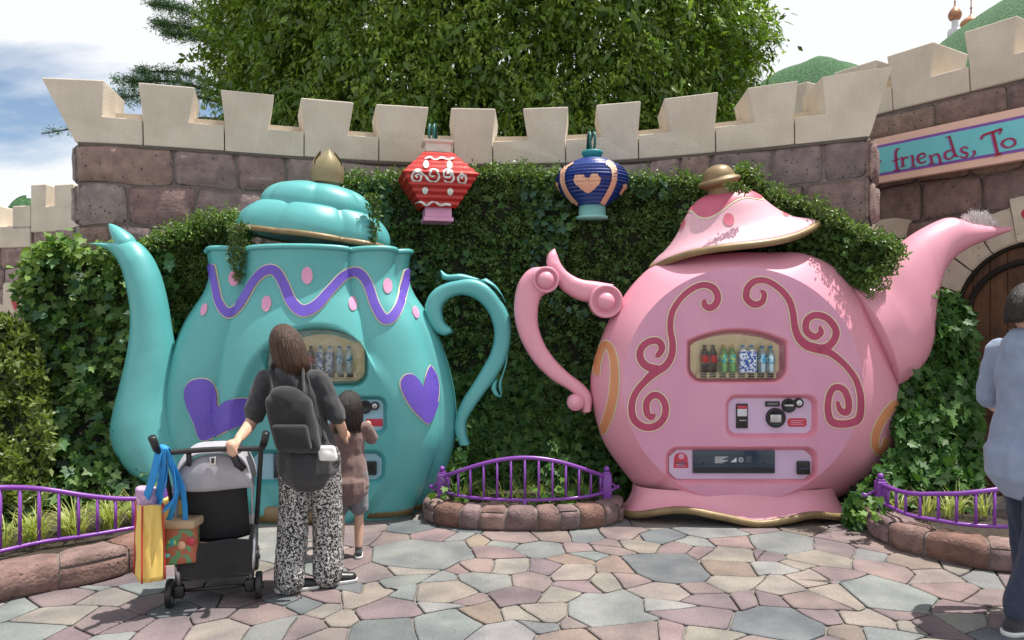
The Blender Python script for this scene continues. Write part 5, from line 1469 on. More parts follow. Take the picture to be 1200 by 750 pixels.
# loose shoots along the top edge
edge = cr_spline([(395,218),(415,212),(470,208),(560,202),(610,203),(660,207),(760,210),(815,213),(850,218),(872,203),(900,222),(950,243),(1000,266),(1046,288),(1048,305),(1020,338)], 20)
ei = hr.integers(0, len(edge), 900); ec = edge[ei]+hr.normal(0, 1, (900, 2))*np.array([5, 5])
ep = np.repeat(ec, 11, axis=0)+hr.normal(0, 2.4, (9900, 2)); eY = np.array([dm(x, max(y, 200)) for x, y in ep])-.04+hr.normal(0, .05, len(ep))
epos = np.column_stack([(ep[:,0]-600)*eY/FPX, eY, CAM_H+(375-ep[:,1])*eY/FPX])
mass('loose_shoots', leaf_mass(epos, hr.normal(0, .7, (len(ep), 3))+np.array([0,-.2,.4]), hr.normal(0, .6, (len(ep), 3))+np.array([.1,-.5,.6]), .036*hr.uniform(.7, 1.3, len(ep)), LEAF4[0], LEAF4[1], shade_cols(len(ep), (.06,.12,.025), (.14,.22,.045), hr)), 'box', mid)
# sprigs that trail over the pots
for pl, n, Yd in (([(268,262),(292,262),(288,300),(284,328),(278,336),(271,318),(268,296)], 620, 5.93), ([(428,228),(446,228),(445,255),(440,287),(434,287),(432,255)], 420, 6.08), ([(848,214),(866,213),(880,223),(872,227),(856,226)], 200, 5.97), ([(1020,285),(1052,282),(1048,310),(1042,322),(1028,308)], 420, 6.02)):
    L = hedge_leaves(pl, n, lambda x, y, Yd=Yd: Yd, hr, LEAF4, .034, (.05,.095,.02), (.10,.16,.03), thick=.05, lump=.03)
    mass('trailing_sprig', L, 'box', mid)
# hedge between teal spout and teal body
lft = thing('ivy_hedge', 'leafy ivy hedge left of the teal teapot climbing the wall end', 'hedge', (-3.4, 6.3, 0))
def dl(x, y): return 6.30-.5*sstep(400, 600, y)-.12*sstep(140, 30, x)+.12*sstep(180, 240, x)
pl1 = [(160,292),(185,280),(215,272),(232,262),(278,258),(300,300),(245,330),(215,420),(190,470),(160,400)]
pl0 = [(40,305),(62,290),(90,292),(115,298),(150,290),(205,300),(215,420),(205,620),(-30,640),(-30,450),(32,430),(30,390),(22,345)]
core_sheet(pl1, lambda x, y: 6.42, lft); core_sheet(pl0, dl, lft)
mass('box_foliage', join_l(hedge_leaves(pl1, 21000, lambda x, y: 6.38, hr, LEAF4, .033, (.05,.09,.018), (.10,.155,.03), ls=.05, thick=.15), hedge_leaves([(120,300),(165,295),(165,480),(120,480)], 5200, lambda x, y: 6.32, hr, LEAF4, .032, BOXA, BOXB)), 'box', lft)
mass('ivy_leaves', join_l(hedge_leaves(pl0, 5400, dl, hr, IVY, .077, (.04,.11,.03), (.11,.20,.04), jit=.40, up=.4, droop=.6, thick=.16, lump=.2)), 'ivy', lft)
e2_ = cr_spline([(165,292),(190,279),(215,271),(232,262),(255,258),(278,260),(292,285)], 16); q_ = np.repeat(e2_[hr.integers(0, len(e2_), 260)]+hr.normal(0, 1, (260, 2))*np.array([5, 6]), 11, axis=0)+hr.normal(0, 2.4, (2860, 2)); yq = 6.34+hr.normal(0, .05, len(q_))
mass('loose_shoots', leaf_mass(np.column_stack([(q_[:,0]-600)*yq/FPX, yq, CAM_H+(375-q_[:,1])*yq/FPX]), hr.normal(0, .7, (len(q_), 3))+np.array([0,-.2,.4]), hr.normal(0, .6, (len(q_), 3))+np.array([.1,-.5,.6]), .036*hr.uniform(.7, 1.3, len(q_)), LEAF4[0], LEAF4[1], shade_cols(len(q_), (.06,.12,.025), (.16,.25,.05), hr)), 'box', lft)
e3_ = cr_spline([(24,345),(34,315),(45,303),(62,290),(90,292),(115,297),(140,292)], 16); n3_ = 420; q_ = e3_[hr.integers(0, len(e3_), n3_)]+hr.normal(0, 1, (n3_, 2))*np.array([7, 7]); yq = 6.15+hr.normal(0, .06, n3_)
mass('ivy_fringe', leaf_mass(np.column_stack([(q_[:,0]-600)*yq/FPX, yq, CAM_H+(375-q_[:,1])*yq/FPX]), hr.normal(0, .7, (n3_, 3))+np.array([0,-.3,-.2]), hr.normal(0, .4, (n3_, 3))+np.array([.1,-.6,.7]), .07*hr.uniform(.6, 1.3, n3_), IVY[0], IVY[1], shade_cols(n3_, (.07,.15,.035), (.18,.28,.05), hr)), 'ivy', lft)
ivm = bpy.data.meshes.new('ivy_leaf'); ivm.from_pydata(IVY[0], [], IVY[1]); ivm.materials.append(M['ivyobj'])
def single_leaves(poly, n, depth, parent, size, ca, cb, seed):
    r = np.random.default_rng(seed); pos, q = hedge_pos(poly, n, lambda x, y: depth(x, y)-.055, r, lump=.2, thick=.03)
    cols = shade_cols(n, ca, cb, r, .22)
    for k in range(n):
        a = Vector((r.normal(0, .5), -.35+r.normal(0, .2), -.55+r.normal(0, .5))).normalized()
        nn = Vector((.15+r.normal(0, .28), -.8, .45+r.normal(0, .28))); nn = (nn-a*nn.dot(a)).normalized(); b = a.cross(nn)
        sc = size*r.uniform(.7, 1.3)
        o = bpy.data.objects.new('leaf', ivm); COL.objects.link(o); o.parent = parent
        p = pos[k]-BASE[parent]
        o.matrix_local = Matrix(((b.x*sc, a.x*sc, nn.x*sc, p[0]), (b.y*sc, a.y*sc, nn.y*sc, p[1]), (b.z*sc, a.z*sc, nn.z*sc, p[2]), (0, 0, 0, 1)))
        c = cols[k]; o.color = (c[0], c[1], c[2], 1)
single_leaves(pl0, 290, dl, lft, .083, (.035,.105,.05), (.14,.23,.05), 3)
# hedge right of the pink pot
rgt = thing('ivy_hedge', 'glossy ivy hedge right of the pink teapot below its spout', 'hedge', (3.2, 6.1, 0))
pr_ = [(1040,470),(1062,448),(1086,415),(1089,362),(1098,338),(1112,342),(1130,352),(1142,380),(1148,470),(1150,560),(1140,640),(1000,640),(985,600),(1020,560),(1050,520)]
def dr(x, y): return 6.15-.5*sstep(420, 620, y)
core_sheet(pr_, dr, rgt)
mass('ivy_leaves', hedge_leaves(pr_, 4400, dr, hr, IVY, .072, (.03,.095,.022), (.075,.165,.032), jit=.35, up=.3, droop=.7, thick=.14, lump=.14), 'ivy', rgt)
single_leaves(pr_, 200, dr, rgt, .078, (.03,.085,.02), (.07,.15,.03), 5)
# yellow-green shrub at the left edge
shb = thing('leafy_shrub', 'pale yellow-green shrub at the left edge in front of the ivy hedge', 'shrub', (-4.3, 6.2, 0))
ps = [(-60,372),(0,368),(22,374),(38,392),(50,420),(58,470),(62,540),(50,590),(-60,600)]
ds_ = lambda x, y: 5.95-.45*sstep(400, 600, y)
core_sheet(ps, ds_, shb)
mass('foliage', hedge_leaves(ps, 9500, ds_, hr, LEAF4, .058, (.075,.12,.02), (.17,.22,.045), thick=.22, lump=.2, jit=.7), 'box', shb)

# ------------------------------------------------------------------ trees behind the wall
big = thing('broadleaf_tree', 'large dense round broadleaf tree behind the battlements', 'tree', (-.46, 12.5, 0))
TC, TR = np.array([-.46, 12.5, 6.7]), np.array([4.22, 3.3, 4.9])
trk = [(-.46,12.5,0),(-.42,12.5,2),(-.5,12.55,4),(-.4,12.4,6),(-.46,12.5,9)]
obj('trunk', *tube(cr_spline(trk, 5), np.linspace(.36, .12, 21), 14), M['bark'], big)
tr_ = np.random.default_rng(31)
for k in range(26):
    a = tr_.uniform(0, 2*math.pi); z0 = tr_.uniform(3, 7.5); e = TC+TR*np.array([math.cos(a)*.8, math.sin(a)*.8, tr_.uniform(-.3, .7)])
    s0 = np.array([-.45, 12.5, z0]); mdp = (s0+e)/2+np.array([0, 0, .4])
    obj('branch', *tube(cr_spline([s0, mdp, e], 6), np.linspace(.11, .02, 13), 7), M['bark'], big)
def crown(n_cl, shell, per, r, size, ca, cb, spread, front_bias=True):
    u = r.normal(0, 1, (n_cl*2, 3)); u /= np.linalg.norm(u, axis=1)[:, None]
    if front_bias: keep = (u[:,1] < .35) | (r.random(len(u)) < .3); u = u[keep]
    u = u[:n_cl]; n = len(u)
    lump = np.array([1+.06*nf(*(q*2.6), 1)+.085*nf(*(q*6.0), 1.0)+.05*nf(*(q*13), 1) for q in u])
    rad_ = lump*(1-shell*r.random(n)**1.6)
    # square the silhouette a little
    w = u*np.abs(u)**-.12; c = TC+TR*w*rad_[:, None]
    p = np.repeat(c, per, axis=0); uu = np.repeat(u, per, axis=0); m = len(p)
    tw = np.repeat(uu[::per]*.5+r.normal(0, .4, (n, 3))+np.array([0, 0, -.25]), per, axis=0); t = np.tile(np.linspace(0, 1, per), n)[:, None]
    p = p + tw*spread*t + r.normal(0, spread*.22, (m, 3))
    ax = uu*.35+np.array([0, 0, -.5])+r.normal(0, .55, (m, 3)); nr = uu*.8+np.array([0, 0, .45])+r.normal(0, .35, (m, 3))
    cc = np.repeat(shade_cols(n, ca, cb, r, .16), per, axis=0)*(1+r.normal(0, .10, (m, 1)))
    return leaf_mass(p, ax, nr, size*r.uniform(.75, 1.25, m), LANCE[0], LANCE[1], cc.clip(.003, 1))
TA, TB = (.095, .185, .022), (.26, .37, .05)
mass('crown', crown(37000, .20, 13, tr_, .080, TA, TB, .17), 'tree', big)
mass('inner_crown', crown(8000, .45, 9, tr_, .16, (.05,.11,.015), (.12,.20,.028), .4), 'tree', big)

ced = thing('cedar_tree', 'blue-green cedar with flat layered branches left of the broadleaf tree', 'tree', (-7.4, 19.5, 0))
cb_ = np.array([-7.3, 19.5, 0])
obj('trunk', *tube([(cb_[0],cb_[1],0),(cb_[0],cb_[1],6),(cb_[0]+.1,cb_[1],13)], [.35,.25,.08], 12), M['bark'], ced)
cr2 = np.random.default_rng(41)
def cedar_branch(px0, py0, px1, py1, n, dens, width):
    a, e = P(px0, py0, 19.5), P(px1, py1, 19.0)
    md = (a+e)/2+np.array([0, 0, .18]); path = cr_spline([a, md, e], 10)
    obj('branch', *tube(path, np.linspace(.06, .012, len(path)), 6), M['bark'], ced)
    t = cr2.random(n)**.7; base = np.array([np.interp(t, np.linspace(0, 1, len(path)), path[:, k]) for k in range(3)]).T
    off = cr2.normal(0, 1, (n, 3))*np.array([.5, .6, .10])*width*(.35+.65*np.sin(math.pi*np.clip(t*.85+.1, 0, 1)))[:, None]
    off[:, 2] -= .25*np.abs(off[:, 1])*.3
    pos = base+off
    cl_ = np.repeat(pos, dens, axis=0)+cr2.normal(0, .045, (n*dens, 3))
    ax = cr2.normal(0, .6, (n*dens, 3))+np.array([-.5, 0, .15]); nn = cr2.normal(0, .6, (n*dens, 3))+np.array([0, 0, .8])
    return leaf_mass(cl_, ax, nn, cr2.uniform(.06, .12, n*dens), [(0,0,0),(-.10,.5,0),(0,1,0),(.10,.5,0)], [(0,3,2),(0,2,1)], shade_cols(n*dens, (.05,.11,.055), (.10,.18,.08), cr2))
mass('crown', join_l(cedar_branch(262,112,146,96,420,9,.55), cedar_branch(262,120,140,115,420,9,.6), cedar_branch(262,104,165,84,300,9,.45), cedar_branch(262,140,48,157,70,8,.25), cedar_branch(262,40,182,4,420,9,.5), cedar_branch(262,55,186,28,420,9,.5), cedar_branch(262,60,195,40,300,9,.4), cedar_branch(270,-20,200,-30,300,9,.5)), 'cedar', ced)

# ------------------------------------------------------------------ planters, fences, grasses
PSC = [(.225,.145,.13), (.21,.145,.145), (.195,.11,.088), (.255,.175,.16), (.20,.125,.11), (.225,.16,.165)]
def plan_path(pts, n=200):
    p = cr_spline(pts, 12); L = np.concatenate([[0], np.cumsum(np.linalg.norm(np.diff(p, axis=0), axis=1))])
    return p, L
def planter(label, pts, inward, h, sizes, seed, w=.2):
    """pts: plan of the front foot; inward: plan point the bed lies towards"""
    p, L = plan_path(pts); T = np.gradient(p, axis=0); T /= np.linalg.norm(T, axis=1)[:, None]; N = np.column_stack([-T[:,1], T[:,0]])
    mid_ = p[len(p)//2]
    if np.dot(N[len(p)//2], np.array(inward)-mid_) < 0: N = -N
    pl_t = thing('stone_planter', label, 'planter', (mid_[0], mid_[1], 0), 'raised flower beds with stone kerbs')
    at = lambda s: (np.array([np.interp(s, L, p[:,0]), np.interp(s, L, p[:,1])]), np.array([np.interp(s, L, N[:,0]), np.interp(s, L, N[:,1])]))
    prof = [(0.012,0),(.004,h*.12),(0,h*.45),(.004,h*.84),(.025,h*.97),(.06,h),(w-.03,h*.99),(w,h*.9),(w,0)]
    # mortar body
    V = []; ss = np.linspace(0, L[-1], 60)
    for s in ss:
        c, n = at(s)
        for d, z in prof: q = c+n*(d*.9+.018); V.append((q[0], q[1], max(0, z-.016)))
    F = grid_faces(60, len(prof)); F += [tuple(range(len(prof))), tuple(59*len(prof)+k for k in range(len(prof)))[::-1]]
    obj('mortar_bed', V, F, M['mortar'], pl_t)
    r = np.random.default_rng(seed); s = 0; k = 0
    def st(s0, s1, v0, v1, k):
        nu, nv = 9, 9; V = []
        pr = np.array(prof[:-1]); PL = np.concatenate([[0], np.cumsum(np.linalg.norm(np.diff(pr, axis=0), axis=1))]); 
        for i in range(nu):
            for j in range(nv):
                a = i/(nu-1); b = j/(nv-1); ss_ = s0+(s1-s0)*a; vv = (v0+(v1-v0)*b)*PL[-1]
                d, z = np.interp(vv, PL, pr[:,0]), np.interp(vv, PL, pr[:,1])
                e = min(min(a, 1-a)*(s1-s0), min(b, 1-b)*(v1-v0)*PL[-1]); t = min(1, e/.02)
                lift = .016*math.sqrt(max(0, 1-(1-t)**2))-.010 + .007*nf(ss_*8, vv*8, seed+k*.9)
                jit = .012*nf(b*2, k*3.3, seed)*(i in (0, nu-1))
                c, n = at(ss_+jit)
                # outward in the profile plane
                dv = .01; d2, z2 = np.interp(min(vv+dv, PL[-1]), PL, pr[:,0]), np.interp(min(vv+dv, PL[-1]), PL, pr[:,1]); d1, z1 = np.interp(max(vv-dv, 0), PL, pr[:,0]), np.interp(max(vv-dv, 0), PL, pr[:,1])
                td, tz = d2-d1, z2-z1; ln = math.hypot(td, tz)+1e-9; od, oz = -tz/ln, td/ln
                q = c+n*(d+od*lift); V.append((q[0], q[1], max(.0, z+oz*lift)))
        Fm = grid_faces(nu, nv)
        a, b, c_ = np.array(V[Fm[0][0]]), np.array(V[Fm[0][1]]), np.array(V[Fm[0][2]])
        if np.dot(np.cross(b-a, c_-a)[:2], -at(s0)[1]) < 0: Fm = [f[::-1] for f in Fm]
        o = obj('kerb_stone', V, Fm, M['plantstone'], pl_t); c = np.array(PSC[r.integers(len(PSC))])*(1+r.uniform(-.12, .12)); o.color = (*c, 1)
    while s < L[-1]-.04:
        ln = sizes[k % len(sizes)]*r.uniform(.9, 1.1); e = min(L[-1], s+ln)
        if L[-1]-e < .1: e = L[-1]
        if k % 3 == 1: v = r.uniform(.3, .45); st(s+.008, e-.008, 0, v-.02, k*2); st(s+.008, e-.008, v+.02, 1, k*2+1)
        else: st(s+.008, e-.008, 0, 1, k*2)
        s = e; k += 1
    # soil
    c0 = np.array(inward); V = []
    for s in ss:
        c, n = at(s); q = c+n*(w*.6); V.append((q[0], q[1], h*.80))
    V.append((c0[0], c0[1], h*.86)); m = len(ss)
    obj('soil', V, [(i, i+1, m) for i in range(m-1)], M['soil'], pl_t)
    return pl_t
g2 = lambda x, y: tuple(G(x, y)[:2])
ctr = [(-.72,6.12),(-.70,5.92),(-.56,5.74),(-.3,5.65),(.0,5.61),(.3,5.615),(.6,5.68),(.82,5.80),(.90,5.95),(.91,6.12)]
planter('mauve stone kerb planter between the two teapots', ctr, (.1, 6.4), .165, [.2,.17,.24,.16,.2,.22], 3)
lft_p = [g2(-60, 724), g2(0, 708), g2(47, 697), g2(100, 687), g2(153, 673), g2(185, 660), (-2.02, 5.25), (-2.02, 5.6)]
planter('long reddish stone kerb planter in the lower left corner', lft_p, (-3.6, 5.7), .18, [.5,.42,.55,.36], 5, .26)
rgt_p = [(2.74, 5.85), (2.655, 5.52), (2.66, 5.34), g2(1050, 645), g2(1070, 651), g2(1120, 663), g2(1170, 671), g2(1230, 675), g2(1300, 672)]
planter('reddish stone kerb planter right of the pink teapot', rgt_p, (3.5, 5.7), .175, [.26,.34,.3,.4], 7, .24)
def fence(label, plan, ztop, zbot, nbal, posts, foot=None, zpost=.13):
    p, L = plan_path(plan); S_ = L[-1]; at = lambda t: np.array([np.interp(t*S_, L, p[:,0]), np.interp(t*S_, L, p[:,1])])
    m_ = at(.5); f = thing('garden_fence', label, 'fence', (m_[0], m_[1], 0), 'low purple fences on the planters')
    tt = np.linspace(0, 1, 48)
    obj('top_rail', *tube([(*at(t), ztop(t)) for t in tt], .0155, 8, power=3), M['fence'], f)
    obj('bottom_rail', *tube([(*at(t), zbot(t)) for t in tt], .013, 8, power=3), M['fence'], f)
    for k in range(nbal):
        t = (k+.75)/(nbal+.5) if foot is None else (k+.75)/(nbal+.5)
        q = at(t); obj('baluster', *tube([(*q, zbot(t)), (*q, ztop(t))], .0095, 8, power=3), M['fence'], f)
    if foot: q = at(.5); obj('support_foot', *tube([(*q, zpost), (*q, zbot(.5))], .014, 8, power=4), M['fence'], f)
    for t, sg_ in posts:
        q = at(t); h = ztop(t)
        po = obj('post', *rbox(q[0]-.035, q[0]+.035, q[1]-.035, q[1]+.035, zpost, h+.025, .005), M['fence'], f)
        obj('post_cap', *rbox(q[0]-.026, q[0]+.026, q[1]-.026, q[1]+.026, h+.022, h+.042, .004), M['fence'], po)
        obj('ball', *ball((q[0], q[1], h+.062), .024, 16), M['fence'], po)
        for zz_ in (zpost+.10, h-.03): obj('rail_socket', *rbox(q[0]-.042-.02*(sg_ < 0), q[0]+.042+.02*(sg_ > 0), q[1]-.02, q[1]+.02, zz_-.022, zz_+.022, .004), M['fence'], po)
        br = [(q[0]-sg_*.03, q[1]+.02, h-.05), (q[0]-sg_*.09, q[1]+.05, h-.10), (q[0]-sg_*.10, q[1]+.06, zpost+.12), (q[0]-sg_*.04, q[1]+.02, zpost+.09)]
        obj('side_scroll', *tube(cr_spline(br, 6), .011, 8), M['fence'], po)
    return f
fp = [(-.565,6.0),(-.4,5.86),(-.15,5.79),(.1,5.77),(.35,5.79),(.6,5.86),(.765,6.0)]
fence('arched purple fence on the planter between the teapots', fp, lambda t: .335+.195*math.sin(math.pi*t)**1.15, lambda t: .215-.015*math.sin(math.pi*t), 13, ((0, 1), (1, -1)), foot=True, zpost=.125)
def at_z(px, py, z): Y = FPX*(CAM_H-z)/(py-375.); return ((px-600)*Y/FPX, Y)
lp_ = [at_z(-45, 654, .2), at_z(0, 646, .2), at_z(50, 635, .2), at_z(100, 628, .2), at_z(153, 619, .2), at_z(190, 612, .2)]
fence('purple fence on the left planter beside the pushchair', lp_, lambda t: .40+.21*(1-sstep(-.05, .9, t)) if False else .385+.21*float(1-sstep(.05, .95, t)), lambda t: .2, 10, ((1, -1),), zpost=.12)
rp_ = [(2.80-.02, 5.60), at_z(1040, 591, .235), at_z(1066, 602, .235), at_z(1100, 609, .23), at_z(1124, 614, .225), at_z(1170, 618, .22), at_z(1240, 618, .22)]
rp_[0] = at_z(1032, 588, .235)
fence('purple fence on the planter right of the pink teapot', rp_, lambda t: .365+.15*float(sstep(.1, 1.0, t)), lambda t: .225, 11, ((0, 1),), zpost=.16)
def clump(x, y, z, n, L_, seed, label, group, ca, cb, wd=.012):
    r = np.random.default_rng(seed); Vs, Fs, Cs = [], [], []; k0 = 0
    for k in range(n):
        a = r.uniform(0, 2*math.pi); l = L_*r.uniform(.55, 1.1); lean = r.uniform(.25, 1.0); d = np.array([math.cos(a), math.sin(a), 0]); sd = np.array([-d[1], d[0], 0])
        w = wd*r.uniform(.6, 1.1); ns = 6; b0 = np.array([x, y, z])+d*r.uniform(0, .04)+sd*r.normal(0, .02)
        c = shade_cols(1, ca, cb, r)[0]
        for i in range(ns+1):
            t = i/ns; q = b0+d*l*lean*(t**1.5)*.75+np.array([0, 0, l*(t*.95-.62*lean*t**2.2)])
            ww = w*(1-t**2)*(.6+.4*min(1, t*4)); Vs += [q-sd*ww/2, q+sd*ww/2]; Cs += [c, c]
        Fs += [(k0+2*i, k0+2*i+1, k0+2*i+3, k0+2*i+2) for i in range(ns)]; k0 += 2*(ns+1)
    o = obj('grass_clump', np.array(Vs), np.array(Fs), M['grass'], None, col=np.array(Cs)); tag(o, label, 'grass', group); return o
ORD = ['first','second','third','fourth','fifth','sixth','seventh','eighth']
for k, (px, dy) in enumerate(((-5,0),(22,.06),(45,-.05),(68,.05),(90,-.06),(112,.05),(132,-.04),(150,.06),(10,.22),(58,.22),(104,.22),(140,.2))):
    a = at_z(px, 640-px*.19, .19); clump(a[0], a[1]+.06+dy, .15, 46, .34, 60+k, 'striped grass clump behind left purple fence, %s from left, %s row' % (ORD[k if k < 8 else k-8], 'front' if k < 8 else 'back'), 'striped grasses in the left planter', (.20,.27,.05), (.50,.50,.20))
for k, x in enumerate((-.42,-.22,-.05,.08,.25,.42,.58)):
    clump(x, 5.95+.05*(k % 2), .13, 22, .28 if k % 3 else .4, 80+k, 'thin green grass clump behind arched purple fence, %s from left' % ORD[k], 'grasses in the middle planter', (.08,.15,.03), (.28,.32,.09), .010)
for k, (x, y) in enumerate(((2.88,5.55),(3.02,5.42),(3.18,5.40),(3.3,5.5),(3.45,5.42))):
    clump(x, y, .17, 40, .30, 100+k, 'cream striped grass clump right of the pink teapot, %s from left' % ORD[k], 'striped grasses in the right planter', (.22,.28,.06), (.55,.55,.28))
for k, (x, y, n) in enumerate(((.45,5.86,26),(.28,5.88,14),(-.5,5.9,12),(2.72,5.55,20),(2.60,5.38,14))):
    r = np.random.default_rng(200+k); pos = np.array([x, y, .20])+r.normal(0, 1, (n, 3))*np.array([.07,.03,.05]); pos[:,2] = np.maximum(pos[:,2], .16)
    L = leaf_mass(pos, r.normal(0, .6, (n, 3))+np.array([0,-.2,-.2]), r.normal(0, .35, (n, 3))+np.array([0,-.7,.7]), r.uniform(.05, .085, n), IVY[0], IVY[1], shade_cols(n, (.06,.14,.02), (.13,.24,.04), r))
    o = obj('ivy_sprig', L[0], L[1], M['ivy'], None, smooth=False, col=L[2]); tag(o, 'young ivy sprig creeping over the %s' % ('right part of the middle planter bed', 'middle of the bed behind the arched fence', 'left end of the middle planter bed', 'bed behind the post of the right fence', 'kerb corner beside the pink teapot foot')[k], 'ivy', 'ivy sprigs in the middle planter' if k < 3 else 'ivy sprigs by the pink teapot')
# ------------------------------------------------------------------ pushchair
ST0 = np.array([-1.68, 4.2, 0]); SRZ = math.atan2(.272, .962)
sc_, ss_ = math.cos(SRZ), math.sin(SRZ)
def sl(v):
    v = np.atleast_2d(np.asarray(v, float)); return np.column_stack([ST0[0]+v[:,0]*sc_-v[:,1]*ss_, ST0[1]+v[:,0]*ss_+v[:,1]*sc_, v[:,2]])
stro = thing('pushchair', 'black and grey folding pushchair seen from behind beside the teal teapot', 'pushchair', tuple(ST0))
def so(name, vf, mat, parent=stro, smooth=True): return obj(name, sl(vf[0]), vf[1], M[mat], parent, smooth)
def wheel(x, y, r, name='wheel'):
    Mx = mtx((x, y, r), ry=math.pi/2)
    pr = [(r*.72,-.014),(r*.95,-.017),(r,-.008),(r,.008),(r*.95,.017),(r*.72,.014)]
    w = so(name, lathe(pr+[pr[0]], 32, M=Mx), 'black')
    so('rim', lathe([(r*.74,-.012),(r*.66,-.015),(r*.6,-.006),(r*.2,-.010),(r*.2,.010),(r*.6,.006),(r*.66,.015),(r*.74,.012)], 32, M=Mx), 'silver', w)
    so('hub', lathe([(.001,-.026),(r*.22,-.026),(r*.22,.026),(.001,.026)], 16, M=Mx), 'black', w)
for x in (-.235, .235):
    wheel(x, 0, .078); wheel(x*.80, .56, .072)
    so('rear_leg', tube([(x*.80, .0, .085), (x*.86, .02, .26), (x*.9, .10, .40)], .017, 10), 'silver')
    so('wheel_bracket', rbox(x*.80-.03, x*.80+.03, -.03, .03, .05, .12, .012), 'black')
    so('side_tube', tube(cr_spline([(x*.9,.14,.36),(x*.98,.03,.58),(x*1.05,-.08,.80),(x*1.08,-.13,.90)], 6), .0135, 10), 'black')
    so('front_tube', tube([(x*.9,.14,.38),(x*.8,.56,.12)], .0135, 10), 'black')
so('axle', tube([(-.2,0,.085),(.2,0,.085)], .010, 8), 'black')
so('handlebar', tube(cr_spline([(-.27,-.20,.915),(-.262,-.165,.895),(-.235,-.14,.885),(0,-.13,.890),(.235,-.14,.885),(.262,-.165,.895),(.27,-.20,.915)], 6), .015, 12), 'black')
for x in (-1, 1): so('grip', tube([(x*.268,-.19,.91),(x*.285,-.235,.985)], [.020,.021], 12), 'black')
# seat back, basket, canopy: soft panels
def panel(pts, nu, nv, fn): 
    V = [fn(i/(nu-1), j/(nv-1)) for i in range(nu) for j in range(nv)]; return np.array(V), grid_faces(nu, nv)
def solid(vf, th=.012):
    V, F = vf; n = len(V); nv = np.zeros_like(V)
    for f in F:
        a, b, c = V[f[0]], V[f[1]], V[f[2]]; k = np.cross(b-a, c-a)
        for i in f: nv[i] += k
    nv /= np.linalg.norm(nv, axis=1)[:, None]+1e-12
    V2 = np.vstack([V, V-nv*th]); F2 = list(F)+[tuple(i+n for i in f[::-1]) for f in F]
    from collections import Counter
    ed = Counter()
    for f in F:
        for a, b in zip(f, f[1:]+f[:1]): ed[(a, b)] += 1
    for (a, b) in list(ed):
        if (b, a) not in ed: F2.append((b, a, a+n, b+n))
    return V2, F2
back = panel(None, 18, 14, lambda a, b: (( a-.5)*(.36-.03*b), .02+.13*(1-b)-.02*math.sin(math.pi*a)*(1+.4*math.sin(7*b+3*a)), .33+.36*b))
so('seat_back', solid(back, .03), 'blackfab')
seat = panel(None, 12, 12, lambda a, b: ((a-.5)*.36, .15+.30*b, .36-.03*math.sin(math.pi*a)+.02*b)); so('seat', solid(seat, .03), 'blackfab')
bas = panel(None, 24, 10, lambda a, b: ((a-.5)*(.40), .0+.02*math.cos(9*a)-.035*math.sin(math.pi*b), .15+.20*b-.02*math.sin(math.pi*a)*(1-b)))
bk = so('basket', solid(bas, .01), 'blackfab'); 
for x in (-.2, .2): so('basket_side', solid(panel(None, 12, 8, lambda a, b, x=x: (x*(1-.05*b), .0+.46*a, .15+.20*b+.02*a)), .01), 'blackfab', bk)
so('basket_floor', solid(panel(None, 8, 8, lambda a, b: ((a-.5)*.38, .46*b, .145))), 'blackfab', bk)
def can(a, b):
    th = math.pi*a; rib = .012*abs(math.sin(3*math.pi*b))
    zz = .66+(.215-.02*b)*math.sin(th)**.75; xx = -.205*math.cos(th)*(1+.02*math.sin(6*th)); yy = -.075+.40*b-.02*math.sin(th)
    return (xx, yy, zz-rib+.05*math.sin(math.pi*min(1, b*1.2))-.02*math.sin(5*a*math.pi)*.3)
cano = so('canopy', solid(panel(None, 36, 20, can), .01), 'greyfab')
bk2 = panel(None, 24, 10, lambda a, b: (-.205*math.cos(math.pi*a), -.07-.02*math.sin(math.pi*b)+.012*math.sin(11*a), .66+b*(.21*math.sin(math.pi*a)**.75-.005)-.01*math.sin(math.pi*a)))
so('canopy_back', solid(bk2, .008), 'greyfab', cano)
for x in (-1, 1): so('side_flap', solid(panel(None, 6, 12, lambda a, b, x=x: (x*(.205-.02*a*(1-b)), -.07+.20*a+.10*(1-b), .44+.24*b)), .008), 'greyfab', cano)
clp = so('buckle', rbox(-.018,.018,-.115,-.100,.80,.845,.004), 'silver', cano); so('buckle_gap', rbox(-.007,.007,-.119,-.113,.81,.84,.002), 'black', clp)
so('strap', tube([(-.12,-.13,.885),(-.12,-.12,.82),(-.125,-.10,.80)], .014, 6, ratio=.3), 'black', cano); so('strap', tube([(.10,-.14,.885),(.13,-.13,.80),(.165,-.12,.77)], .020, 6, ratio=.5), 'black', cano)
# bags
def bag_body(cx, cy, z0, z1, hx, hy, rz, bulge=.02, seed=1):
    V = []; nu, nv = 40, 16
    for i in range(nu):
        t = 2*math.pi*i/nu
        for j in range(nv):
            b = j/(nv-1); c, s = math.cos(t), math.sin(t); pw = 5
            k = (abs(c)**pw+abs(s)**pw)**(-1/pw); x, y = hx*c*k*(1-.10*b), hy*s*k*(1-.25*b)
            x += bulge*nf(c*2, s*2, b*3+seed)*.6; y += bulge*nf(c*2+5, s*2, b*3+seed)
            V.append((cx+x*math.cos(rz)-y*math.sin(rz), cy+x*math.sin(rz)+y*math.cos(rz), z0+(z1-z0)*b+.008*nf(c, s, seed)))
    F = grid_faces(nu, nv, True); F.append(tuple(i*nv for i in range(nu))[::-1]); return np.array(V), F
tb = P(172, 678, 4.02); zt = P(0, 590, 4.02)[2]
tote = thing('tote_bag', 'yellow canvas tote bag with red piping hanging from the pushchair handle', 'bag', (tb[0], tb[1], tb[2]))
brz = math.radians(38); hx, hy = .062, .10
V, F = bag_body(tb[0], 4.05, tb[2], zt, hx, hy, brz, .016, 2); obj('body', V, F, M['yellowbag'], tote)
cb2, sb2 = math.cos(brz), math.sin(brz)
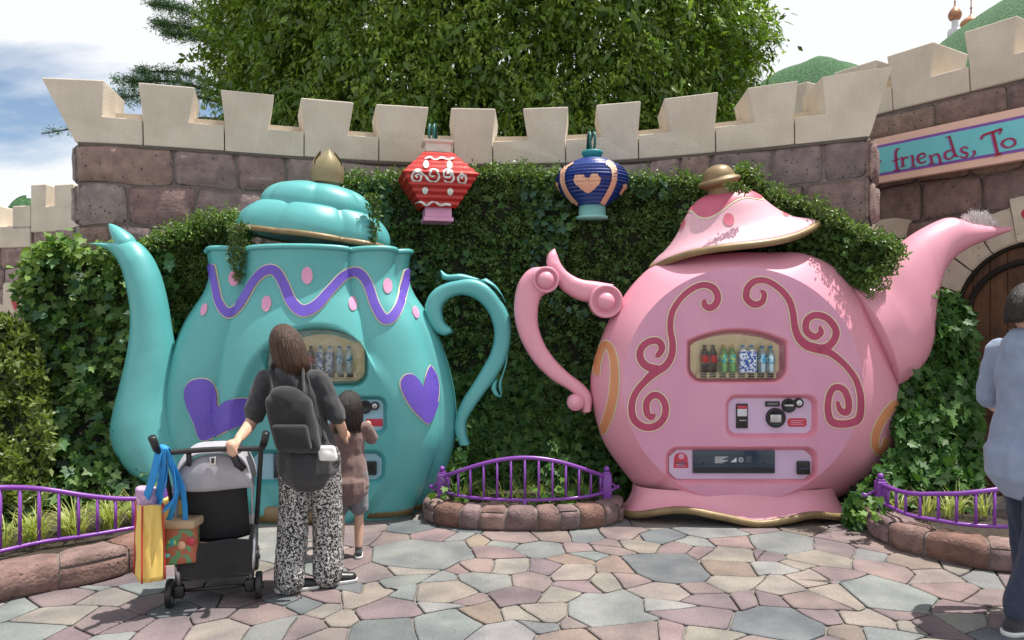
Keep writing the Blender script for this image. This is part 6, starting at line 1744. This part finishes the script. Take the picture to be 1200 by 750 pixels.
for x, y in ((-hx, -hy), (hx, -hy), (hx, hy), (-hx, hy)):
    pts = []
    for b in np.linspace(0, 1, 8):
        xx, yy = x*(1-.10*b)*.93, y*(1-.25*b)*.97; pts.append((tb[0]+xx*cb2-yy*sb2, 4.05+xx*sb2+yy*cb2, tb[2]+(zt-tb[2])*b))
    obj('red_piping', *tube(pts, .005, 6), M['red'], tote)
hb_ = sl([(-.245,-.15,.905)])[0]
for dx_, dy_ in ((-.03,-.02),(.03,.02)):
    obj('strap', *tube(cr_spline([(tb[0]+dx_, 4.05+dy_, zt-.03), (hb_[0]+dx_*.5-.03, hb_[1]+dy_, (zt+hb_[2])/2), (hb_[0]+dx_*.3, hb_[1]-.02, hb_[2]), (hb_[0]+.02+dx_*.2, hb_[1]+.03, hb_[2]-.02), (hb_[0]+.03+dx_, hb_[1]+.01, zt+.05), (tb[0]+.05+dx_, 4.05-dy_, zt-.04)], 6), .021, 8, ratio=.16, up=(0, 1, 0)), M['strap'], tote)
tw_ = P(172.5, 592, 4.05)
tl = obj('rolled_towel', *tube(cr_spline([(tw_[0]+.01, 4.05, tw_[2]-.06), (tw_[0], 4.05, tw_[2]+.03), (tw_[0]-.008, 4.05, tw_[2]+.085), (tw_[0]-.008, 4.05, tw_[2]+.098)], 5), [.05,.052,.052,.052,.052,.052,.053,.053,.053,.053,.052,.052,.05,.045,.04,.02], 16), M['towel']); tag(tl, 'pink patterned towel rolled up in the yellow tote bag', 'towel')
pb = P(209, 660, 4.12); pbag = thing('print_bag', 'small square bag with colourful print hanging behind the yellow tote', 'bag', tuple(pb))
z1 = P(0, 615, 4.12)[2]
V, F = bag_body(pb[0], 4.16, pb[2], z1, .095, .06, math.radians(14), .01, 5); pbd = obj('body', V, F, M['print_green'], pbag)
obj('flap', *rbox(pb[0]-.10, pb[0]+.10, 4.09, 4.23, z1-.02, z1+.03, .015), M['tan'], pbag)
for k, (mt, x, z) in enumerate((('signteal',-.06,.05),('red',-.01,.04),('cap_yellow',.05,.05),('red_sticker',.065,.12),('lab_green',-.03,.12),('peach',.02,.10))):
    obj('print_patch', *ball((pb[0]+x, 4.105+.25*(x+.02), pb[2]+z), .026, 14, 1.1-.1*(k % 3), .35, .7+.25*(k % 2)), M[mt], pbd)
yb = P(201, 604, 4.2); ybag = obj('paper_bag', *rbox(yb[0]-.07, yb[0]+.06, 4.22, 4.30, yb[2]-.07, yb[2]+.085, .008), M['yellowbag']); tag(ybag, 'small yellow bag tucked between the tote and the pushchair seat', 'bag')
for k in range(2):
    obj('strap', *tube(cr_spline([(pb[0]-.06+.1*k, 4.12, z1), (hb_[0]+.04+.03*k, 4.06, (z1+hb_[2])/2), (hb_[0]+.02, hb_[1]-.02, hb_[2]+.006)], 8), .016, 8, ratio=.2, up=(0, 1, 0)), M['strap'], pbag)

# ------------------------------------------------------------------ people
def fuse(vfs, voxel=.007, smooth=4):
    V, F = merge(*vfs); me = bpy.data.meshes.new('t'); me.from_pydata([tuple(v) for v in V], [], F); o = bpy.data.objects.new('t', me); COL.objects.link(o)
    r = o.modifiers.new('r', 'REMESH'); r.mode = 'VOXEL'; r.voxel_size = voxel
    s_ = o.modifiers.new('s', 'SMOOTH'); s_.factor = .5; s_.iterations = smooth
    dg = bpy.context.evaluated_depsgraph_get(); m2 = bpy.data.meshes.new_from_object(o.evaluated_get(dg))
    Vn = np.zeros(len(m2.vertices)*3); m2.vertices.foreach_get('co', Vn); Fn = [tuple(p.vertices) for p in m2.polygons]
    bpy.data.objects.remove(o); bpy.data.meshes.remove(me); bpy.data.meshes.remove(m2)
    return Vn.reshape(-1, 3), Fn
def limb(pts, rads, seg=12, ratio=1.0, up=None):
    p = cr_spline(pts, 5); r = np.interp(np.linspace(0, 1, len(p)), np.linspace(0, 1, len(rads)), rads)
    v = tube(p, r, seg, ratio, up); return merge(v, ball(p[0], r[0], 10), ball(p[-1], r[-1], 10))
def hand(w, d, pn, k, curl=.6):
    """w wrist, d pointing direction, pn palm normal"""
    w, d, pn = (np.array(v, float) for v in (w, d, pn)); d /= np.linalg.norm(d); pn = pn-d*np.dot(pn, d); pn /= np.linalg.norm(pn); sd = np.cross(d, pn)
    out = [limb([w, w+d*.045*k, w+d*.085*k], [.022*k, .036*k, .038*k], 10, .42, tuple(pn))]
    for i, (o, l) in enumerate(((-.027,.062),(-.009,.072),(.009,.068),(.026,.054))):
        b = w+d*.082*k+sd*o*k; c1 = b+(d*math.cos(curl*.5)+pn*math.sin(curl*.5))*l*.45*k; c2 = c1+(d*math.cos(curl*1.3)+pn*math.sin(curl*1.3))*l*.32*k; c3 = c2+(d*math.cos(curl*2)+pn*math.sin(curl*2))*l*.25*k
        out.append(limb([b-d*.02*k, b, c1, c2, c3], [.0095*k, .009*k, .0085*k, .0075*k], 8))
    b = w+d*.03*k-sd*.03*k; out.append(limb([b+sd*.01*k, b-sd*.018*k+d*.02*k, b-sd*.02*k+d*.045*k+pn*.012*k, b-sd*.012*k+d*.065*k+pn*.022*k], [.013*k, .011*k, .010*k, .008*k], 8))
    return out
def person(label, loc, rz, h, J, mats, hair='bob', hk=1.0, sleeve=.45, wide=False, shorts=False, bag=None):
    """J: elbow_l, wrist_l, elbow_r, wrist_r, hand dirs, head yaw, feet; metres at height 1.7, y forward"""
    k = h/1.7; t = thing('person', label, 'person', tuple(loc))
    c, s = math.cos(rz), math.sin(rz)
    lean = J.get('lean', 0)
    def wv(V):
        V = np.array(V, float); V[:,0] += lean*np.maximum(0, V[:,2]-.9); V = V*k
        return np.column_stack([loc[0]+V[:,0]*c-V[:,1]*s, loc[1]+V[:,0]*s+V[:,1]*c, loc[2]+V[:,2]])
    def po(name, vf, mat, parent=t): return obj(name, wv(vf[0]), vf[1], M[mat], parent)
    fl, frr = J.get('foot_l', (-.10,0,0)), J.get('foot_r', (.10,0,0))
    fl, frr = np.array(fl, float), np.array(frr, float)
    hipL, hipR = np.array([-.09,0,.90]), np.array([.09,0,.90]); kl = (hipL+fl)/2*np.array([1,1,1])+np.array([-.005,.03,.02]); kr = (hipR+frr)/2+np.array([.005,.03,.02])
    shL, shR = np.array([-.175,0,1.385]), np.array([.175,0,1.385])
    eL, wL, eR, wR = (np.array(J[q], float) for q in ('elbow_l','wrist_l','elbow_r','wrist_r'))
    hc_ = np.array(J.get('head', (0,.02,1.585)), float); yaw = J.get('yaw', 0); f = np.array([-math.sin(yaw), math.cos(yaw), 0]); sd = np.array([f[1], -f[0], 0])
    head = [ball(hc_, .1*hk, 24, .78+.0*abs(f[0]), .92, 1.14), ball(hc_+f*.02*hk-np.array([0,0,.055*hk]), .068*hk, 16, .9, .95, 1.0),
            limb([hc_+f*.088*hk+np.array([0,0,.012*hk]), hc_+f*.108*hk-np.array([0,0,.018*hk]), hc_+f*.094*hk-np.array([0,0,.024*hk])], [.008*hk,.013*hk,.014*hk], 8)]
    for q in (-1, 1): head.append(ball(hc_+sd*q*.078*hk-np.array([0,0,.005]), .024*hk, 10, .45+.3*abs(sd[1]), .7, 1.25))
    lips = limb([hc_+f*.083*hk+sd*(-.02*hk)-np.array([0,0,.055*hk]), hc_+f*.092*hk-np.array([0,0,.056*hk]), hc_+f*.083*hk+sd*.02*hk-np.array([0,0,.055*hk])], [.004*hk,.007*hk,.004*hk], 8)
    head.append(lips)
    body = head+[limb([(0,0,1.40),(0,.005,1.46),hc_-np.array([0,0,.06])], [.062,.052,.052]),
        limb([(0,0,.86),(0,0,1.0),(0,.005,1.12),(0,0,1.28),(0,0,1.40)], [.145,.14,.128,.155,.12], 16, .66, (0,1,0)),
        limb([shL, eL, wL], [.052,.042,.036,.027]), limb([shR, eR, wR], [.052,.042,.036,.027]),
        limb([hipL, kl, fl+np.array([0,-.02,.08])], [.088,.072,.052,.05,.036]), limb([hipR, kr, frr+np.array([0,-.02,.08])], [.088,.072,.052,.05,.036])]
    body += hand(wL, J['hand_l'][0], J['hand_l'][1], 1.05, J.get('curl_l', .6))+hand(wR, J['hand_r'][0], J['hand_r'][1], 1.05, J.get('curl_r', .5))
    po('body', fuse(body, .0075, 3), 'skin')
    for q in (-1, 1):
        e = po('eye', ball(hc_+f*.084*hk+sd*q*.032*hk+np.array([0,0,.012*hk]), .0115*hk, 12), 'white'); po('iris', ball(hc_+f*.090*hk+sd*q*.032*hk+np.array([0,0,.012*hk]), .0068*hk, 10), 'black', e)
    # top
    up_l = shL+(eL-shL)*min(1, sleeve*2) if sleeve <= .5 else eL
    slv = lambda sh, e, w: [sh, e] if sleeve <= .5 else [sh, e, e+(w-e)*(sleeve-.5)*2]
    def sl_pts(sh, e, w):
        if sleeve <= .5: return limb([sh, sh+(e-sh)*sleeve*2], [.068,.070])
        return limb([sh, e, e+(w-e)*(sleeve-.5)*2], [.068,.060,.052])
    hemz = J.get('hem', .84)
    top = [limb([(0,0,hemz),(0,.0,1.0),(0,.005,1.12),(0,0,1.28),(0,0,1.395)], [J.get('hemr', .195),.182,.155,.17,.128], 20, .80, (0,1,0)), limb([shL, shR], [.06,.085,.06], 14), sl_pts(shL, eL, wL), sl_pts(shR, eR, wR)]
    V, F = fuse(top, .009, 5); V = V+np.array([[.007*nf(x*12, y*12, z*10)+.004*nf(x*25, y*25, z*18), .009*nf(x*9+3, y*9, z*12)+.005*nf(x*22, y*20, z*15), 0] for x, y, z in V]); po('top', (V, F), mats['top'])
    # legs
    if wide: rl = [.115,.112,.10,.10,.104]; zend = .03
    else: rl = [.105,.092,.074,.066,.062]; zend = .06
    if shorts: lg = [limb([hipL+np.array([0,0,.02]), hipL+(kl-hipL)*.85], [.11,.105]), limb([hipR+np.array([0,0,.02]), hipR+(kr-hipR)*.85], [.11,.105])]
    else: lg = [limb([hipL, kl, fl+np.array([0,-.03,zend+.06])], rl), limb([hipR, kr, frr+np.array([0,-.03,zend+.06])], rl)]
    lg.append(limb([(0,0,.86),(0,0,.93),(0,0,1.0)], [.165,.155,.13], 18, .74, (0,1,0)))
    V, F = fuse(lg, .009, 5); V = V+np.array([[.010*nf(x*20, y*20, z*4)+.005*nf(x*9, y*9, z*22), .011*nf(x*19+3, y*18, z*4), 0] for x, y, z in V]); po('trousers', (V, F), mats['legs'])
    for ft, fd in ((fl, J.get('fdir', 0)), (frr, J.get('fdir', 0))):
        dv = np.array([-math.sin(fd), math.cos(fd), 0]); b = ft
        sh = fuse([limb([b-dv*.06+np.array([0,0,.045]), b+dv*.06+np.array([0,0,.042]), b+dv*.15+np.array([0,0,.032])], [.040,.042,.036], 12, .9), limb([b-dv*.03+np.array([0,0,.06]), b-dv*.02+np.array([0,0,.10])], [.042,.040])], .008, 3)
        V = sh[0]; V[:,2] = np.maximum(V[:,2], .014); so_ = po('shoe', (V, sh[1]), mats['shoe'])
        sole = fuse([limb([b-dv*.065+np.array([0,0,.02]), b+dv*.06+np.array([0,0,.02]), b+dv*.155+np.array([0,0,.02])], [.044,.046,.038], 12, .9)], .008, 2)
        V = sole[0]; V[:,2] = np.clip(V[:,2], .0, .024); po('sole', (V, sole[1]), 'white', so_)
    # hair
    V, F = ball((0,0,0), 1, 48); out = []
    for x, y, z in V:
        fwd = y*math.cos(0); cut = (z < .30 - .2*abs(x)) and fwd > .45
        rr_ = .112*hk*(1+.025*nf(x*5, y*5, z*3)); zz_ = z
        px_, py_, pz_ = x*rr_*.84, y*rr_*.98-.012*hk, z*rr_*1.18+.010*hk
        if hair == 'bob' and z < 0 and not fwd > .3: pz_ = -.13*hk*abs(z)**.8*(1+.1*nf(x*9, y*9, 1)); px_ *= 1.08; py_ -= .012
        if hair == 'short' and z < -.25: px_, py_, pz_ = px_*.75, py_*.75+.01, max(pz_, -.04*hk)
        if fwd > .45 and z < .42: py_ = min(py_, .02); px_ *= .8
        out.append(hc_+sd*px_+f*py_+np.array([0,0,pz_]))
    hr_ = po('hair', (np.array(out), F), mats['hair'])
    sr = np.random.default_rng(int(h*1000)); vf = []; low = -.145 if hair == 'bob' else -.05
    for q in range(420):
        az = sr.uniform(.28*math.pi, 1.72*math.pi)+math.pi*.5; ca, sa = math.cos(az), math.sin(az); pth = []
        if sa > .55 and hair == 'short': continue
        end = low*sr.uniform(.75, 1.12)
        for u in np.linspace(.08, 1, 9):
            ph = u*math.pi*.62; rr_ = .117*hk*(1+sr.normal(0, .012)); x, y, z = rr_*.84*math.sin(min(ph, 1.7))*ca, rr_*.98*math.sin(min(ph, 1.7))*sa-.014*hk, rr_*1.18*math.cos(ph)+.012*hk
            if ph > 1.45: z = (z)+(end*hk-z)*min(1, (ph-1.45)/.5); x *= 1.04; y *= 1.04
            pth.append(hc_+sd*x+f*y+np.array([0,0,z]))
        vf.append(tube(pth, np.linspace(.0045, .0022, 9)*hk, 5))
    so2 = po('hair_strands', merge(*vf), mats['hair'], hr_); so2['kind'] = 'stuff'
    return t, wv, po
# woman beside the pushchair
wl_ = (-1.215, 4.44, 0)
tgt = sl([(.10,-.135,.895)])[0]
kk = 1.53/1.7
wlh = ((tgt[0]-wl_[0])/kk, (tgt[1]-wl_[1])/kk, tgt[2]/kk)
dvec = np.array(wlh)-np.array([-.30,-.06,1.12]); dn_ = dvec/np.linalg.norm(dvec); wri = np.array(wlh)-dn_*.09; wri[0] += .22*max(0, wri[2]-.9)
t, wv, po = person('woman in black top and black and white print trousers holding the pushchair handle', wl_, 0, 1.53,
  dict(elbow_l=(-.31,-.05,1.12), wrist_l=tuple(wri+np.array([0,0,.012])), hand_l=(tuple(dn_), (0,-.2,-1)), elbow_r=(.24,.02,1.10), wrist_r=(.20,.20,.98), hand_r=((-.1,1,-.1), (-1,0,-.2)), yaw=.75, foot_l=(-.10,-.06,0), foot_r=(.12,.06,0), hem=.84, hemr=.215, lean=-.22, curl_l=.9, fdir=-1.25), dict(top='charcoal', legs='animalprint', shoe='black', hair='hair'), 'bob', 1.08, .42, wide=True)
bp = fuse([rbox(-.15,.15,-.25,-.13,.93,1.30,.055,4), ball((0,-.19,1.27), .11, 20, 1.15, .6, .8), ball((0,-.2,1.03), .13, 20, 1.15, .65, .8)], .009, 8); bp = (bp[0]+np.array([[.010*nf(x*9, y*9, z*9), .012*nf(x*8+4, y*9, z*10), .006*nf(x*9, y*5, z*6)] for x, y, z in bp[0]]), bp[1]); bg = obj('backpack', wv(bp[0]), bp[1], M['blackfab']); tag(bg, 'black backpack on the back of the woman with the pushchair', 'backpack')
for q in (-1, 1): obj('shoulder_strap', wv(tube(cr_spline([(q*.10,-.16,1.30),(q*.105,-.09,1.43),(q*.11,.02,1.475),(q*.115,.115,1.38),(q*.14,.10,1.15),(q*.15,-.10,1.0)], 6), .022, 8, ratio=.3, up=(1,0,0))[0]), tube(cr_spline([(q*.10,-.16,1.30),(q*.105,-.09,1.43),(q*.11,.02,1.475),(q*.115,.115,1.38),(q*.14,.10,1.15),(q*.15,-.10,1.0)], 6), .022, 8, ratio=.3, up=(1,0,0))[1], M['blackfab'], bg)
obj('front_pocket', wv(rbox(-.11,.11,-.295,-.245,.96,1.12,.02,3)[0]), rbox(-.11,.11,-.295,-.245,.96,1.12,.02,3)[1], M['blackfab'], bg)
pz = fuse([rbox(.115,.235,-.20,-.165,.875,.975,.016,3), ball((.175,-.185,.915), .05, 16, 1.1, .5, .8)], .007, 6); pc = obj('white_pouch', wv(pz[0]), pz[1], M['white']); tag(pc, 'white pouch hanging at the hip of the woman with the backpack', 'pouch')
obj('pouch_strap', wv(tube([(.17,-.175,1.0),(.16,-.14,1.2),(.12,-.06,1.42)], .004, 6)[0]), tube([(.17,-.175,1.0),(.16,-.14,1.2),(.12,-.06,1.42)], .004, 6)[1], M['charcoal'], pc)
# child at the machine
person('small child in dusty brown top standing at the teal teapot window', (-1.10, 5.02, 0), .1, 1.07,
  dict(elbow_l=(-.22,.10,1.18), wrist_l=(-.12,.30,1.16), hand_l=((.2,1,.2), (.4,0,-1)), elbow_r=(.24,.12,1.22), wrist_r=(.16,.32,1.34), hand_r=((0,1,.3), (-.3,0,-1)), yaw=-.2, head=(0,.02,1.57), hem=.76, hemr=.215, fdir=.1), dict(top='mauvecotton', legs='greycotton', shoe='charcoal', hair='darkhair'), 'bob', 1.42, .40, shorts=True)
# man at the right edge
t2, wv2, po2 = person('man in pale blue shirt and navy jeans cut off by the right edge', (2.73, 3.92, 0), -1.35, 1.76,
  dict(elbow_l=(-.26,.02,1.12), wrist_l=(-.22,.22,1.0), hand_l=((.1,1,0), (1,0,-.2)), elbow_r=(.25,-.05,1.12), wrist_r=(.23,.12,.95), hand_r=((0,.6,-.8), (-1,0,0)), yaw=0, foot_l=(-.10,.12,0), foot_r=(.10,-.16,0), hem=.82, hemr=.212), dict(top='bluecotton', legs='denim', shoe='charcoal', hair='darkhair'), 'short', 1.0, .48)
